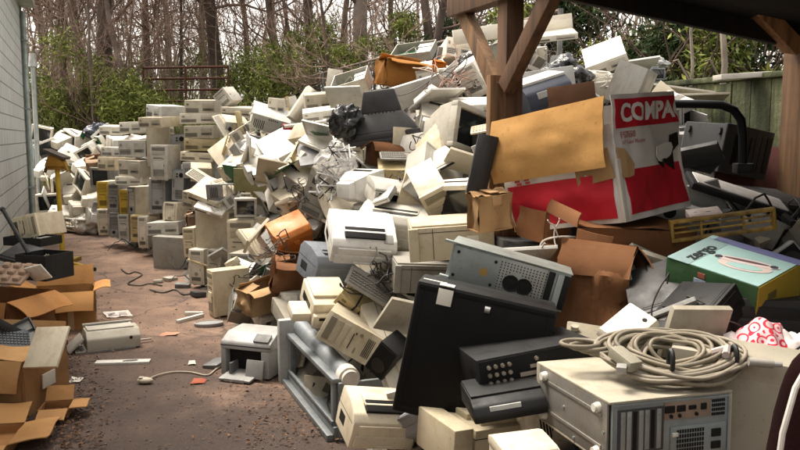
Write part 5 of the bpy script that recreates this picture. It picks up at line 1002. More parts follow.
MOUND=[
[-15,-15,-15,-15,-15,-15,-15,-15,-15,-15,-15,-15,-15,-15,-15,-15,-15,-15,-15,-15,-15,-15,-15,-15,-15,-15,-15,-15,-15,-15,-15,-15,-15,-15,-15,-15,-15,-15,-15,-15,-12,-1,5,6,6,6,6,6,6,6,6,6,6,6,6,6,6,6,6,6,6,6,6,6,6,6],
[-15,-15,-15,-15,-15,-15,-15,-15,-15,-15,-15,-15,-15,-15,-15,-15,-15,-15,-15,-15,-15,-15,-15,-15,-15,-15,-15,-15,-15,-15,-15,-15,-15,-15,-15,-15,-15,-15,-15,-15,-10,5,18,23,24,24,24,24,24,25,25,25,25,25,25,25,25,25,25,25,25,25,25,25,25,25],
[-15,-15,-15,-15,-15,-15,-15,-15,-15,-15,-15,-15,-15,-15,-15,-15,-15,-15,-15,-15,-15,-15,-15,-15,-15,-15,-15,-15,-15,-15,-15,-15,-15,-15,-15,-15,-15,-15,-15,-14,-9,9,29,42,47,45,45,48,49,50,50,50,50,50,51,51,51,51,51,52,53,53,54,54,53,53],
[-15,-15,-15,-15,-15,-15,-15,-15,-15,-15,-15,-15,-15,-15,-15,-15,-15,-15,-15,-15,-15,-15,-15,-15,-15,-15,-15,-15,-15,-15,-15,-15,-15,-15,-15,-15,-15,-15,-15,-14,-6,13,35,54,61,57,58,65,72,75,76,76,77,78,80,81,81,81,82,84,87,90,92,92,90,86],
[-15,-15,-15,-15,-15,-15,-15,-15,-15,-15,-15,-15,-15,-15,-15,-15,-15,-15,-15,-15,-15,-15,-15,-15,-15,-15,-15,-15,-15,-15,-15,-15,-15,-15,-15,-15,-15,-15,-15,-13,-4,16,39,56,60,57,58,63,76,82,83,84,85,87,89,90,91,93,95,98,101,104,108,107,101,93],
[-15,-15,-15,-15,-15,-15,-15,-15,-15,-15,-15,-15,-15,-15,-15,-15,-15,-15,-15,-15,-15,-15,-15,-15,-15,-15,-15,-15,-15,-15,-15,-15,-15,-15,-15,-15,-15,-15,-15,-12,-1,20,42,57,61,58,58,63,77,84,86,87,88,90,92,94,98,101,104,108,110,111,112,108,98,90],
[-15,-15,-15,-15,-15,-15,-15,-15,-15,-15,-15,-15,-15,-15,-15,-15,-15,-15,-15,-15,-15,-15,-15,-15,-15,-15,-15,-15,-15,-15,-15,-15,-15,-15,-15,-15,-15,-15,-15,-12,2,23,43,58,68,63,63,69,77,85,89,91,93,95,98,102,108,110,111,113,113,113,111,104,94,85],
[-15,-15,-15,-15,-15,-15,-15,-15,-15,-15,-15,-15,-15,-15,-15,-15,-15,-15,-15,-15,-15,-15,-15,-15,-15,-15,-15,-15,-15,-15,-15,-15,-15,-15,-15,-15,-15,-15,-15,-11,5,26,46,60,76,73,71,73,78,90,95,97,101,104,107,110,112,113,113,114,115,114,110,100,90,81],
[-15,-15,-15,-15,-15,-15,-15,-15,-15,-15,-15,-15,-15,-15,-15,-15,-15,-15,-15,-15,-15,-15,-15,-15,-15,-15,-15,-15,-15,-15,-15,-15,-15,-15,-15,-15,-15,-15,-15,-10,7,29,50,66,79,77,74,74,79,94,102,104,108,111,112,113,114,114,115,117,118,115,107,96,85,77],
[-15,-15,-15,-15,-15,-15,-15,-15,-15,-15,-15,-15,-15,-15,-15,-15,-15,-15,-15,-15,-15,-15,-15,-15,-15,-15,-15,-15,-15,-15,-15,-15,-15,-15,-15,-15,-15,-15,-14,-8,10,32,55,74,83,82,79,79,79,102,109,111,113,114,115,116,117,118,120,122,121,113,103,92,81,72],
[-15,-15,-15,-15,-15,-15,-15,-15,-15,-15,-15,-15,-15,-15,-15,-15,-15,-15,-15,-15,-15,-15,-15,-15,-15,-15,-15,-15,-15,-15,-15,-15,-15,-15,-15,-15,-15,-15,-14,-6,12,32,57,78,85,87,91,102,109,114,116,117,118,119,119,122,123,125,125,125,119,110,99,87,76,68],
[-15,-15,-15,-15,-15,-15,-15,-15,-15,-15,-15,-15,-15,-15,-15,-15,-15,-15,-15,-15,-15,-15,-15,-15,-15,-15,-15,-15,-15,-15,-15,-15,-15,-15,-15,-15,-15,-15,-13,-3,15,32,61,81,87,89,94,107,119,123,124,124,126,127,127,127,128,129,129,125,116,105,94,83,72,63],
[-15,-15,-15,-15,-15,-15,-15,-15,-15,-15,-15,-15,-15,-15,-15,-15,-15,-15,-15,-15,-15,-15,-15,-15,-15,-15,-15,-15,-15,-15,-15,-15,-15,-15,-15,-15,-15,-15,-12,0,20,41,65,83,88,89,91,96,120,127,127,127,129,130,131,130,130,131,129,122,112,101,90,79,68,59],
[-15,-15,-15,-15,-15,-15,-15,-15,-15,-15,-15,-15,-15,-15,-15,-15,-15,-15,-15,-15,-15,-15,-15,-15,-15,-15,-15,-15,-15,-15,-15,-15,-15,-15,-15,-15,-15,-15,-11,3,24,47,69,85,89,90,92,96,121,126,124,124,128,131,131,132,132,132,128,119,108,96,85,74,63,54],
[-15,-15,-15,-15,-15,-15,-15,-15,-15,-15,-15,-15,-15,-15,-15,-15,-15,-15,-15,-15,-15,-15,-15,-15,-15,-15,-15,-15,-15,-15,-15,-15,-15,-15,-15,-15,-15,-14,-9,8,29,52,74,89,93,96,96,116,125,124,122,122,125,129,131,132,132,131,124,114,103,92,81,70,59,50],
[-15,-15,-15,-15,-15,-15,-15,-15,-15,-15,-15,-15,-15,-15,-15,-15,-15,-15,-15,-15,-15,-15,-15,-15,-15,-15,-15,-15,-15,-15,-15,-15,-15,-15,-15,-15,-15,-12,-1,18,38,63,84,102,111,117,121,126,127,123,121,122,124,129,132,132,132,129,121,110,99,88,76,65,54,45],
[-15,-15,-15,-15,-15,-15,-15,-15,-15,-15,-15,-15,-15,-15,-15,-15,-15,-15,-15,-15,-15,-15,-15,-15,-15,-15,-15,-15,-15,-15,-15,-15,-15,-15,-15,-15,-14,-8,9,28,45,71,86,112,127,133,129,128,127,124,122,122,124,129,132,133,132,126,116,105,94,83,72,61,50,41],
[-15,-15,-15,-15,-15,-15,-15,-15,-15,-15,-15,-15,-15,-15,-15,-15,-15,-15,-15,-15,-15,-15,-15,-15,-15,-15,-15,-15,-15,-15,-15,-15,-15,-15,-15,-15,-11,2,21,37,52,81,105,125,145,153,134,134,129,127,124,123,125,128,131,133,131,123,112,101,90,79,67,56,45,37],
[-15,-15,-15,-15,-15,-15,-15,-15,-15,-15,-15,-15,-15,-15,-15,-15,-15,-15,-15,-15,-15,-15,-15,-15,-15,-15,-15,-15,-15,-15,-15,-15,-15,-15,-15,-13,-4,14,34,48,52,93,118,138,158,170,167,155,135,132,127,126,127,127,130,133,129,119,108,97,85,74,63,52,41,33],
[-15,-15,-15,-15,-15,-15,-15,-15,-15,-15,-15,-15,-15,-15,-15,-15,-15,-15,-15,-15,-15,-15,-15,-15,-15,-15,-15,-15,-15,-15,-15,-15,-15,-15,-14,-10,4,27,48,66,87,106,124,145,165,177,179,172,159,146,133,129,128,128,131,132,125,114,103,92,81,70,59,48,37,32],
[-15,-15,-15,-15,-15,-15,-15,-15,-15,-15,-15,-15,-15,-15,-15,-15,-15,-15,-15,-15,-15,-15,-15,-15,-15,-15,-15,-15,-15,-15,-15,-15,-15,-15,-13,-5,11,37,60,74,103,119,128,151,171,182,185,184,176,163,149,133,133,133,135,131,121,110,99,88,76,65,54,43,34,31],
[-15,-15,-15,-15,-15,-15,-15,-15,-15,-15,-15,-15,-15,-15,-15,-15,-15,-15,-15,-15,-15,-15,-15,-15,-15,-15,-15,-15,-15,-15,-15,-15,-15,-15,-11,1,11,46,70,92,116,131,142,156,174,185,189,190,188,182,174,165,155,146,138,128,117,106,94,83,72,61,50,39,32,30],
[-15,-15,-15,-15,-15,-15,-15,-15,-15,-15,-15,-15,-15,-15,-15,-15,-15,-15,-15,-15,-15,-15,-15,-15,-15,-15,-15,-15,-15,-15,-15,-15,-15,-14,-7,9,29,55,80,104,124,138,149,159,177,189,194,195,193,192,189,179,160,146,135,123,112,101,90,79,68,56,45,36,31,30],
[-15,-15,-15,-15,-15,-15,-15,-15,-15,-15,-15,-15,-15,-15,-15,-15,-15,-15,-15,-15,-15,-15,-15,-15,-15,-15,-15,-15,-15,-15,-15,-15,-15,-12,0,18,35,56,88,112,132,142,156,165,181,193,198,199,197,197,195,180,157,142,130,119,108,97,85,74,63,52,41,33,30,30],
[-15,-15,-15,-15,-15,-15,-15,-15,-15,-15,-15,-15,-15,-15,-15,-15,-15,-15,-15,-15,-15,-15,-15,-15,-15,-15,-15,-15,-15,-15,-15,-15,-14,-9,7,26,38,69,97,121,142,156,165,178,188,196,201,203,204,203,193,165,149,137,126,115,103,92,81,70,59,48,38,32,30,30],
[-15,-15,-15,-15,-15,-15,-15,-15,-15,-15,-15,-15,-15,-15,-15,-15,-15,-15,-15,-15,-15,-15,-15,-15,-15,-15,-15,-15,-15,-15,-15,-15,-13,-4,15,36,57,80,106,130,153,171,180,188,194,200,205,207,209,207,191,161,144,132,121,110,99,88,77,65,54,43,34,31,30,30],
[-15,-15,-15,-15,-15,-15,-15,-15,-15,-15,-15,-15,-15,-15,-15,-15,-15,-15,-15,-15,-15,-15,-15,-15,-15,-15,-15,-15,-15,-15,-15,-15,-11,3,24,46,69,92,115,139,161,180,188,196,201,207,210,212,214,210,186,156,140,128,117,106,94,83,72,61,50,39,32,30,30,30],
[-15,-15,-15,-15,-15,-15,-15,-15,-15,-15,-15,-15,-15,-15,-15,-15,-15,-15,-15,-15,-15,-15,-15,-15,-15,-15,-15,-15,-15,-15,-15,-14,-8,10,32,55,78,101,124,147,170,188,196,203,206,212,216,217,217,205,163,148,135,124,112,101,90,79,68,57,46,36,31,30,30,30],
[-15,-15,-15,-15,-15,-15,-15,-15,-15,-15,-15,-15,-15,-15,-15,-15,-15,-15,-15,-15,-15,-15,-15,-15,-15,-15,-15,-15,-15,-15,-15,-13,-3,15,40,64,87,110,133,156,178,195,203,208,212,221,226,227,223,198,159,142,130,119,108,97,86,74,63,52,41,33,30,30,30,30],
[-15,-15,-15,-15,-15,-15,-15,-15,-15,-15,-15,-15,-15,-15,-15,-15,-15,-15,-15,-15,-15,-15,-15,-15,-15,-15,-15,-15,-15,-15,-15,-11,1,12,46,72,96,119,142,165,187,206,216,222,224,232,237,237,223,165,151,137,126,115,103,92,81,70,59,48,38,32,30,30,30,30],
[-15,-15,-15,-15,-15,-15,-15,-15,-15,-15,-15,-15,-15,-15,-15,-15,-15,-15,-15,-15,-15,-15,-15,-15,-15,-15,-15,-15,-15,-15,-14,-7,4,12,53,81,105,128,151,174,196,214,223,228,232,241,246,246,226,161,145,133,121,110,99,88,77,66,54,43,34,31,30,30,30,30],
[-15,-15,-15,-15,-15,-15,-15,-15,-15,-15,-15,-15,-15,-15,-15,-15,-15,-15,-15,-15,-15,-15,-15,-15,-15,-15,-15,-15,-15,-15,-11,-1,8,18,63,92,115,138,161,184,205,217,224,231,240,249,254,250,218,156,141,128,117,106,95,83,72,61,50,40,32,30,30,30,30,30],
[-15,-15,-15,-15,-15,-15,-15,-15,-15,-15,-15,-15,-15,-15,-15,-15,-15,-15,-15,-15,-15,-15,-15,-15,-15,-15,-15,-15,-15,-14,-6,7,14,18,72,102,125,149,172,195,212,219,222,229,243,253,256,239,163,150,135,124,112,101,90,79,68,57,46,36,31,30,30,30,30,30],
[-15,-15,-15,-15,-15,-15,-15,-15,-15,-15,-15,-15,-15,-15,-15,-15,-15,-15,-15,-15,-15,-15,-15,-15,-15,-15,-15,-15,-15,-11,1,15,21,28,82,114,137,160,183,204,218,222,227,236,244,252,251,222,159,143,130,119,108,97,86,75,63,52,41,33,30,30,30,30,30,30],
[-15,-15,-15,-15,-15,-15,-15,-15,-15,-15,-15,-15,-15,-15,-15,-15,-15,-15,-15,-15,-15,-15,-15,-15,-15,-15,-15,-15,-14,-7,8,19,25,28,92,125,149,172,194,213,225,230,235,240,245,248,236,165,152,137,126,115,104,92,81,70,59,48,38,32,30,30,30,30,30,30],
[-15,-15,-15,-15,-15,-15,-15,-15,-15,-15,-15,-15,-15,-15,-15,-15,-15,-15,-15,-15,-15,-15,-15,-15,-15,-15,-15,-15,-11,0,13,22,32,44,103,135,159,182,203,220,231,236,239,242,245,247,229,161,145,133,121,110,99,88,77,66,55,44,35,31,30,30,30,30,30,30],
[-15,-15,-15,-15,-15,-15,-15,-15,-15,-15,-15,-15,-15,-15,-15,-15,-15,-15,-15,-15,-15,-15,-15,-15,-15,-15,-15,-14,-8,5,15,22,38,44,114,144,167,190,210,227,239,243,244,244,246,244,216,157,141,128,117,106,95,84,72,61,50,40,32,30,30,30,30,30,30,30],
[-15,-15,-15,-15,-15,-15,-15,-15,-15,-15,-15,-15,-15,-15,-15,-15,-15,-15,-15,-15,-15,-15,-15,-15,-15,-15,-15,-12,-2,9,16,24,44,96,133,156,173,192,210,228,242,248,247,245,245,230,163,150,135,124,113,101,90,79,68,57,46,36,31,30,30,30,30,30,30,30],
[-15,-15,-15,-15,-15,-15,-15,-15,-15,-15,-15,-15,-15,-15,-15,-15,-15,-15,-15,-15,-15,-15,-15,-15,-15,-15,-14,-8,6,16,40,54,88,121,147,166,179,194,209,225,239,245,246,246,243,216,159,143,130,119,108,97,86,75,64,52,42,33,30,30,30,30,30,30,30,30],
[-15,-15,-15,-15,-15,-15,-15,-15,-15,-15,-15,-15,-15,-15,-15,-15,-15,-15,-15,-15,-15,-15,-15,-15,-15,-15,-12,0,19,40,63,84,110,135,157,173,183,193,205,218,232,239,242,243,232,166,152,137,126,115,104,93,81,70,59,48,38,32,30,30,30,30,30,30,30,30],
[-15,-15,-15,-15,-15,-15,-15,-15,-15,-15,-15,-15,-15,-15,-15,-15,-15,-15,-15,-15,-15,-15,-15,-15,-15,-14,-9,8,28,53,77,100,123,146,165,176,183,191,200,211,224,233,238,241,226,161,145,133,122,110,99,88,77,66,55,44,35,31,30,30,30,30,30,30,30,30],
[-15,-15,-15,-15,-15,-15,-15,-15,-15,-15,-15,-15,-15,-15,-15,-15,-15,-15,-15,-15,-15,-15,-15,-15,-15,-12,-2,16,34,63,88,111,134,156,173,178,183,189,197,206,217,225,232,235,213,157,141,128,117,106,95,84,73,61,50,40,32,30,30,30,30,30,30,30,30,30],
[-15,-15,-15,-15,-15,-15,-15,-15,-15,-15,-15,-15,-15,-15,-15,-15,-15,-15,-15,-15,-15,-15,-15,-15,-14,-10,2,19,34,73,99,122,145,165,177,179,181,188,194,201,209,218,224,218,163,150,135,124,113,102,90,79,68,57,46,36,31,30,30,30,30,30,30,30,30,30],
[-15,-15,-15,-15,-15,-15,-15,-15,-15,-15,-15,-15,-15,-15,-15,-15,-15,-15,-15,-15,-15,-15,-15,-15,-13,-6,3,9,54,86,110,133,156,174,181,182,183,188,194,198,204,213,216,200,159,143,131,119,108,97,86,75,64,52,42,33,30,30,30,30,30,30,30,30,30,30],
[-15,-15,-15,-15,-15,-15,-15,-15,-15,-15,-15,-15,-15,-15,-15,-15,-15,-15,-15,-15,-15,-15,-15,-14,-10,-1,6,9,67,98,122,145,166,180,184,184,184,187,193,197,201,206,204,166,151,137,126,115,104,93,82,70,59,48,38,32,30,30,30,30,30,30,30,30,30,30],
[-15,-15,-15,-15,-15,-15,-15,-15,-15,-15,-15,-15,-15,-15,-15,-15,-15,-15,-15,-15,-15,-15,-15,-12,-3,8,9,47,85,112,135,158,177,185,187,187,188,190,194,197,199,202,196,161,145,133,122,111,99,88,77,66,55,44,35,31,30,30,30,30,30,30,30,30,30,30],
[-15,-15,-15,-15,-15,-15,-15,-15,-15,-15,-15,-15,-15,-15,-15,-15,-15,-15,-15,-15,-15,-15,-14,-6,11,28,41,62,99,125,149,171,186,190,189,189,190,190,193,197,200,199,185,157,140,128,117,106,95,84,73,61,50,40,32,30,30,30,30,30,30,30,30,30,30,30],
[-15,-15,-15,-15,-15,-15,-15,-15,-15,-15,-15,-15,-15,-15,-15,-15,-15,-15,-15,-15,-15,-15,-10,3,24,45,62,88,116,139,162,180,189,191,192,191,191,191,192,198,201,193,163,148,135,124,113,102,91,79,68,57,46,36,31,30,30,30,30,30,30,30,30,30,30,30],
[-15,-15,-15,-15,-15,-15,-15,-15,-15,-15,-15,-15,-15,-15,-15,-15,-15,-15,-15,-15,-15,-13,-4,13,36,60,82,106,130,152,172,184,189,190,191,192,192,192,192,195,199,186,159,143,131,120,108,97,86,75,64,53,42,33,30,30,30,30,30,30,30,30,30,30,30,30],
[-15,-15,-15,-15,-15,-15,-15,-15,-15,-15,-15,-15,-15,-15,-15,-15,-15,-15,-15,-15,-14,-9,4,20,45,73,97,121,143,162,176,185,188,188,190,192,193,193,192,193,192,166,150,137,126,115,104,93,82,70,59,48,38,32,30,30,30,30,30,30,30,30,30,30,30,30],
[-15,-15,-15,-15,-15,-15,-15,-15,-15,-15,-15,-15,-15,-15,-15,-15,-15,-15,-15,-15,-12,-2,12,23,59,88,111,134,154,166,175,183,187,187,188,190,192,193,193,193,188,161,145,133,122,111,100,88,77,66,55,44,35,31,30,30,30,30,30,30,30,30,30,30,30,30],
[-15,-15,-15,-15,-15,-15,-15,-15,-15,-15,-15,-15,-15,-15,-15,-15,-15,-15,-15,-14,-7,7,19,23,73,100,122,145,161,166,170,177,183,187,187,188,190,192,193,192,180,156,140,129,117,106,95,84,73,62,50,40,32,30,30,30,30,30,30,30,30,30,30,30,30,30],
[-15,-15,-15,-15,-15,-15,-15,-15,-15,-15,-15,-15,-15,-15,-15,-15,-15,-15,-15,-10,2,17,27,60,87,107,126,149,163,166,167,170,177,185,187,187,188,189,191,186,164,148,135,124,113,102,91,79,68,57,46,36,31,30,30,30,30,30,30,30,30,30,30,30,30,30],
[-15,-15,-15,-15,-15,-15,-15,-15,-15,-15,-15,-15,-15,-15,-15,-15,-15,-15,-13,-4,12,27,50,74,91,99,117,141,159,165,166,167,172,181,186,187,187,187,188,180,158,142,131,120,109,97,86,75,64,53,42,33,30,30,30,30,30,30,30,30,30,30,30,30,30,30],
[-15,-15,-15,-15,-15,-15,-15,-15,-15,-15,-15,-15,-15,-15,-15,-15,-15,-14,-9,6,24,40,56,74,87,92,98,122,144,161,165,166,168,176,183,186,187,186,182,166,150,138,126,115,104,93,82,71,59,48,38,32,30,30,30,30,30,30,30,30,30,30,30,30,30,30],
[-15,-15,-15,-15,-15,-15,-15,-15,-15,-15,-15,-15,-15,-15,-15,-15,-15,-12,-1,19,38,48,47,62,75,84,95,98,125,151,163,165,166,170,177,184,187,186,180,160,145,133,122,111,100,88,77,66,55,44,35,31,30,30,30,30,30,30,30,30,30,30,30,30,30,30],
[-15,-15,-15,-15,-15,-15,-15,-15,-15,-15,-15,-15,-15,-15,-15,-15,-14,-8,10,32,48,52,50,47,62,74,84,92,98,128,150,162,165,166,171,180,185,185,175,155,140,129,118,106,95,84,73,62,51,40,33,30,30,30,30,30,30,30,30,30,30,30,30,30,30,30],
[-15,-15,-15,-15,-15,-15,-15,-15,-15,-15,-15,-15,-15,-15,-15,-15,-11,2,23,43,53,49,47,45,47,61,73,83,92,98,131,151,163,165,167,171,181,180,164,148,135,124,113,102,91,80,68,57,46,36,31,30,30,30,30,30,30,30,30,30,30,30,30,30,30,30],
[-15,-15,-15,-15,-15,-15,-15,-15,-15,-15,-15,-15,-15,-15,-15,-13,-4,14,36,55,61,57,48,48,47,47,61,74,84,98,116,131,155,164,165,168,174,173,157,142,131,120,109,97,86,75,64,53,42,33,30,30,30,30,30,30,30,30,30,30,30,30,30,30,30,30],
[-15,-15,-15,-15,-15,-15,-15,-15,-15,-15,-15,-15,-15,-15,-14,-9,7,28,50,68,70,66,61,59,55,47,47,65,77,91,103,121,143,158,164,165,166,162,149,138,127,115,104,93,82,71,60,48,38,32,30,30,30,30,30,30,30,30,30,30,30,30,30,30,30,30],
[-15,-15,-15,-15,-15,-15,-15,-15,-15,-15,-15,-15,-14,-12,-9,1,24,47,67,80,79,74,69,66,63,59,58,62,68,79,92,103,124,144,158,164,163,155,144,133,122,111,100,89,77,66,55,44,35,31,30,30,30,30,30,30,30,30,30,30,30,30,30,30,30,30],
[-15,-15,-15,-15,-15,-15,-15,-15,-14,-14,-12,-11,-8,-3,2,17,58,80,87,89,85,80,76,75,72,68,64,62,62,65,78,92,103,125,145,158,160,151,140,129,118,106,95,84,73,62,51,40,33,30,30,30,30,30,30,30,30,30,30,30,30,30,30,30,30,30],
[-15,-15,-15,-15,-15,-15,-15,-13,-9,-9,0,0,0,2,6,17,65,83,86,86,85,87,87,86,84,79,72,66,62,62,66,78,92,107,125,144,152,146,136,124,113,102,91,80,69,57,46,37,31,30,30,30,30,30,30,30,30,30,30,30,30,30,30,30,30,30],
[-15,-15,-15,-15,-15,-15,-13,-4,8,13,13,8,7,8,9,38,73,84,87,87,87,95,95,91,91,90,85,78,69,67,63,66,76,90,107,128,141,140,131,120,109,98,86,75,64,53,42,34,30,30,30,30,30,30,30,30,30,30,30,30,30,30,30,30,30,30],
[-15,-15,-15,-15,-15,-15,-12,-1,14,19,19,18,22,27,38,80,98,101,102,101,99,101,101,99,99,98,93,91,88,82,68,67,67,77,93,116,131,134,126,115,104,93,82,71,60,49,38,32,30,30,30,30,30,30,30,30,30,30,30,30,30,30,30,30,30,30],
[-15,-15,-15,-15,-15,-15,-12,0,17,23,25,26,38,54,69,111,119,118,119,115,110,108,107,105,104,103,100,101,101,95,89,84,78,67,79,97,122,130,122,111,100,89,78,66,55,44,35,31,30,30,30,30,30,30,30,30,30,30,30,30,30,30,30,30,30,30],
[-15,-15,-15,-15,-15,-15,-11,2,21,32,38,46,47,69,104,127,129,126,127,126,124,123,121,116,114,112,107,105,105,104,101,96,92,87,80,91,97,120,117,107,95,84,73,62,51,40,33,30,30,30,30,30,30,30,30,30,30,30,30,30,30,30,30,30,30,30],
[-15,-15,-15,-15,-15,-15,-11,4,23,36,47,73,88,105,124,136,135,131,129,130,129,128,127,125,125,124,120,116,114,112,109,107,107,102,94,90,99,111,111,102,91,80,69,58,46,37,31,30,30,30,30,30,30,30,30,30,30,30,30,30,30,30,30,30,30,30],
[-15,-15,-15,-15,-15,-15,-11,6,27,45,63,88,107,121,137,143,141,138,136,134,132,130,129,128,128,128,127,125,124,122,117,116,116,112,108,105,104,99,105,97,87,75,64,53,42,34,30,30,30,30,30,30,30,30,30,30,30,30,30,30,30,30,30,30,30,30],
[-15,-15,-15,-15,-15,-15,-10,7,29,50,69,94,114,127,139,143,142,140,139,137,136,133,131,129,129,129,129,128,127,127,125,124,123,118,117,113,109,106,102,93,82,71,60,49,38,32,30,30,30,30,30,30,30,30,30,30,30,30,30,30,30,30,30,30,30,30],
[-15,-15,-15,-15,-15,-15,-9,9,31,54,76,99,119,130,139,141,141,140,140,139,138,136,135,132,131,132,133,132,130,129,128,128,128,126,124,119,113,107,99,89,78,67,55,44,35,31,30,30,30,30,30,30,30,30,30,30,30,30,30,30,30,30,30,30,30,30],
[-15,-15,-15,-15,-15,-14,-8,11,33,56,79,102,123,136,141,141,141,140,140,139,139,138,137,136,135,133,134,134,133,133,132,132,132,131,128,123,115,106,96,84,73,62,51,40,33,30,30,30,30,30,30,30,30,30,30,30,30,30,30,30,30,30,30,30,30,30],
[-15,-15,-15,-15,-15,-14,-7,13,35,58,81,104,125,138,142,142,142,142,141,140,139,139,138,137,137,136,135,134,134,135,134,134,134,133,130,123,113,102,91,80,69,58,47,37,31,30,30,30,30,30,30,30,30,30,30,30,30,30,30,30,30,30,30,30,30,30],
[-15,-15,-15,-15,-15,-13,-5,14,37,60,83,106,127,139,144,144,143,143,142,142,141,140,140,139,138,137,137,136,136,137,136,135,134,133,129,120,109,98,87,76,64,53,42,34,30,30,30,30,30,30,30,30,30,30,30,30,30,30,30,30,30,30,30,30,30,30],
[-15,-15,-15,-15,-15,-13,-4,16,39,62,85,108,128,140,144,145,144,143,143,143,144,144,144,143,141,139,139,138,137,138,138,138,136,132,126,116,105,93,82,71,60,49,39,32,30,30,30,30,30,30,30,30,30,30,30,30,30,30,30,30,30,30,30,30,30,30],
[-15,-15,-15,-15,-15,-13,-2,18,41,64,87,110,130,141,143,145,145,144,143,143,144,145,145,145,144,144,144,142,140,139,139,139,137,132,122,111,100,89,78,67,55,44,35,31,30,30,30,30,30,30,30,30,30,30,30,30,30,30,30,30,30,30,30,30,30,30],
[-15,-15,-15,-15,-15,-12,0,20,43,66,89,112,132,141,143,145,146,146,145,144,144,145,146,146,145,145,145,145,144,143,142,140,135,128,118,107,96,85,73,62,51,40,33,30,30,30,30,30,30,30,30,30,30,30,30,30,30,30,30,30,30,30,30,30,30,30],
[-15,-15,-15,-15,-15,-12,1,22,45,68,91,114,133,142,143,144,146,146,146,145,144,144,145,146,146,146,145,145,145,145,145,141,134,125,114,102,91,80,69,58,47,37,31,30,30,30,30,30,30,30,30,30,30,30,30,30,30,30,30,30,30,30,30,30,30,30],
[-15,-15,-15,-15,-15,-11,3,24,47,70,93,115,135,142,142,143,145,146,146,146,145,144,144,145,145,146,146,145,145,145,145,140,131,120,109,98,87,76,64,53,42,34,30,30,30,30,30,30,30,30,30,30,30,30,30,30,30,30,30,30,30,30,30,30,30,30],
[-15,-15,-15,-15,-15,-11,4,26,49,72,95,117,137,144,143,142,143,145,146,146,146,145,145,145,145,145,146,146,145,145,144,137,127,116,105,94,82,71,60,49,39,32,30,30,30,30,30,30,30,30,30,30,30,30,30,30,30,30,30,30,30,30,30,30,30,30],
[-15,-15,-15,-15,-15,-11,6,28,51,74,97,119,138,145,145,143,142,143,146,146,146,146,146,145,145,145,145,146,145,145,142,133,123,111,100,89,78,67,56,45,35,31,30,30,30,30,30,30,30,30,30,30,30,30,30,30,30,30,30,30,30,30,30,30,30,30],
[-15,-15,-15,-15,-15,-10,7,30,53,76,99,121,140,145,146,144,143,143,146,147,146,146,146,146,145,145,145,146,145,144,139,129,118,107,96,85,73,62,51,41,33,30,30,30,30,30,30,30,30,30,30,30,30,30,30,30,30,30,30,30,30,30,30,30,30,30],
[-15,-15,-15,-15,-15,-9,9,31,54,77,100,123,141,145,146,146,144,144,146,147,147,146,146,146,146,145,146,146,145,143,135,125,114,103,91,80,69,58,47,37,31,30,30,30,30,30,30,30,30,30,30,30,30,30,30,30,30,30,30,30,30,30,30,30,30,30],
[-15,-15,-15,-15,-14,-8,11,33,56,79,102,124,141,145,146,146,145,144,145,147,147,146,146,146,146,146,146,146,145,141,131,120,109,98,87,76,65,54,43,34,31,30,30,30,30,30,30,30,30,30,30,30,30,30,30,30,30,30,30,30,30,30,30,30,30,30],
[-15,-15,-15,-15,-14,-7,12,35,58,81,104,126,141,145,146,146,146,145,145,148,148,146,146,146,146,146,146,146,144,138,128,117,106,95,84,72,61,50,40,32,30,30,30,30,30,30,30,30,30,30,30,30,30,30,30,30,30,30,30,30,30,30,30,30,30,30]]
# ------------------------------------------------------------------ camera, light, sky
PITCH=radians(6.28); FPX=800.; EYE=Vector((0,0,1.7))
cam=bpy.data.cameras.new('camera'); co=bpy.data.objects.new('camera',cam); COL.objects.link(co); SC.camera=co
cam.sensor_width=36; cam.lens=36.; cam.clip_end=500; cam.clip_start=.05; co.location=EYE; co.rotation_euler=(pi/2-PITCH,0,0)
FW=Vector((0,cos(PITCH),-sin(PITCH))); UP=Vector((0,sin(PITCH),cos(PITCH)))
def at(px,py,Y):
    d=FW+Vector((1,0,0))*((px-400)/FPX)-UP*((py-225)/FPX); return EYE+d*(Y/d.y)
def gnd(px,py,z=0.):
    d=FW+Vector((1,0,0))*((px-400)/FPX)-UP*((py-225)/FPX); return EYE+d*((z-EYE.z)/d.z)
SUN_EL,SUN_AZ=66.,-55.   # azimuth from +Y towards +X
wd=bpy.data.worlds.new('World'); SC.world=wd; wd.use_nodes=True; t=wd.node_tree; t.nodes.clear()
wo=t.nodes.new('ShaderNodeOutputWorld'); bg=t.nodes.new('ShaderNodeBackground'); sk=t.nodes.new('ShaderNodeTexSky'); sk.sky_type='NISHITA'; sk.sun_disc=False
sk.sun_elevation=radians(SUN_EL); sk.sun_rotation=radians(SUN_AZ); sk.dust_density=4.; sk.air_density=1.; sk.ozone_density=1.
hs=t.nodes.new('ShaderNodeHueSaturation'); hs.inputs['Saturation'].default_value=.22; t.links.new(sk.outputs[0],hs.inputs['Color'])
tn=t.nodes.new('ShaderNodeMix'); tn.data_type='RGBA'; tn.blend_type='MULTIPLY'; tn.inputs[0].default_value=1.; t.links.new(hs.outputs[0],tn.inputs[6]); tn.inputs[7].default_value=(1.07,1.0,.91,1)
t.links.new(tn.outputs[2],bg.inputs[0]); bg.inputs[1].default_value=.15; t.links.new(bg.outputs[0],wo.inputs[0])
sl=bpy.data.lights.new('sun','SUN'); sl.energy=1.5; sl.angle=radians(20); sl.color=(1,.92,.80); so=bpy.data.objects.new('sun',sl); COL.objects.link(so)
az=radians(SUN_AZ); el=radians(SUN_EL); sd=Vector((sin(az)*cos(el),cos(az)*cos(el),sin(el))); so.rotation_euler=sd.to_track_quat('Z','Y').to_euler(); so.location=(-6,-4,12)
SC.view_settings.view_transform='Standard'; SC.view_settings.look='None'; SC.view_settings.gamma=1; SC.view_settings.exposure=1.55; SC.view_settings.use_curve_mapping=False
SC.render.engine='CYCLES'; SC.cycles.use_denoising=True; SC.cycles.max_bounces=6; SC.cycles.transparent_max_bounces=12
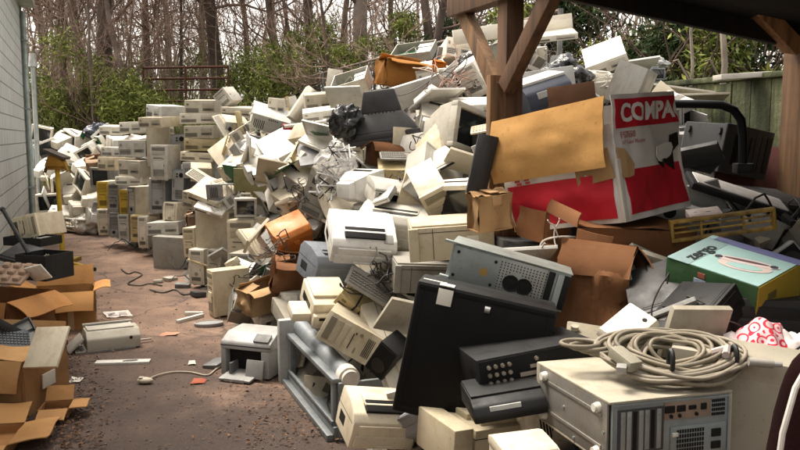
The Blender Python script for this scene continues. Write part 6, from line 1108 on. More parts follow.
# ------------------------------------------------------------------ terrain
def sstep(a,b,x):
    q=max(0.,min(1.,(x-a)/(b-a))); return q*q*(3-2*q)
def VV(x,y): return x*.93+y*.37
def terrain(x,y):
    v=VV(x,y); z=0.
    z+=1.5*sstep(3.4,4.7,v)*sstep(5.5,8.,y+.0*x)*.9
    z=max(z,2.0*sstep(4.85,5.6,v)*(1-.3*sstep(8,12,y)))
    z=max(z,2.2*sstep(14.8,19.6,y)+ (max(0,y-20)*.03))
    return z+.06*noise.noise(Vector((x*.5,y*.5,0)))*sstep(4,8,y)*(1 if z>.05 else .0)
mb=MB(); mb.grid(140,140,lambda u,v:(lambda x,y:Vector((x,y,terrain(x,y)-.004)))((u-.5)*2*(6+54*abs(u-.5)*2)*1.0,-6+v*(20+90*v)))
tag(link('ground',mb.mesh('ground'),'forest_floor'),kind='structure')
mb=MB(); mb.grid(40,60,lambda u,v:(lambda y:(lambda x:Vector((x,y,.004+.012*noise.noise(Vector((x*1.3,y*1.3,3))))))(-7.5+u*10.5))(-5+v*20.6))
pth=tag(link('path',mb.mesh('path'),'dirt'),kind='structure')
# ------------------------------------------------------------------ block building on the left
WD=Vector((-.3699,.929,0)); WN=Vector((.929,.3699,0))
def wallpt(s,off=0.,z=0.): return WD*s+WN*(-.9+off)+Vector((0,0,z))
ANG=math.atan2(WD.y,WD.x)
bl=empty('block_building',wallpt(3,0,0)); tag(bl,'pale green concrete block building wall along the left edge of the path','building')
bl.rotation_euler=(0,0,ANG)
SE=13.0   # length from base point to the far corner
link('wall',MB().box((SE/2-5,.4,2.0),(SE+10,.8,4.0),.004).mesh('wall'),'block_wall',bl)
link('corner_trim',MB().box((SE+.012,.0,2.),(.10,.06,4.0),.004).mesh('corner_trim'),'metal',bl,(.40,.46,.44))
link('roof_edge',MB().box((SE/2-5,.3,4.06),(SE+10.2,1.1,.12),.01).mesh('roof_edge'),'metal',bl,(.4,.42,.4))
ds=link('downspout',MB().tube([(SE-.12,-.06,3.9),(SE-.12,-.06,.25),(SE-.12,-.12,.1),(SE-.12,-.25,.06)],.045,12).mesh('downspout'),'metal',bl,(.36,.42,.40))
for z in(.8,2.2,3.4): link('clip',MB().box((SE-.12,-.055,z),(.12,.11,.03),.004).mesh('clip'),'metal',ds,(.3,.34,.33))
p=wallpt(17.2,.12); o=empty('vent_pipe',p); tag(o,'grey upright pipe standing just past the block building corner','pipe')
link('pipe',MB().cyl((0,0,0),(0,0,3.05),.045,12).mesh('pipe'),'metal',o,(.42,.45,.44)); link('cap',MB().cyl((0,0,3.05),(0,0,3.3),.085,12,.06).mesh('cap'),'metal',o,(.5,.5,.48))
p=wallpt(18.5,.0); o=empty('fence_post',p); tag(o,'short pale blue post beyond the grey upright pipe','post'); link('post',MB().cyl((0,0,0),(0,0,1.75),.04,10).mesh('post'),'metal',o,(.45,.5,.52)); link('cap',MB().cyl((0,0,1.75),(0,0,1.8),.05,10,.02).mesh('cap'),'metal',o,(.45,.5,.52))
# ------------------------------------------------------------------ items
ROOTS={}
def plain(kind): return next((v for k,v in CATN.items() if kind==k),None) or next(v for k,v in CATN.items() if kind.startswith(k))
for idx,(kind,name,label,coln,loc,q,dims,opt) in enumerate(ITEMS):
    nm,cat=plain(kind)
    g_=next((v for k_,v in GRP.items() if kind.startswith(k_)),None)
    if g_: opt['group']=g_
    if name:
        nm=name; cat={'television':'television','plank':'plank','shelf_board':'board','cardboard_sheet':'cardboard','product_carton':'carton','flat_screen':'screen','wooden_frame':'frame','small_box':'box','plastic_sack':'sack','cloth_bundle':'bundle','dark_crate':'crate','leaning_case':'case','plastic_scrap':'scrap','paper_sheet':'paper'}.get(name,cat)
    if kind=='compaq_carton':
        ROOTS['compaq']=(loc,q,dims,label); continue
    r=build(kind,nm,label,cat,coln,loc,q,dims,opt,idx)
    if kind=='tower_a' and 'round feet' in label: ROOTS['pc']=r
    if nm=='product_carton': ROOTS['green']=(r,dims)
    if kind=='laser_b' and 'grille' in opt:
        link('speaker_grille',MB().cyl((-.13,-.203,.15),(-.13,-.199,.15),.045,20).mesh('speaker_grille'),'dark',r,(.14,.13,.12))
    if 'wrap' in opt:
        for k in range(4):
            x=-.1+.04*k; h=.145; c=link('cord',MB().tube([(x,-.21,.0),(x+.01,-.212,h),(x+.05*sin(k),0,h+.02),(x+.06,.21,h),(x+.05,.21,0)],.006,6).mesh('cord'),'cable',r,(.02,.018,.016))
# ------------------------------------------------------------------ red and white carton
loc,q,dims,label=ROOTS['compaq']; w,d,h=dims
root=empty('monitor_carton'); Rq=Quaternion(q); root.rotation_mode='QUATERNION'; root.rotation_quaternion=q; root.location=Vector(loc)-Rq.to_matrix()@Vector((0,0,h/2)); tag(root,label,'carton')
RED,WHT,BRN=(.50,.012,.025),(.66,.62,.58),(.46,.25,.09)
def crum(p): return .020*noise.fractal(p*4.2,1,2,3)+.010*abs(noise.noise(p*11))-.035*math.exp(-((p.x-.2)**2+(p.z-.26)**2)/.02)
def face(name,a,b,z0,z1,color,prud=0.,mat='print_ink',nu=24,nv=8,parent=None):
    a=Vector(a);b=Vector(b);n=(b-a).cross(Vector((0,0,1))).normalized()
    def fn(o): return lambda u,v:(lambda p:p+n*(crum(p)+o))(a.lerp(b,u)+Vector((0,0,z0+(z1-z0)*v)))
    mb=MB(); mb.grid(nu,nv,fn(prud)); mb.grid(nu,nv,lambda u,v:fn(prud-.005)(1-u,v)); mb.grid(nu,1,lambda u,v:fn(prud-.005*v)(u,1)); mb.grid(1,nv,lambda u,v:fn(prud-.005*u)(1,v)); mb.grid(1,nv,lambda u,v:fn(prud-.005*(1-u))(0,v))
    return link(name,mb.mesh(name),mat,parent or root,color)
x,y=w/2,d/2
fp=face('front_panel',(-x,-y,0),(x,-y,0),0,h,WHT,nv=16)
face('red_band',(-x+.02,-y,0),(x-.008,-y,0),h*.735,h*.962,RED,.003,parent=fp); face('red_band',(-x+.035,-y,0),(x-.02,-y,0),h*.05,h*.40,RED,.003,parent=fp)
sp=face('side_panel',(-x,y,0),(-x,-y,0),0,h*.78,WHT,nv=14)
for k_,(a_,b_) in enumerate(((.10,.44),(.16,.445),(.11,.415),(.165,.418))): link('red_mark',MB().box((-x-.030,y-a_,h*b_),(.002,.03,.012)).mesh('red_mark'),'print_ink',sp,(.4,.05,.05))
face('red_band',(-x,y-.02,0),(-x,-y+.03,0),h*.04,h*.40,RED,.003,parent=sp)
face('rear_panel',(x,y,0),(-x,y,0),0,h,BRN,mat='card'); face('side_panel',(x,-y,0),(x,y,0),0,h,WHT)
link('bottom_panel',MB().box((0,0,.004),(w-.02,d-.02,.006)).mesh('bottom_panel'),'card',root,BRN)
# lettering follows the crumpled panel surface
def lettering(s,size,x0,z0,col,par,sx=1.,off=0.,mname='lettering',prud=.0065):
    me=text_mesh(s,size,.0006,off,sx)
    for v in me.vertices:
        p=Vector((min(x0+v.co.x,x-.016),-y,z0+v.co.y)); v.co=Vector((p.x,-y-crum(p)-prud-v.co.z,p.z))
    return link(mname,me,'print_ink',par,col)
lettering('COMPAQ',.112,-x+.06,h*.785,(.8,.78,.74),fp,1.2,.004)
lettering('FS7550',.042,-x+.055,h*.655,(.35,.12,.12),fp,.9,.0003); lettering('17" Color Monitor',.026,-x+.055,h*.605,(.4,.16,.16),fp,.9)
def patch(name,pts,col,par,prud,mat='paper'):
    c=sum((Vector(p) for p in pts),Vector((0,0)))/len(pts); mb=MB(); bm=mb.bm; f=lambda p,o:Vector((p[0],-y-crum(Vector((p[0],-y,p[1])))-o,p[1]))
    A=[bm.verts.new(f(p,prud)) for p in pts]; B=[bm.verts.new(f(p,prud-.003)) for p in pts]; n=len(pts); bm.faces.new(A); bm.faces.new(B[::-1])
    for i in range(n): bm.faces.new((A[i],B[i],B[(i+1)%n],A[(i+1)%n]))
    return link(name,mb.mesh(name,False),mat,par,col)
patch('torn_hole',[(.07,.24),(.11,.21),(.16,.235),(.215,.19),(.225,.28),(.27,.31),(.265,.37),(.2,.36),(.2,.30),(.1,.29)],(.02,.016,.014),fp,.007,'dark')
patch('torn_paper',[(.035,.27),(.06,.245),(.1,.238),(.13,.255),(.18,.25),(.21,.265),(.225,.30),(.21,.325),(.15,.33),(.08,.32),(.05,.315)],(.80,.77,.72),fp,.010)
# brown flap folded down over the left face, and a torn corner piece
def bigflap():
    mb=MB()
    def fn(o): 
        def g(u,v):
            L=d*(1.02-.02*v); p=Vector((-x-.012-.055*sin(v*2.2)-.02*sin(u*5+v*2)*v-o,(.5-u)*L+.01,h*1.0-.55*h*v)); p.x-=.012*noise.fractal(Vector((u*3,v*3,4)),1,2,3); return p
        return g
    mb.grid(20,14,fn(0.006)); mb.grid(20,14,lambda u,v:fn(0)(1-u,v)); mb.grid(20,1,lambda u,v:fn(.006*v)(u,1)); mb.grid(1,14,lambda u,v:fn(.006*u)(1,v)); mb.grid(1,14,lambda u,v:fn(.006*(1-u))(0,v)); mb.grid(20,1,lambda u,v:fn(.006*(1-v))(u,0)); return mb
bf=link('flap',bigflap().mesh('flap',True,50),'card',root,(.60,.33,.115)); bf['label']='brown inner side of the flap folded outward'
patch('torn_corner',[(-x+.004,.20),(-x+.05,.195),(-x+.10,.20),(-x+.125,.25),(-x+.10,.29),(-x+.06,.325),(-x+.004,.335)],(.48,.30,.15),fp,.011,'card')
link('torn_strip',MB().box((-x-.016,-y+.12,h*.46),(.006,.2,.14),.002,Matrix.Rotation(-.1,3,'X')).mesh('torn_strip'),'card',sp,(.44,.27,.13))
link('edge_tape',MB().box((-x-.002,-y-.004,h*.25),(.03,.018,h*.5),.004).mesh('edge_tape'),'paper',root,(.6,.55,.48))
# ------------------------------------------------------------------ print on the green carton
r,dm=ROOTS['green']; w,d,h=dm
tp=link('lid_print',MB().box((0,0,h+.0015),(w*.99,d*.985,.003)).mesh('lid_print'),'print_ink',r,(.34,.52,.50))
link('blue_band',MB().box((w*.35,d*.1,h+.0035),(w*.27,d*.78,.0012)).mesh('blue_band'),'print_ink',tp,(.14,.15,.28)) if False else None
link('blue_band',MB().box((0.02,d*.42,h+.0035),(w*.94,d*.15,.0012)).mesh('blue_band'),'print_ink',tp,(.16,.17,.33)); link('grey_band',MB().box((-w*.36,-.02,h+.0035),(w*.25,d*.90,.0012)).mesh('grey_band'),'print_ink',tp,(.25,.36,.36))
sc=MB(); 
def ell(cx,cy,a,b,z,ro,n=28): return [Vector((cx+cos(ro)*a*cos(k*2*pi/n)-sin(ro)*b*sin(k*2*pi/n),cy+sin(ro)*a*cos(k*2*pi/n)+cos(ro)*b*sin(k*2*pi/n),z)) for k in range(n)]
def plate(pts,th=.0012):
    mb=MB(); A=[mb.bm.verts.new(p) for p in pts]; B=[mb.bm.verts.new(p-Vector((0,0,th))) for p in pts]; n=len(pts); mb.bm.faces.new(A); mb.bm.faces.new(B[::-1])
    for i in range(n): mb.bm.faces.new((A[i],B[i],B[(i+1)%n],A[(i+1)%n]))
    return mb
pc=link('scanner_picture',plate(ell(.065,-.035,.10,.048,h+.0052,.22)).mesh('scanner_picture',False),'print_ink',tp,(.62,.50,.46))
for q_,a_,b_,z_,cc in(((.068,-.045),.066,.024,.0064,(.34,.54,.51)),((.05,-.0),.125,.026,.0064,(.66,.55,.52)),((.05,.004),.085,.009,.0076,(.12,.06,.07)),((-.05,-.024),.015,.013,.0076,(.04,.04,.05)),((.15,.024),.015,.013,.0076,(.04,.04,.05))): link('picture_detail',plate(ell(q_[0],q_[1],a_,b_,h+z_,.22)).mesh('picture_detail',False),'print_ink',tp,cc)
me=text_mesh('zergo',.075,.0008,.0022)
for v in me.vertices: v.co=Vector((-w*.45+v.co.y*0+v.co.x*.0,0,0))+Vector((-v.co.y+.075,v.co.x-.12,h+.0052+v.co.z))
link('lettering',me,'print_ink',tp,(.015,.02,.02))
link('side_print',MB().box((w*.0-.04,-d/2-.0015,h*.5),(.05,.003,.07)).mesh('side_print'),'print_ink',r,(.45,.5,.62)); link('side_print',MB().box((-.035,-d/2-.0015,h*.82),(.03,.003,.02)).mesh('side_print'),'print_ink',r,(.4,.12,.08))
mb=MB()
for k in range(7): mb.box((.05,-d/2-.0012,h*.24+.013*k),(.07-.008*(k%3),.0024,.004))
link('side_print',mb.mesh('side_print'),'print_ink',r,(.25,.32,.2)); link('end_panel',MB().box((w/2+.0015,0,h/2),(.003,d*.99,h*.98)).mesh('end_panel'),'print_ink',r,(.38,.27,.03))
mb=MB().box((w/2+.004,-.06,h*.6),(.002,.06,.03)).box((w/2+.004,-.06,h*.3),(.002,.05,.05)); link('end_print',mb.mesh('end_print'),'print_ink',r,(.12,.1,.03))
# ------------------------------------------------------------------ cable coil on the grey tower
rnd=random.Random(3)
C0=at(672,366,2.45); root=empty('cable_coil',C0); tag(root,'thick coil of grey cable tied with black straps on the grey tower','cable')
for k in range(26):
    a=.226-.0056*k+rnd.uniform(-.014,.014); b=.15-.0044*k+rnd.uniform(-.012,.012); ox,oy=rnd.uniform(-.015,.015),rnd.uniform(-.012,.012); z=-.012+.006*(k%7)+rnd.uniform(0,.012); ph=rnd.uniform(0,6)
    pts=[Vector((ox+a*cos(q*pi/24)*(1+.07*sin(q*pi/8+ph*2)+.05*sin(q*pi/12+ph*5)),oy+b*sin(q*pi/24)*(1+.09*sin(q*pi/9+ph)),z+.03+.012*sin(q*pi/12+ph)+.030*sin(q*pi/24))) for q in range(49)]
    link('cable',MB().tube(pts,.0066,8,False).mesh('cable',True,80),'cable',root,rnd.choice([(.235,.20,.145),(.20,.175,.13),(.27,.235,.18)]))
for k in range(4):
    pts=[Vector((-.19+.06*cos(q*pi/10+k)-.03*k,.05+.045*sin(q*pi/10+k),.03+.01*k)) for q in range(21)]
    link('cable',MB().tube(pts,.007,8,False).mesh('cable',True,80),'cable',root,(.22,.19,.14))
for q in(-.6,1.4,-1.8): link('tie',MB().tube([Vector((.2*cos(q),.12*sin(q),.02))+Vector((0,.035*cos(s*pi/6)*.6,.028+.035*sin(s*pi/6))) for s in range(13)],.007,6).mesh('tie'),'cable',root,(.012,.012,.012))
pl=link('connector',MB().box((-.17,-.075,.045),(.10,.05,.035),.008,Matrix.Rotation(-1.1,3,'Z')@Matrix.Rotation(.3,3,'Y')).mesh('connector'),'plastic',root,(.28,.26,.2)); link('plug_shell',MB().box((-.195,-.13,.03),(.03,.05,.02),.003,Matrix.Rotation(-.3,3,'Z')).mesh('plug_shell'),'metal',pl,(.4,.4,.38))
pl=link('connector',MB().cyl((.2,-.09,.04),(.27,-.10,.035),.013,12).mesh('connector'),'plastic',root,(.35,.33,.3)); link('plug_shell',MB().cyl((.27,-.10,.035),(.295,-.102,.034),.008,10).mesh('plug_shell'),'metal',pl,(.5,.5,.5))
link('strap',MB().tube([Vector((.12,-.02,.05)),Vector((.15,-.05,.07)),Vector((.13,-.09,.06))],.012,8).mesh('strap'),'cable',root,(.45,.38,.36))
# ------------------------------------------------------------------ ring patterned cloth, maroon bag
def drape(c,w,d,h,seed,fold=.05):
    o=Vector((seed,seed*2,0)); c=Vector(c)
    def fn(off): return lambda u,v:(lambda a,b,rr:c+Vector((a*w,b*d,h*(1-.8*rr*rr)+fold*noise.fractal(Vector((a*1.7,b*1.7,seed)),1,2,2)-off)))((u-.5)*2,(v-.5)*2,min(1.2,sqrt(((u-.5)*2)**2+((v-.5)*2)**2)))
    mb=MB(); mb.grid(30,30,fn(0)); mb.grid(30,30,lambda u,v:fn(.006)(1-u,v)); return mb
p=at(772,350,2.72); root=empty('patterned_cloth',p); tag(root,'pink red ring patterned cloth bag crumpled behind the tall grey tower side','cloth')
link('fabric',drape((-.03,0,-.05),.13,.12,.15,2.2,.06).mesh('fabric',True,80),'ring_print',root); link('lining',drape((.06,-.02,-.06),.14,.1,.12,5.1,.06).mesh('lining',True,80),'cloth',root,(.74,.68,.66)); link('lining',MB().blob((-.13,.0,.0),(.09,.1,.12),.25,3,3,4).mesh('lining'),'cloth',root,(.7,.62,.62))
link('cord',MB().tube([Vector((.1,-.1,.02)),Vector((.04,-.14,.09)),Vector((.08,-.1,.14)),Vector((.16,-.08,.12))],.005,6).mesh('cord'),'cable',root,(.6,.56,.5)); link('cord',MB().tube([Vector((.02,-.12,.03)),Vector((.1,-.13,.10)),Vector((.15,-.1,.22))],.004,6).mesh('cord'),'cable',root,(.02,.02,.02))
p=at(803,425,1.75); root=empty('maroon_bag',p); tag(root,'dark maroon bag with white piping at the lower right corner','bag')
link('body',MB().blob((.02,.02,-.42),(.18,.24,1.2),.10,2,4,9).mesh('body'),'cloth',root,(.012,.003,.003)); link('piping',MB().tube([Vector((.0,-.03,.17)),Vector((-.045,-.045,.1)),Vector((-.07,-.05,.0)),Vector((-.083,-.055,-.12)),Vector((-.09,-.06,-.3))],.007,8).mesh('piping'),'cable',root,(.6,.57,.52))
# ------------------------------------------------------------------ grey frame (stripped plotter body) on the ground
A=gnd(291,383); B=gnd(338,441); dr=(B-A); Ln=dr.length; root=empty('plotter_frame',(A+B)/2); tag(root,'blue grey open frame of a stripped printer with a roller tube on top','printer frame')
root.rotation_euler=(0,0,math.atan2(dr.y,dr.x)); hh=.37; dp=.34; col=(.24,.262,.272)
# local x along the length towards the camera, local -y faces the path
link('base_rail',MB().box((0,-.0,.04),(Ln,.05,.08),.008).box((0,-.045,.02),(Ln,.04,.04),.006).box((0,-.02,.10),(Ln*.96,.02,.02),.003).mesh('base_rail'),'metal',root,col)
link('rear_panel',MB().box((0,dp,.2),(Ln,.02,.36),.006).mesh('rear_panel'),'metal',root,(.16,.18,.2)); link('floor_plate',MB().box((0,dp/2,.03),(Ln-.02,dp-.04,.02),.003).mesh('floor_plate'),'metal',root,(.2,.22,.23))
e=link('end_panel',MB().box((-Ln/2-.03,dp/2-.02,.22),(.07,dp+.12,.46),.02).mesh('end_panel'),'plastic',root,(.40,.41,.40)); link('end_panel',MB().box((Ln/2+.01,dp/2,.17),(.03,dp,.34),.01).mesh('end_panel'),'metal',root,col)
link('upright',MB().box((-Ln/2+.05,-.0,.2),(.05,.04,.28),.006).mesh('upright'),'metal',root,col); link('upright',MB().box((Ln/2-.05,-.0,.2),(.05,.04,.28),.006).mesh('upright'),'metal',root,col)
link('top_rail',MB().box((0,.0,.345),(Ln,.06,.03),.008).mesh('top_rail'),'metal',root,col)
tb=link('roller_tube',MB().cyl((-Ln/2+.03,.07,.40),(Ln/2-.06,.07,.36),.055,24).mesh('roller_tube'),'metal',root,(.30,.325,.345)); link('end_cap',MB().cyl((Ln/2-.07,.07,.36),(Ln/2-.0,.07,.356),.062,24).cyl((Ln/2-.0,.07,.356),(Ln/2+.03,.07,.354),.05,24).mesh('end_cap'),'plastic',tb,(.66,.62,.55))
link('inner_rail',MB().cyl((-Ln/2,.2,.14),(Ln/2,.2,.14),.018,10).mesh('inner_rail'),'metal',root,(.35,.36,.36)); link('inner_rail',MB().box((0,.14,.24),(Ln,.03,.05),.004).mesh('inner_rail'),'metal',root,(.12,.14,.16))
# ------------------------------------------------------------------ left junk: cartons along the wall
def carton(name,label,loc,yaw,dims,col,flaps,seed,tilt=0,fcol=None):
    root=empty(name,loc); root.rotation_euler=(tilt,0,radians(yaw)); tag(root,label,'carton',None); w,d,h=dims
    link('box_body',carton_walls(w,d,h,.006,.016,seed).mesh('box_body'),'card',root,col)
    if h>.2:
        link('tape',MB().box((w*.1,-d/2-.012,h*.3),(.05,.010,h*.56),.002).mesh('tape'),'paper',root,(.46,.32,.17)); link('printed_mark',MB().slots(-w*.32,-w*.08,h*.22,h*.5,4,-d/2-.013,True,.008,.3).mesh('printed_mark',False),'print_ink',root,(.12,.06,.03)); link('shipping_label',MB().box((w/2+.012,0,h*.5),(.010,.14,.09),.001).mesh('shipping_label'),'paper',root,(.55,.5,.42))
    for s,ln,a,b in flaps: link('flap',flap(w,d,h,s,ln,a,.006,b).mesh('flap',True,50),'card',root,fcol or tuple(c*1.1 for c in col))
    return root
OC=(.50,.27,.11)
carton('open_carton','big open brown carton nearest the camera with bright flaps on the left',(-2.69,4.98,.0),-7,(.92,.50,.36),(.34,.18,.075),[('f',.19,2.75,.1),('b',.13,.15,.1),('r',.27,-1.52,.1),('l',.3,2.0,.1)],5,0,(.56,.32,.14))
carton('open_carton','dark open carton behind the nearest left carton, by the wall',(-3.06,5.95,.0),-16,(.66,.5,.52),(.22,.10,.045),[('f',.2,2.9,.1),('b',.2,2.2,.1),('r',.20,1.9,.2),('l',.2,.3,.1)],6,0,(.46,.22,.08))
carton('open_carton','orange brown open carton under the yellow post in the left row',(-3.02,7.1,.0),20,(.5,.42,.34),(.42,.22,.08),[('f',.2,2.2,.2),('r',.14,1.1,.3),('b',.2,.5,.1),('l',.2,1.0,.1)],7,0,(.55,.28,.10))
carton('flattened_carton','small flattened carton lying on leaves right of the nearest left carton',(-2.1,4.74,.02),12,(.17,.18,.05),(.34,.17,.07),[('f',.12,1.75,.05),('r',.10,1.5,.05),('b',.10,.7,.0)],8,0,(.5,.27,.11))
carton('flattened_carton','flattened carton at the bottom left corner of the ground',(-2.35,4.25,.0),10,(.45,.35,.06),(.36,.18,.07),[('f',.2,1.75,.05),('r',.2,1.35,.08),('b',.2,1.2,.05)],9,0,(.52,.28,.11))
build('keyboard','keyboard','grey keyboard dumped inside the nearest left carton','keyboard','slate',tuple(at(12,338,5.0)),Quaternion((.9,.25,.2,.3)).normalized(),(.4,.15,.03),{},901)
build('case_open','open_chassis','steel chassis poking out of the nearest left carton','chassis','steelgrey',tuple(at(16,346,5.05)),Quaternion((.9,.4,-.1,.3)).normalized(),(.3,.25,.12),{},902)
build('keyboard','keyboard','charcoal keyboard standing on end in the nearest left carton','keyboard','charcoal',tuple(at(5,335,5.0)),Quaternion((.7,.5,.5,.1)).normalized(),(.4,.15,.03),{},903)
a,b=at(3,210,6.7),at(29,254,6.3); o=empty('stick',b); tag(o,'thin black stick leaning on the wall above the charcoal lid','stick'); link('shaft',MB().cyl(a-b,Vector((0,0,0)),.017,10).mesh('shaft'),'cable',o,(.015,.014,.013)); link('tip',MB().cyl((a-b),(a-b)*1.03,.022,10).mesh('tip'),'cable',o,(.05,.05,.05))
p=gnd(63,262); o=empty('yellow_post',p); tag(o,'slim yellow post with a rusty yellow head near the wall corner','post')
link('pole',MB().cyl((0,0,.06),(-.02,0,1.26),.032,12).mesh('pole'),'plastic',o,(.55,.36,.03)); link('band',MB().cyl((0,0,.40),(0,0,.52),.038,12).mesh('band'),'cable',o,(.015,.015,.015)); link('foot',MB().box((0,0,.03),(.4,.3,.06),.01).mesh('foot'),'metal',o,(.3,.2,.04))
hd=link('head',MB().box((-.03,0,1.38),(.26,.22,.16),.03,None,(.6,.7)).box((-.03,-.0,1.29),(.2,.16,.06),.01).mesh('head'),'metal',o,(.40,.20,.03)); link('cover',MB().box((-.02,0,1.47),(.3,.24,.04),.01,Matrix.Rotation(.4,3,'Y')).mesh('cover'),'metal',hd,(.10,.08,.06)); link('arm',MB().cyl((-.14,0,1.36),(-.18,-.02,1.22),.022,8).mesh('arm'),'metal',hd,(.12,.08,.04)); link('arm',MB().cyl((.08,0,1.36),(.13,-.02,1.24),.022,8).mesh('arm'),'metal',hd,(.45,.25,.04))
a,b=gnd(69,262,.03),gnd(94,269,.03); o=empty('yellow_stick',(a+b)/2); tag(o,'yellow stick lying on the ground past the orange brown carton','stick'); m_=(a+b)/2; link('shaft',MB().cyl(a-m_,b-m_,.02,10).mesh('shaft'),'plastic',o,(.6,.38,.03)); link('tip',MB().cyl(b-m_,(b-m_)*1.06,.024,10).mesh('tip'),'cable',o,(.02,.02,.02))
# ------------------------------------------------------------------ things lying on the path
def groundthing(kind,name,label,cat,col,px,py,yaw,dims,opt={},tilt=0,idx=950):
    p=gnd(px,py); q=(Matrix.Rotation(radians(yaw),3,'Z')@Matrix.Rotation(radians(tilt),3,'X')).to_quaternion(); return build(kind,name,label,cat,col,(p.x,p.y,dims[2]/2+.005),tuple(q),dims,opt,idx)
root=empty('desktop_printer',gnd(112,347)); root.scale=(1.08,)*3; root.rotation_euler=(0,0,radians(28)); tag(root,'grey beige printer alone on the path with a tray jutting out','printer')
GB=(.42,.385,.31)
link('body',MB().prism([(-.13,.012),(.14,.012),(.14,.10),(.10,.15),(-.07,.15),(-.13,.10)],-.19,.19,.012).mesh('body'),'plastic',root,GB); link('top_cover',MB().box((-.01,.02,.155),(.33,.15,.012),.004).mesh('top_cover'),'plastic',root,(.50,.47,.40)); link('slot',MB().box((-.01,.09,.163),(.30,.02,.01),.002).mesh('slot'),'dark',root,(.1,.1,.09))
link('rear_rail',MB().box((-.01,.12,.155),(.36,.035,.035),.006).mesh('rear_rail'),'plastic',root,GB); link('paper_tray',MB().box((-.26,0,.06),(.14,.2,.018),.004,Matrix.Rotation(-.75,3,'Y')).mesh('paper_tray'),'plastic',root,(.45,.42,.35)); link('base_plate',MB().box((-.06,-.02,.012),(.42,.25,.02),.004).mesh('base_plate'),'plastic',root,(.2,.19,.17)); link('power_button',MB().cyl((.12,-.132,.09),(.12,-.128,.09),.012,12).mesh('power_button'),'dark',root,(.02,.02,.02)); link('lever',MB().box((.24,.0,.03),(.1,.02,.012),.003).mesh('lever'),'plastic',root,GB)
root=empty('bezel_bar',gnd(123,364)); root.rotation_euler=(0,0,radians(6)); tag(root,'long white bezel bar with an oval hole lying on the path','bezel')
link('bar',MB().box((0,0,.014),(.40,.085,.022),.005).mesh('bar'),'plastic',root,(.56,.54,.49)); link('oval_hole',plate(ell(.06,.0,.05,.022,.0275,.1)).mesh('oval_hole',False),'dark',root,(.03,.03,.028)); link('oval_hole',plate(ell(.06,.0,.034,.013,.0288,.1)).mesh('oval_hole',False),'plastic',root,(.2,.19,.17))
def paper(name,label,cat,pts,col,crumple=.01,dz=.012,mat='paper'):
    P=[gnd(*p) for p in pts]; c=sum(P,Vector())/4; root=empty(name,c); tag(root,label,cat); a,b,e,d_=[q-c for q in P]
    def fn(o): return lambda u,v:(lambda p:p+Vector((0,0,dz+o+crumple*noise.fractal(p*9+c,1,2,3))))(a.lerp(b,u).lerp(d_.lerp(e,u),v))
    mb=MB(); mb.grid(10,10,fn(.002)); mb.grid(10,10,lambda u,v:fn(0)(1-u,v)); link('sheet',mb.mesh('sheet'),mat,root,col); return root,fn
r0,fn=paper('printed_paper','white printed sheet with grey blocks lying behind the lone printer','paper',[(104,316),(131,319),(124,312),(128,312)][:0] or [(107,319),(133,317),(128,311.5),(103,313.5)],(.62,.56,.50))
for u0,v0,uw,vw in((.1,.15,.35,.2),(.55,.2,.3,.5),(.12,.5,.3,.3)):
    mb=MB(); mb.grid(4,4,lambda u,v:fn(.0045)(u0+uw*u,v0+vw*v)); link('print_block',mb.mesh('print_block'),'print_ink',r0,(.33,.28,.27))
paper('pink_paper','small pinkish orange sheet lying mid path below the lid','paper',[(159,337),(176,337),(180,333.5),(166,333)],(.50,.24,.15))
paper('white_scrap','white scrap of paper among leaves beside the nearest left carton','paper',[(68,384),(80,384),(84,379),(72,378)],(.6,.57,.5))
paper('white_scrap','white paper scrap near the far yellow stick','paper',[(77,283),(91,285),(93,282),(80,281)],(.66,.62,.56))
paper('white_scrap','pale paper flake in the middle of the far path','paper',[(98,287),(110,287),(108,285),(99,285)],(.55,.52,.46))
paper('white_scrap','tiny pale scrap between the bezel bar and grey cable','paper',[(188,366),(196,366),(195,363),(189,363)],(.55,.52,.46))
paper('red_scrap','red brown scrap lying right of the mouse cable','scrap',[(190,386),(204,385),(207,381),(194,380)],(.30,.07,.03))
a,b=gnd(186,316),gnd(204,313.5); root=empty('plastic_angle',b); tag(root,'white L shaped plastic strip lying on the path','plastic strip'); e=gnd(176,325)
for P,Q in((gnd(185,315.5),gnd(203,315.5)),(gnd(203,317),gnd(177,324))): link('strip',MB().tube([P-b+Vector((0,0,.02)),Q-b+Vector((0,0,.02))],.022,4).mesh('strip',False),'plastic',root,(.72,.69,.62))
p=gnd(209,326); root=empty('oval_plate',p); tag(root,'flat grey oval lid lying on the path','lid'); link('plate',plate(ell(0,0,.13,.085,.03,.3),.02).mesh('plate'),'plastic',root,(.28,.28,.27)); link('rim',MB().tube(ell(0,0,.125,.08,.031,.3)+[ell(0,0,.125,.08,.031,.3)[0]],.006,6,False).mesh('rim'),'plastic',root,(.33,.33,.32))
def groundline(name,label,cat,pts,rr,col,head=None):
    P=[gnd(*p)+Vector((0,0,rr+.008)) for p in pts]; c=P[0]; root=empty(name,c); tag(root,label,cat); Q=[]
    for i in range(len(P)-1):
        p0,p1,p2,p3=P[max(0,i-1)],P[i],P[i+1],P[min(len(P)-1,i+2)]
        for k in range(6):
            s=k/6; Q.append(.5*((2*p1)+(p2-p0)*s+(2*p0-5*p1+4*p2-p3)*s*s+(3*p1-p0-3*p2+p3)*s**3)-c)
    Q.append(P[-1]-c); link('cable',MB().tube(Q,rr,8).mesh('cable',True,80),'cable',root,col)
    if head: link('mouse_body',MB().blob((0,0,.012),(.11,.065,.045),.03,1,3).mesh('mouse_body'),'plastic',root,head); link('button',MB().box((-.025,0,.034),(.03,.04,.004),.001).mesh('button'),'plastic',root,tuple(c*.8 for c in head))
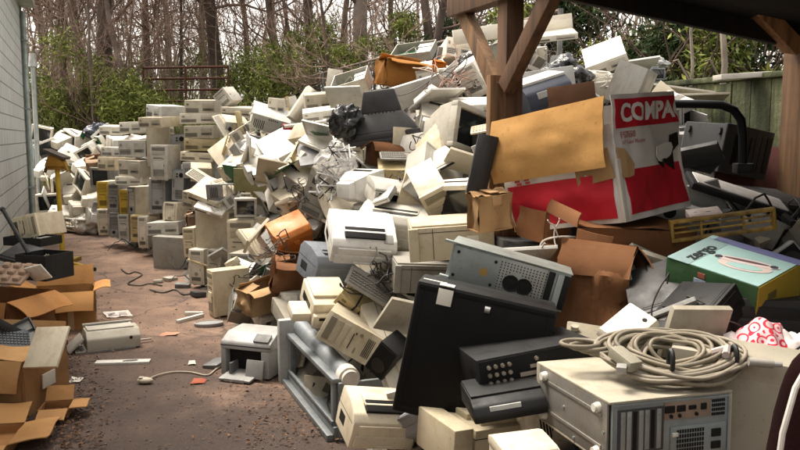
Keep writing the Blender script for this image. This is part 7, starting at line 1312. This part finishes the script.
groundline('computer_mouse','beige computer mouse with a long cable trailing over the path','mouse',[(145,384),(155,378),(172,374),(190,374),(207,377),(216,371),(228,363)],.006,(.42,.36,.27),(.5,.44,.34))
groundline('loose_cable','black cable curling on the far path near the grey path tower','cable',[(121,270),(128,275),(135,273),(142,276),(134,281),(128,285),(140,287),(150,285),(162,287)],.008,(.03,.028,.025))
groundline('loose_cable','thin dark cable beside the standing beige tower','cable',[(150,291),(163,294),(175,291),(184,296),(196,294),(205,298)],.008,(.05,.045,.04))
# rubble between stacks and standing tower: small individual scraps
for k,(px,py,lab,c,dm) in enumerate([(183,288,'small grey circuit box on the ground beside the thin dark cable',(.2,.2,.19),(.16,.1,.05)),(170,281,'small pale drive lying below the grey path tower',(.5,.48,.42),(.15,.1,.04)),(198,297,'dark small drive lying by the standing beige tower',(.07,.07,.07),(.16,.12,.05)),(158,283,'white plastic cap on the ground left of the pale drive',(.6,.58,.52),(.1,.08,.03)),(217,366,'dark grey tray fragment in front of the open grey printer',(.16,.16,.16),(.2,.12,.03)),(60,345,'dark plastic fragment beside the lone printer',(.06,.05,.05),(.12,.09,.04)),(205,252,'dark box squeezed at the foot of the broad beige tower',(.06,.06,.055),(.2,.2,.16))]):
    root=empty('drive_unit',gnd(px,py)); root.rotation_euler=(.1,.05,k*1.1); tag(root,lab,'drive'); link('case_shell',MB().box((0,0,dm[2]/2+.008),dm,.004).mesh('case_shell'),'metal',root,c); link('front_plate',MB().box((0,-dm[1]/2,dm[2]/2+.008),(dm[0]*.96,.006,dm[2]*.8),.002).mesh('front_plate'),'plastic',root,tuple(q*.7 for q in c))
# ------------------------------------------------------------------ timber shed
ft=empty('timber_shed',(.54,4.25,0)); tag(ft,'open timber shed with braced posts and dark roof over the right side','shed')
FP=Vector((.545,4.25,0)); HD=Vector((.37,-.929,0)); RD=Vector((.929,.37,0)); T1=(.12,.060,.027); T2=(.215,.115,.050)
def beam(a,b,wd_,ht,name,col,up=Vector((0,0,1))):
    a=Vector(a);b=Vector(b); d_=(b-a); L=d_.length; d_.normalize(); s=d_.cross(up).normalized(); u_=s.cross(d_); mb=MB()
    P=[a-s*wd_/2-u_*ht/2,b-s*wd_/2-u_*ht/2,b+s*wd_/2-u_*ht/2,a+s*wd_/2-u_*ht/2]; P=P[::1]; mb.hexa([p-FP for p in P[::-1]]+[p+u_*ht-FP for p in P[::-1]],.004); return link(name,mb.mesh(name),'timber',ft,col)
ft.location=FP
FPP=Vector((.575,4.25,0)); beam(FPP,FPP+Vector((0,0,2.62)),.10,.10,'post',(.125,.062,.028),RD)
beam(FPP-RD*.075-HD*.01,FPP-RD*.075-HD*.01+Vector((0,0,2.02)),.045,.09,'post_support',T2,RD)
def P_(px,py,Y): return at(px,py,Y)
beam(P_(499,90,4.24),FPP-HD*.64+Vector((0,0,2.52)),.09,.06,'brace',T2,RD); beam(P_(506,88,4.18),FPP+HD*.52+Vector((0,0,2.50)),.09,.06,'brace',T1,RD)
h0=2.50
beam(FP-HD*.62+Vector((0,0,h0)),FP+HD*7+Vector((0,0,h0)),.09,.2,'header_beam',T1)
R2=FP+RD*2.17
beam(R2-RD*.03,R2-RD*.03+Vector((0,0,2.5)),.2,.2,'post',(.15,.078,.034),RD)
beam(P_(794,48,4.95),P_(728,-22,4.7),.09,.125,'brace',(.46,.23,.10),Vector((0,1,0)))
eL,eR=FP-HD*.06-RD*.1+Vector((0,0,2.60)),R2-HD*.06+RD*1.6+Vector((0,0,2.16))
sl_=(eR-eL)
def roofpt(u,v,o): return eL+sl_*u+HD*(v*7.5)+Vector((0,0,o))-FP
mb=MB(); mb.hexa([roofpt(0,0,0),roofpt(0,1,0),roofpt(1.0,1,0),roofpt(1.0,0,0),roofpt(0,0,.05),roofpt(0,1,.05),roofpt(1.0,1,.05),roofpt(1.0,0,.05)]); link('roof_sheet',mb.mesh('roof_sheet',False),'timber',ft,(.012,.010,.009))
for k in range(7): 
    a=eL+HD*(k*1.1+.05)-Vector((0,0,.06)); beam(a+sl_*.02,a+sl_*.98,.05,.11,'rafter',(.016,.011,.008))
# ------------------------------------------------------------------ board fence, cart handle, board on the wall
root=empty('board_fence',Vector((0,0,0))); tag(root,'mossy weathered board fence behind the shed','fence'); root.rotation_euler=(0,0,ANG)
rnd=random.Random(2); mb=MB()
for k in range(66): mb.box((-.4+.197*k,-4.86+rnd.uniform(-.008,.008),1.06+rnd.uniform(-.02,.012)),(.19,.035,2.14),.006)
link('boards',mb.mesh('boards'),'mossy_concrete',root); link('backing_rail',MB().box((6,-4.92,.5),(13,.06,.1)).box((6,-4.92,1.7),(13,.06,.1)).mesh('backing_rail'),'mossy_concrete',root); link('top_rail',MB().box((6.0,-4.88,2.165),(13,.12,.045),.01).mesh('top_rail'),'mossy_concrete',root)
p=at(742,76,6.2); o=empty('white_board',p); o.rotation_euler=(0,radians(-4),.1); tag(o,'white board lying on top of the board fence','board'); link('board',MB().box((0,0,0),(.40,.14,.04),.004).mesh('board'),'plastic',o,(.6,.56,.48)); link('end_strip',MB().box((.24,0,0),(.1,.13,.03),.003).mesh('end_strip'),'plastic',o,(.04,.03,.03))
P=[at(655,104,4.9),at(700,104,4.85),at(722,105,4.8),at(734,110,4.8),at(741,120,4.8),at(743,135,4.8),at(743,165,4.8)]; c=P[-1]; o=empty('cart_handle',c); tag(o,'black bent tube handle arching in front of the board fence','handle'); link('tube',MB().tube([q-c for q in P],.026,12).mesh('tube',True,60),'metal',o,(.012,.012,.014)); link('bracket',MB().box((0,0,-.02),(.1,.08,.06),.006).mesh('bracket'),'metal',o,(.03,.03,.03))
# ------------------------------------------------------------------ mound core, scrap litter, loose cables
NX,NY=len(MOUND[0]),len(MOUND)
def HM(x,y):
    i=(x-MX0)/MS;j=(y-MY0)/MS; i0=max(0,min(NX-2,int(i)));j0=max(0,min(NY-2,int(j))); a=max(0,min(1,i-i0));b=max(0,min(1,j-j0))
    m=MOUND; return (m[j0][i0]*(1-a)*(1-b)+m[j0][i0+1]*a*(1-b)+m[j0+1][i0]*(1-a)*b+m[j0+1][i0+1]*a*b)/100
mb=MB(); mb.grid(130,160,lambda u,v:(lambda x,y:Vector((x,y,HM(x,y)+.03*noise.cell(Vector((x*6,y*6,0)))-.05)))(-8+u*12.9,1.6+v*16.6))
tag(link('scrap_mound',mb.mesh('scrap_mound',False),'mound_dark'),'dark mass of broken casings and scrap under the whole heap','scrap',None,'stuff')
rnd=random.Random(8); mb=MB(); n=0
while n<6500:
    y=2.3+15*rnd.random()**1.5; x=-7.5+12*rnd.random(); h=HM(x,y)
    if h<.08: continue
    s=rnd.uniform(.02,.10); d_=(s*rnd.uniform(.5,2),s*rnd.uniform(.3,1.4),s*rnd.uniform(.08,.7))
    if n%7==0 and y>5: d_=(rnd.uniform(.12,.3),rnd.uniform(.08,.22),rnd.uniform(.008,.03))
    R=Quaternion((rnd.gauss(0,1),rnd.gauss(0,1),rnd.gauss(0,1),rnd.gauss(0,1))).normalized().to_matrix()
    mb.box((x,y,h+rnd.uniform(-.02,.05)),d_,0,R); n+=1
tag(link('scrap_litter',mb.mesh('scrap_litter',False),'scrap'),'countless small broken plastic and metal scraps filling gaps of the heap','scrap',None,'stuff')
mb=MB()
for k in range(230):
    y=2.4+13*rnd.random()**1.6; x=-7+11.5*rnd.random(); h=HM(x,y)
    if h<.1: continue
    a=rnd.uniform(0,6.28); pts=[]
    for q in range(12):
        a+=rnd.gauss(0,.55); x+=.06*cos(a); y+=.06*sin(a); pts.append(Vector((x,y,max(.02,HM(x,y))+.05+.07*sin(q*.8+k)+rnd.uniform(0,.04))))
    mb.tube(pts,rnd.choice((.003,.004,.006)),5)
tag(link('loose_wires',mb.mesh('loose_wires',True,80),'cable',None,(.05,.045,.04)),'thin dark wires trailing everywhere between pieces of the heap','wires',None,'stuff')
def tangle(px,py,Y,rad,n,cols,label,seed):
    rnd=random.Random(seed); c=at(px,py,Y); root=empty('cable_tangle',c); tag(root,label,'cables')
    for k in range(n):
        pts=[];p=Vector((rnd.gauss(0,.5),rnd.gauss(0,.4),rnd.gauss(0,.4)))*rad; v=Vector((rnd.gauss(0,1),rnd.gauss(0,1),rnd.gauss(0,1)))
        for q in range(16):
            v=(v*.75+Vector((rnd.gauss(0,1),rnd.gauss(0,1),rnd.gauss(0,.8)))*.6-p/rad*.5); p=p+v*rad*.22; pts.append(p.copy())
        Q=[]
        for i in range(len(pts)-1):
            p0,p1,p2,p3=pts[max(0,i-1)],pts[i],pts[i+1],pts[min(len(pts)-1,i+2)]
            for s in(0,.33,.66): Q.append(.5*((2*p1)+(p2-p0)*s+(2*p0-5*p1+4*p2-p3)*s*s+(3*p1-p0-3*p2+p3)*s**3))
        link('cable',MB().tube(Q,rnd.choice((.0032,.0045)),5).mesh('cable',True,80),'cable',root,rnd.choice(cols))
BK=[(.02,.018,.016),(.05,.045,.04)]; LT=[(.5,.34,.28),(.55,.45,.36),(.4,.2,.15),(.12,.1,.09)]
tangle(457,86,6.9,.24,16,LT,'tangle of pink and tan wires left of the timber post',1); tangle(388,272,4.75,.16,12,BK,'black cable tangle under the white slot printer',2); tangle(272,250,6.1,.16,5,BK,'dark cord tangle hanging under the orange case',3)
tangle(305,192,5.9,.12,4,BK+[(.3,.27,.22)],'dark wire bundle below the clear plastic bag',4); tangle(560,242,3.6,.10,2,[(.5,.45,.4)],'thin pale wire looping above the steel chassis',5); tangle(245,284,7.6,.2,8,BK,'black wires on the ground behind the standing beige tower',6); tangle(430,148,5.9,.16,8,BK,'black wires draped on the tipped monitor',7)
tangle(690,325,2.9,.14,8,BK,'black cords lying right of the cable coil',8); tangle(415,178,5.4,.14,7,BK,'dark leads crossing the yellowed desktop case end',9); tangle(610,88,6.2,.2,6,[(.5,.47,.42)],'pale rods and wires behind the red and white carton',10)
# ------------------------------------------------------------------ dead leaves
rnd=random.Random(5); mb=MB()
def leafquad(x,y,z,s,mb):
    R=Matrix.Rotation(rnd.uniform(0,6.28),3,'Z')@Matrix.Rotation(rnd.gauss(0,.45),3,'X')@Matrix.Rotation(rnd.gauss(0,.3),3,'Y'); bm=mb.bm
    vs=[bm.verts.new(R@Vector(q)*s+Vector((x,y,z))) for q in((-.5,0,0),(0,-.28,.06),(.5,0,0),(0,.28,.1))]; bm.faces.new(vs)
for k in range(2000):
    r_=rnd.random()
    if r_<.55: p=gnd(rnd.gauss(66,20),rnd.uniform(345,450)); 
    elif r_<.72: p=gnd(rnd.gauss(285,45),rnd.uniform(385,449))
    elif r_<.84: p=Vector((rnd.uniform(-3.5,-.5),rnd.uniform(4,10),0)); p.x-=.4*(p.y-4)*.9-.4
    else: p=gnd(rnd.gauss(80,25),rnd.uniform(280,350))
    if VV(p.x,p.y)<-.88 or p.y>14: continue
    leafquad(p.x,p.y,.018+rnd.random()*.012,rnd.uniform(.014,.036),mb)
tag(link('fallen_leaves',mb.mesh('fallen_leaves',False),'leaf_dead'),'brown dead leaves littering the path','leaves',None,'stuff')
mb=MB()
for k in range(500):
    p=gnd(rnd.uniform(0,330),262+190*rnd.random()**.7)
    if VV(p.x,p.y)<-.88: continue
    s=rnd.uniform(.004,.010); mb.box((p.x,p.y,.010),(s,s*.8,s*.7),0,Matrix.Rotation(rnd.uniform(0,3),3,'Z'))
tag(link('path_grit',mb.mesh('path_grit',False),'cable',None,(.16,.11,.08)),'small stones and chips scattered over the path','grit',None,'stuff')
# ------------------------------------------------------------------ woods
def treemesh(rnd,H,r0,lean,nb,low,tw):
    tr=MB(); pts=[];p=Vector((0,0,-.3));a=rnd.uniform(0,6.28); d_=Vector((lean[0],lean[1],1)).normalized()
    n=16
    for i in range(n+1):
        pts.append(p.copy()); d_=(d_+Vector((rnd.gauss(0,.035),rnd.gauss(0,.035),0))).normalized(); p=p+d_*(H/n)
    def rad(f): return r0*(1-.75*f)
    bm=tr.bm; tr.tube(pts,r0*1.05,9,True,r0*.3); crown=MB(); twig=MB()
    def branch(o,dv,L,rr,dep):
        q=[o.copy()];v=dv.copy();m=6
        for i in range(m):
            v=(v+Vector((rnd.gauss(0,.2),rnd.gauss(0,.2),rnd.gauss(.06,.15)))).normalized(); o=o+v*(L/m); q.append(o.copy())
            if dep<2 and i>=1:
                for _ in range(2 if dep==0 else 3):
                    if rnd.random()<.8: branch(o,(v+Vector((rnd.gauss(0,.7),rnd.gauss(0,.7),rnd.gauss(.15,.5)))).normalized(),L*rnd.uniform(.3,.55),rr*.45,dep+1)
        (crown if dep==0 else twig).tube(q,rr,5 if dep==0 else 3,False,rr*.3)
    for k in range(nb):
        f=low+(1-low)*rnd.random()**1.3; i=min(n-1,int(f*n)); o=pts[i].lerp(pts[i+1],f*n-i); a=rnd.uniform(0,6.28)
        branch(o,Vector((cos(a),sin(a),rnd.uniform(.1,.9))).normalized(),H*.22*(1.1-f*.5)*rnd.uniform(.6,1.2),max(.012,r0*.3*(1-f*.6)),0)
    return tr,crown,twig
rnd=random.Random(17)
TREES=[(62,21,.13,9,(.05,0),'slim leaning grey brown tree nearest the building corner'),(84,24,.2,12,(-.02,0),'straight brown tree second from the building corner'),(107,20,.24,12,(.0,.0),'thick brown tree left of the rusty gate'),(132,18.5,.09,9,(-.12,0),'thin tree bending left beside the rusty gate'),(147,26,.16,11,(.03,0),'tall slim tree behind the left end of the rusty gate'),(168,30,.16,11,(.03,0),'tall slim tree behind the middle of the rusty gate'),(220,22,.22,13,(-.01,0),'dark thick tree at the right end of the rusty gate'),(203,31,.18,12,(.0,0),'far tree between the rusty gate and its dark thick tree'),(247,28,.13,11,(.04,0),'slim far tree right of the dark thick tree'),(280,22,.13,12,(.01,0),'straight slim tree above the leaning ridge case'),(313,20,.16,12,(.0,0),'straight brown tree above the grey open metal case'),(299,27,.10,10,(-.1,0),'thin crooked tree between two straight trees'),(338,25,.13,11,(.08,0),'leaning grey tree left of the broad pale trunk'),(362,19,.23,13,(.0,0),'broad pale grey trunk on the bank above the black television'),(410,14,.10,9,(.14,.0),'dark leaning trunk on the bank near the fence'),(437,18,.14,11,(.0,0),'dark slim tree behind the fence left of the timber post'),(462,20,.18,11,(.03,0),'mossy tree hidden behind the timber post brace'),(392,24,.12,10,(.05,0),'thin far tree between broad trunk and fence'),(180,24,.07,8,(.1,0),'sapling growing behind the rusty gate bars'),(95,17.5,.05,7,(.06,0),'young sapling in front of the green shrubs'),(335,17,.05,7,(-.08,0),'young crooked sapling on the bank above the heap'),(48,27,.18,12,(.02,0),'far brown tree beside the building corner')]
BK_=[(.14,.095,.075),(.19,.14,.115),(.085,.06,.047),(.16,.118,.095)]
for i,(px,Y,r0,H_,ln,lab) in enumerate(TREES):
    q=at(px,100,Y); z=terrain(q.x,Y); root=empty('bare_tree',(q.x,Y,z)); tag(root,lab,'tree','bare trees in the woods behind the heap')
    tr,cr,tw=treemesh(rnd,H_,r0*.82,ln,26 if r0>.1 else 18,.12 if r0<.15 else .2,0); c=BK_[i%4]
    if 'pale' in lab: c=(.27,.22,.185)
    link('trunk',tr.mesh('trunk',True,60),'bark',root,c); cw=link('crown',cr.mesh('crown',True,60),'bark',root,(.17,.11,.088)); link('twigs',tw.mesh('twigs',False),'bark',cw,(.27,.18,.14))
# thicket of thin stems: uncountable
mb=MB(); rnd=random.Random(23)
def stem(x,y,H_,r_):
    z=terrain(x,y)-.1; p=Vector((x,y,z)); d_=Vector((rnd.gauss(0,.18),rnd.gauss(0,.12),1)).normalized(); pts=[p.copy()]
    for i in range(8):
        d_=(d_+Vector((rnd.gauss(0,.12),rnd.gauss(0,.1),.02))).normalized(); p=p+d_*H_/8; pts.append(p.copy())
        for _ in range(3):
            v=(d_*.6+Vector((rnd.gauss(0,.8),rnd.gauss(0,.6),rnd.gauss(.1,.5)))).normalized(); L=rnd.uniform(.3,1.3); e=p.copy(); tp=[e.copy()]
            for k in range(4): v=(v+Vector((rnd.gauss(0,.3),rnd.gauss(0,.3),rnd.gauss(0,.2)))).normalized(); e=e+v*L/4; tp.append(e.copy())
            mb.tube(tp,r_*.35,3,False,r_*.12)
    mb.tube(pts,r_,4,False,r_*.35)
for k in range(330):
    y=18+26*rnd.random(); px=rnd.uniform(20,500) if rnd.random()<.7 else rnd.uniform(20,200)
    if y<21.5 and 125<px<245: y+=4
    q=at(px,100,y); stem(q.x,y,rnd.uniform(3,8.5),rnd.uniform(.012,.035))
tag(link('thicket',mb.mesh('thicket',False),'bark',None,(.28,.205,.16)),'dense reddish brown thicket of thin bare stems and twigs in the woods','thicket',None,'stuff')
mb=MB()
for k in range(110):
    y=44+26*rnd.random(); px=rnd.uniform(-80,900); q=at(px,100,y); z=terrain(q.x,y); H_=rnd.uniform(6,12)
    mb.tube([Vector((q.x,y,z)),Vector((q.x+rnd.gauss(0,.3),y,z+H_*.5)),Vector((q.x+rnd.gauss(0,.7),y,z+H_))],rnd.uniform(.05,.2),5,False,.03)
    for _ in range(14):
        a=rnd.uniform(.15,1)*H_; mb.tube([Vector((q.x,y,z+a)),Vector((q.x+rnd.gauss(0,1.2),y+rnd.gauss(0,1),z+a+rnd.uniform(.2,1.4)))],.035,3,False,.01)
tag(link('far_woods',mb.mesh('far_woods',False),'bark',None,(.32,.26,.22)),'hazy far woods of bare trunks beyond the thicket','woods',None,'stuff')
def leaves(mb,c,rad,n,s,rnd,flat=1.):
    bm=mb.bm
    for k in range(n):
        q=Vector((rnd.gauss(0,1),rnd.gauss(0,1),rnd.gauss(0,1))).normalized()*rnd.random()**.45; cl=.75+.5*noise.noise(q*2.5+Vector(c))
        p=Vector(c)+Vector((q.x*rad[0]*cl,q.y*rad[1]*cl,q.z*rad[2]*cl)); R=Quaternion((rnd.gauss(0,1),rnd.gauss(0,1),rnd.gauss(0,1),rnd.gauss(0,1))).normalized().to_matrix(); t_=s*rnd.uniform(.5,1.3)
        bm.faces.new([bm.verts.new(p+R@Vector(v)*t_) for v in((-.9,0,0),(0,-.22,.1),(.9,0,0),(0,.22,.1))])
def shrub(px,py,Y,rad,n,lab,mat='leaf_green',s=.075,seed=0):
    rnd=random.Random(seed+100); q=at(px,py,Y); z=terrain(q.x,Y); root=empty('green_shrub',(q.x,Y,z)); tag(root,lab,'shrub','green shrubs at the wood edge'); c=Vector((0,0,max(rad[2]*.6,q.z-z)))
    mb=MB()
    for k in range(7):
        o=c+Vector((rnd.gauss(0,.5)*rad[0],rnd.gauss(0,.4)*rad[1],rnd.gauss(0,.4)*rad[2])); leaves(mb,o,[v*.62 for v in rad],n//4,s,rnd)
    link('foliage',mb.mesh('foliage',False),mat,root); st=MB()
    for k in range(9):
        e=c+Vector((rnd.gauss(0,.6)*rad[0],rnd.gauss(0,.4)*rad[1],rnd.uniform(0,1.1)*rad[2])); st.tube([Vector((rnd.gauss(0,.15),0,-.2)),e*.5+Vector((rnd.gauss(0,.1),0,.1)),e],.022,5,False,.006)
    link('stems',st.mesh('stems',True,60),'bark',root,(.07,.045,.035))
SH=[(52,98,18.5,(1.0,.9,1.0),2000,'bright green shrub against the building corner'),(80,92,18,(1.1,.9,1.1),2200,'tall bright green shrub between the corner and thick brown tree'),(112,100,17.8,(.9,.8,.8),1700,'low green shrub below the thick brown tree'),(120,94,19,(.7,.8,.9),1600,'mid green shrub just left of the rusty gate'),(176,92,27.5,(1.6,.9,1.3),2200,'green shrub seen through the rusty gate bars'),(163,78,29,(1.6,.9,1.0),1500,'yellow green shrub behind the rusty gate'),(218,92,26.5,(1.2,.9,1.2),1700,'green shrub behind the right end of the rusty gate'),(254,84,20.6,(1.2,.9,1.1),2300,'big green shrub right of the dark thick tree'),(270,84,19,(1.1,.9,1.0),2100,'dense green shrub behind the leaning ridge case'),(300,70,19.5,(1.1,.9,1.0),1900,'green shrub between the two straight trees'),(322,68,18.5,(.9,.8,.9),1500,'green shrub behind the grey open metal case'),(398,36,17.5,(.6,.6,.45),800,'bright shrub on the bank behind the fence'),(372,54,16.5,(.6,.6,.35),600,'loose shrub on the bank below the broad pale trunk'),(350,66,16.5,(.6,.6,.35),600,'small shrub on the bank left of the broad pale trunk'),(443,28,16,(.55,.6,.5),700,'dark shrub behind the fence left of the timber post')]
for i,a in enumerate(SH): shrub(*a,mat='leaf_green' if i not in(14,) else 'leaf_dark',seed=i)
VN=[(530,26,11,(.8,.6,.7),1600,'dark vine shrub behind the timber post on the bank'),(590,30,11,(.8,.6,.8),1700,'dark shrub above the white tipped desktop case'),(650,48,10.5,(1.,.6,.8),2200,'dark leafy shrub under the shed roof edge'),(700,58,9.6,(.9,.6,.7),2200,'vine tangled shrub above the board fence'),(760,66,8.8,(.8,.5,.6),1900,'vine shrub beside the right shed post above the wall'),(690,96,8.2,(.4,.3,.3),600,'low weed clump at the end of the board fence')]
for i,a in enumerate(VN): shrub(*a,mat='leaf_dark' if i%2 else 'leaf_green',s=.08,seed=40+i)
rnd=random.Random(77); mb=MB()
for k in range(16000):
    y=9+22*rnd.random(); px=rnd.uniform(20,820); q=at(px,100,y); v=VV(q.x,y)
    if v<3.9 and y<16.5: continue
    z=terrain(q.x,y); R=Matrix.Rotation(rnd.uniform(0,6.28),3,'Z')@Matrix.Rotation(rnd.gauss(0,.35),3,'X'); hgt=rnd.uniform(.2,.75); bm=mb.bm
    bm.faces.new([bm.verts.new(R@Vector(w_)+Vector((q.x,y,z-.03))) for w_ in((-.025,0,0),(.025,0,0),(.03,.06,hgt))])
tag(link('undergrowth',mb.mesh('undergrowth',False),'leaf_green'),'rough green undergrowth and grass along the wood edge and bank','undergrowth',None,'stuff')
# vines hanging on the bank at right
mb=MB()
for k in range(260):
    px=rnd.uniform(500,800); y=rnd.uniform(8.5,12); q=at(px,70,y); z=terrain(q.x,y); p=Vector((q.x,y,z+rnd.uniform(0,.3))); pts=[]; v=Vector((rnd.gauss(0,.4),0,1))
    for i in range(7): v=(v+Vector((rnd.gauss(0,.35),rnd.gauss(0,.2),-.08))).normalized(); p=p+v*.26; pts.append(p.copy())
    mb.tube(pts,rnd.uniform(.006,.014),4,False,.004)
tag(link('bramble',mb.mesh('bramble',False),'bark',None,(.11,.07,.05)),'tangled brown bramble stems on the bank above the board fence','bramble',None,'stuff')
for j,(px,lab) in enumerate([(722,'pale grey stake curving above the board fence'),(690,'thin bare sapling left of the pale stake')]):
    p=at(px,78,7.4); o=empty('wood_stake',(p.x,p.y,2.1)); tag(o,lab,'stake'); link('stem',MB().tube([Vector((0,0,-.1)),Vector((.02,0,.25)),Vector((-.01,0,.55)),Vector((.03,0,.9))],.03-.015*j,8).mesh('stem'),'bark',o,(.3,.25,.2)); link('side_shoot',MB().tube([Vector((0,0,.1)),Vector((-.12,0,.3)),Vector((-.16,0,.28))],.01,6).mesh('side_shoot'),'bark',o,(.25,.2,.15))
# ------------------------------------------------------------------ rusty gate
GY=20.2; a=at(143,68,GY); b=at(228,67,GY-.4); L=(b-a).length; zt=a.z; root=empty('rusty_gate',(a.x,GY,zt-1.5)); root.rotation_euler=(0,0,math.atan2(b.y-a.y,b.x-a.x)); tag(root,'rusty red tube farm gate standing in front of green shrubs','gate'); RC=(.11,.04,.026)
for k in range(6): link('rail',MB().cyl((0,0,1.5-.275*k),(L,0,1.5-.275*k),.028,8).mesh('rail'),'metal',root,RC)
for x_ in(0,.5,1.0): link('upright',MB().cyl((L*x_,0,-.3 if x_!=.5 else 0.1),(L*x_,0,1.53),.03,8).mesh('upright'),'metal',root,RC)
# ------------------------------------------------------------------ chain link fence on the bank
root=empty('chain_link_fence',(0,0,0)); tag(root,'chain link fence with thin posts climbing the bank behind the heap','fence')
def fpt(y): return Vector(((4.75-.37*y)/.93,y,0))
ys=[8.6,10.2,12.4,14.6,16.8,19.]
for y in ys: p=fpt(y); z=1.32; link('post',MB().cyl((p.x,p.y,z-.4),(p.x,p.y,z+1.72),.03,8).mesh('post'),'metal',root,(.2,.2,.19))
P0,P1=fpt(8.6),fpt(19); link('top_rail',MB().cyl((P0.x,P0.y,3.02),(P1.x,P1.y,3.02),.022,8).mesh('top_rail'),'metal',root,(.25,.2,.17))
mb=MB(); Lf=(P1-P0).length; dv=(P1-P0).normalized(); stp=.1; n=int(Lf/stp)
for k in range(-17,n):
    for sgn in(1,-1):
        s0=k*stp; s1=s0+1.7; zz=(1.32,3.02) if sgn>0 else (3.02,1.32); c0=max(0,s0);c1=min(Lf,s1)
        if c1<=c0: continue
        g=lambda s:zz[0]+(zz[1]-zz[0])*(s-s0)/1.7
        A_=P0+dv*c0;B_=P0+dv*c1; mb.tube([Vector((A_.x,A_.y,g(c0))),Vector((B_.x,B_.y,g(c1)))],.0013,3,False)
link('wire_mesh',mb.mesh('wire_mesh',False),'metal',root,(.10,.095,.09))
bpy.context.view_layer.update()
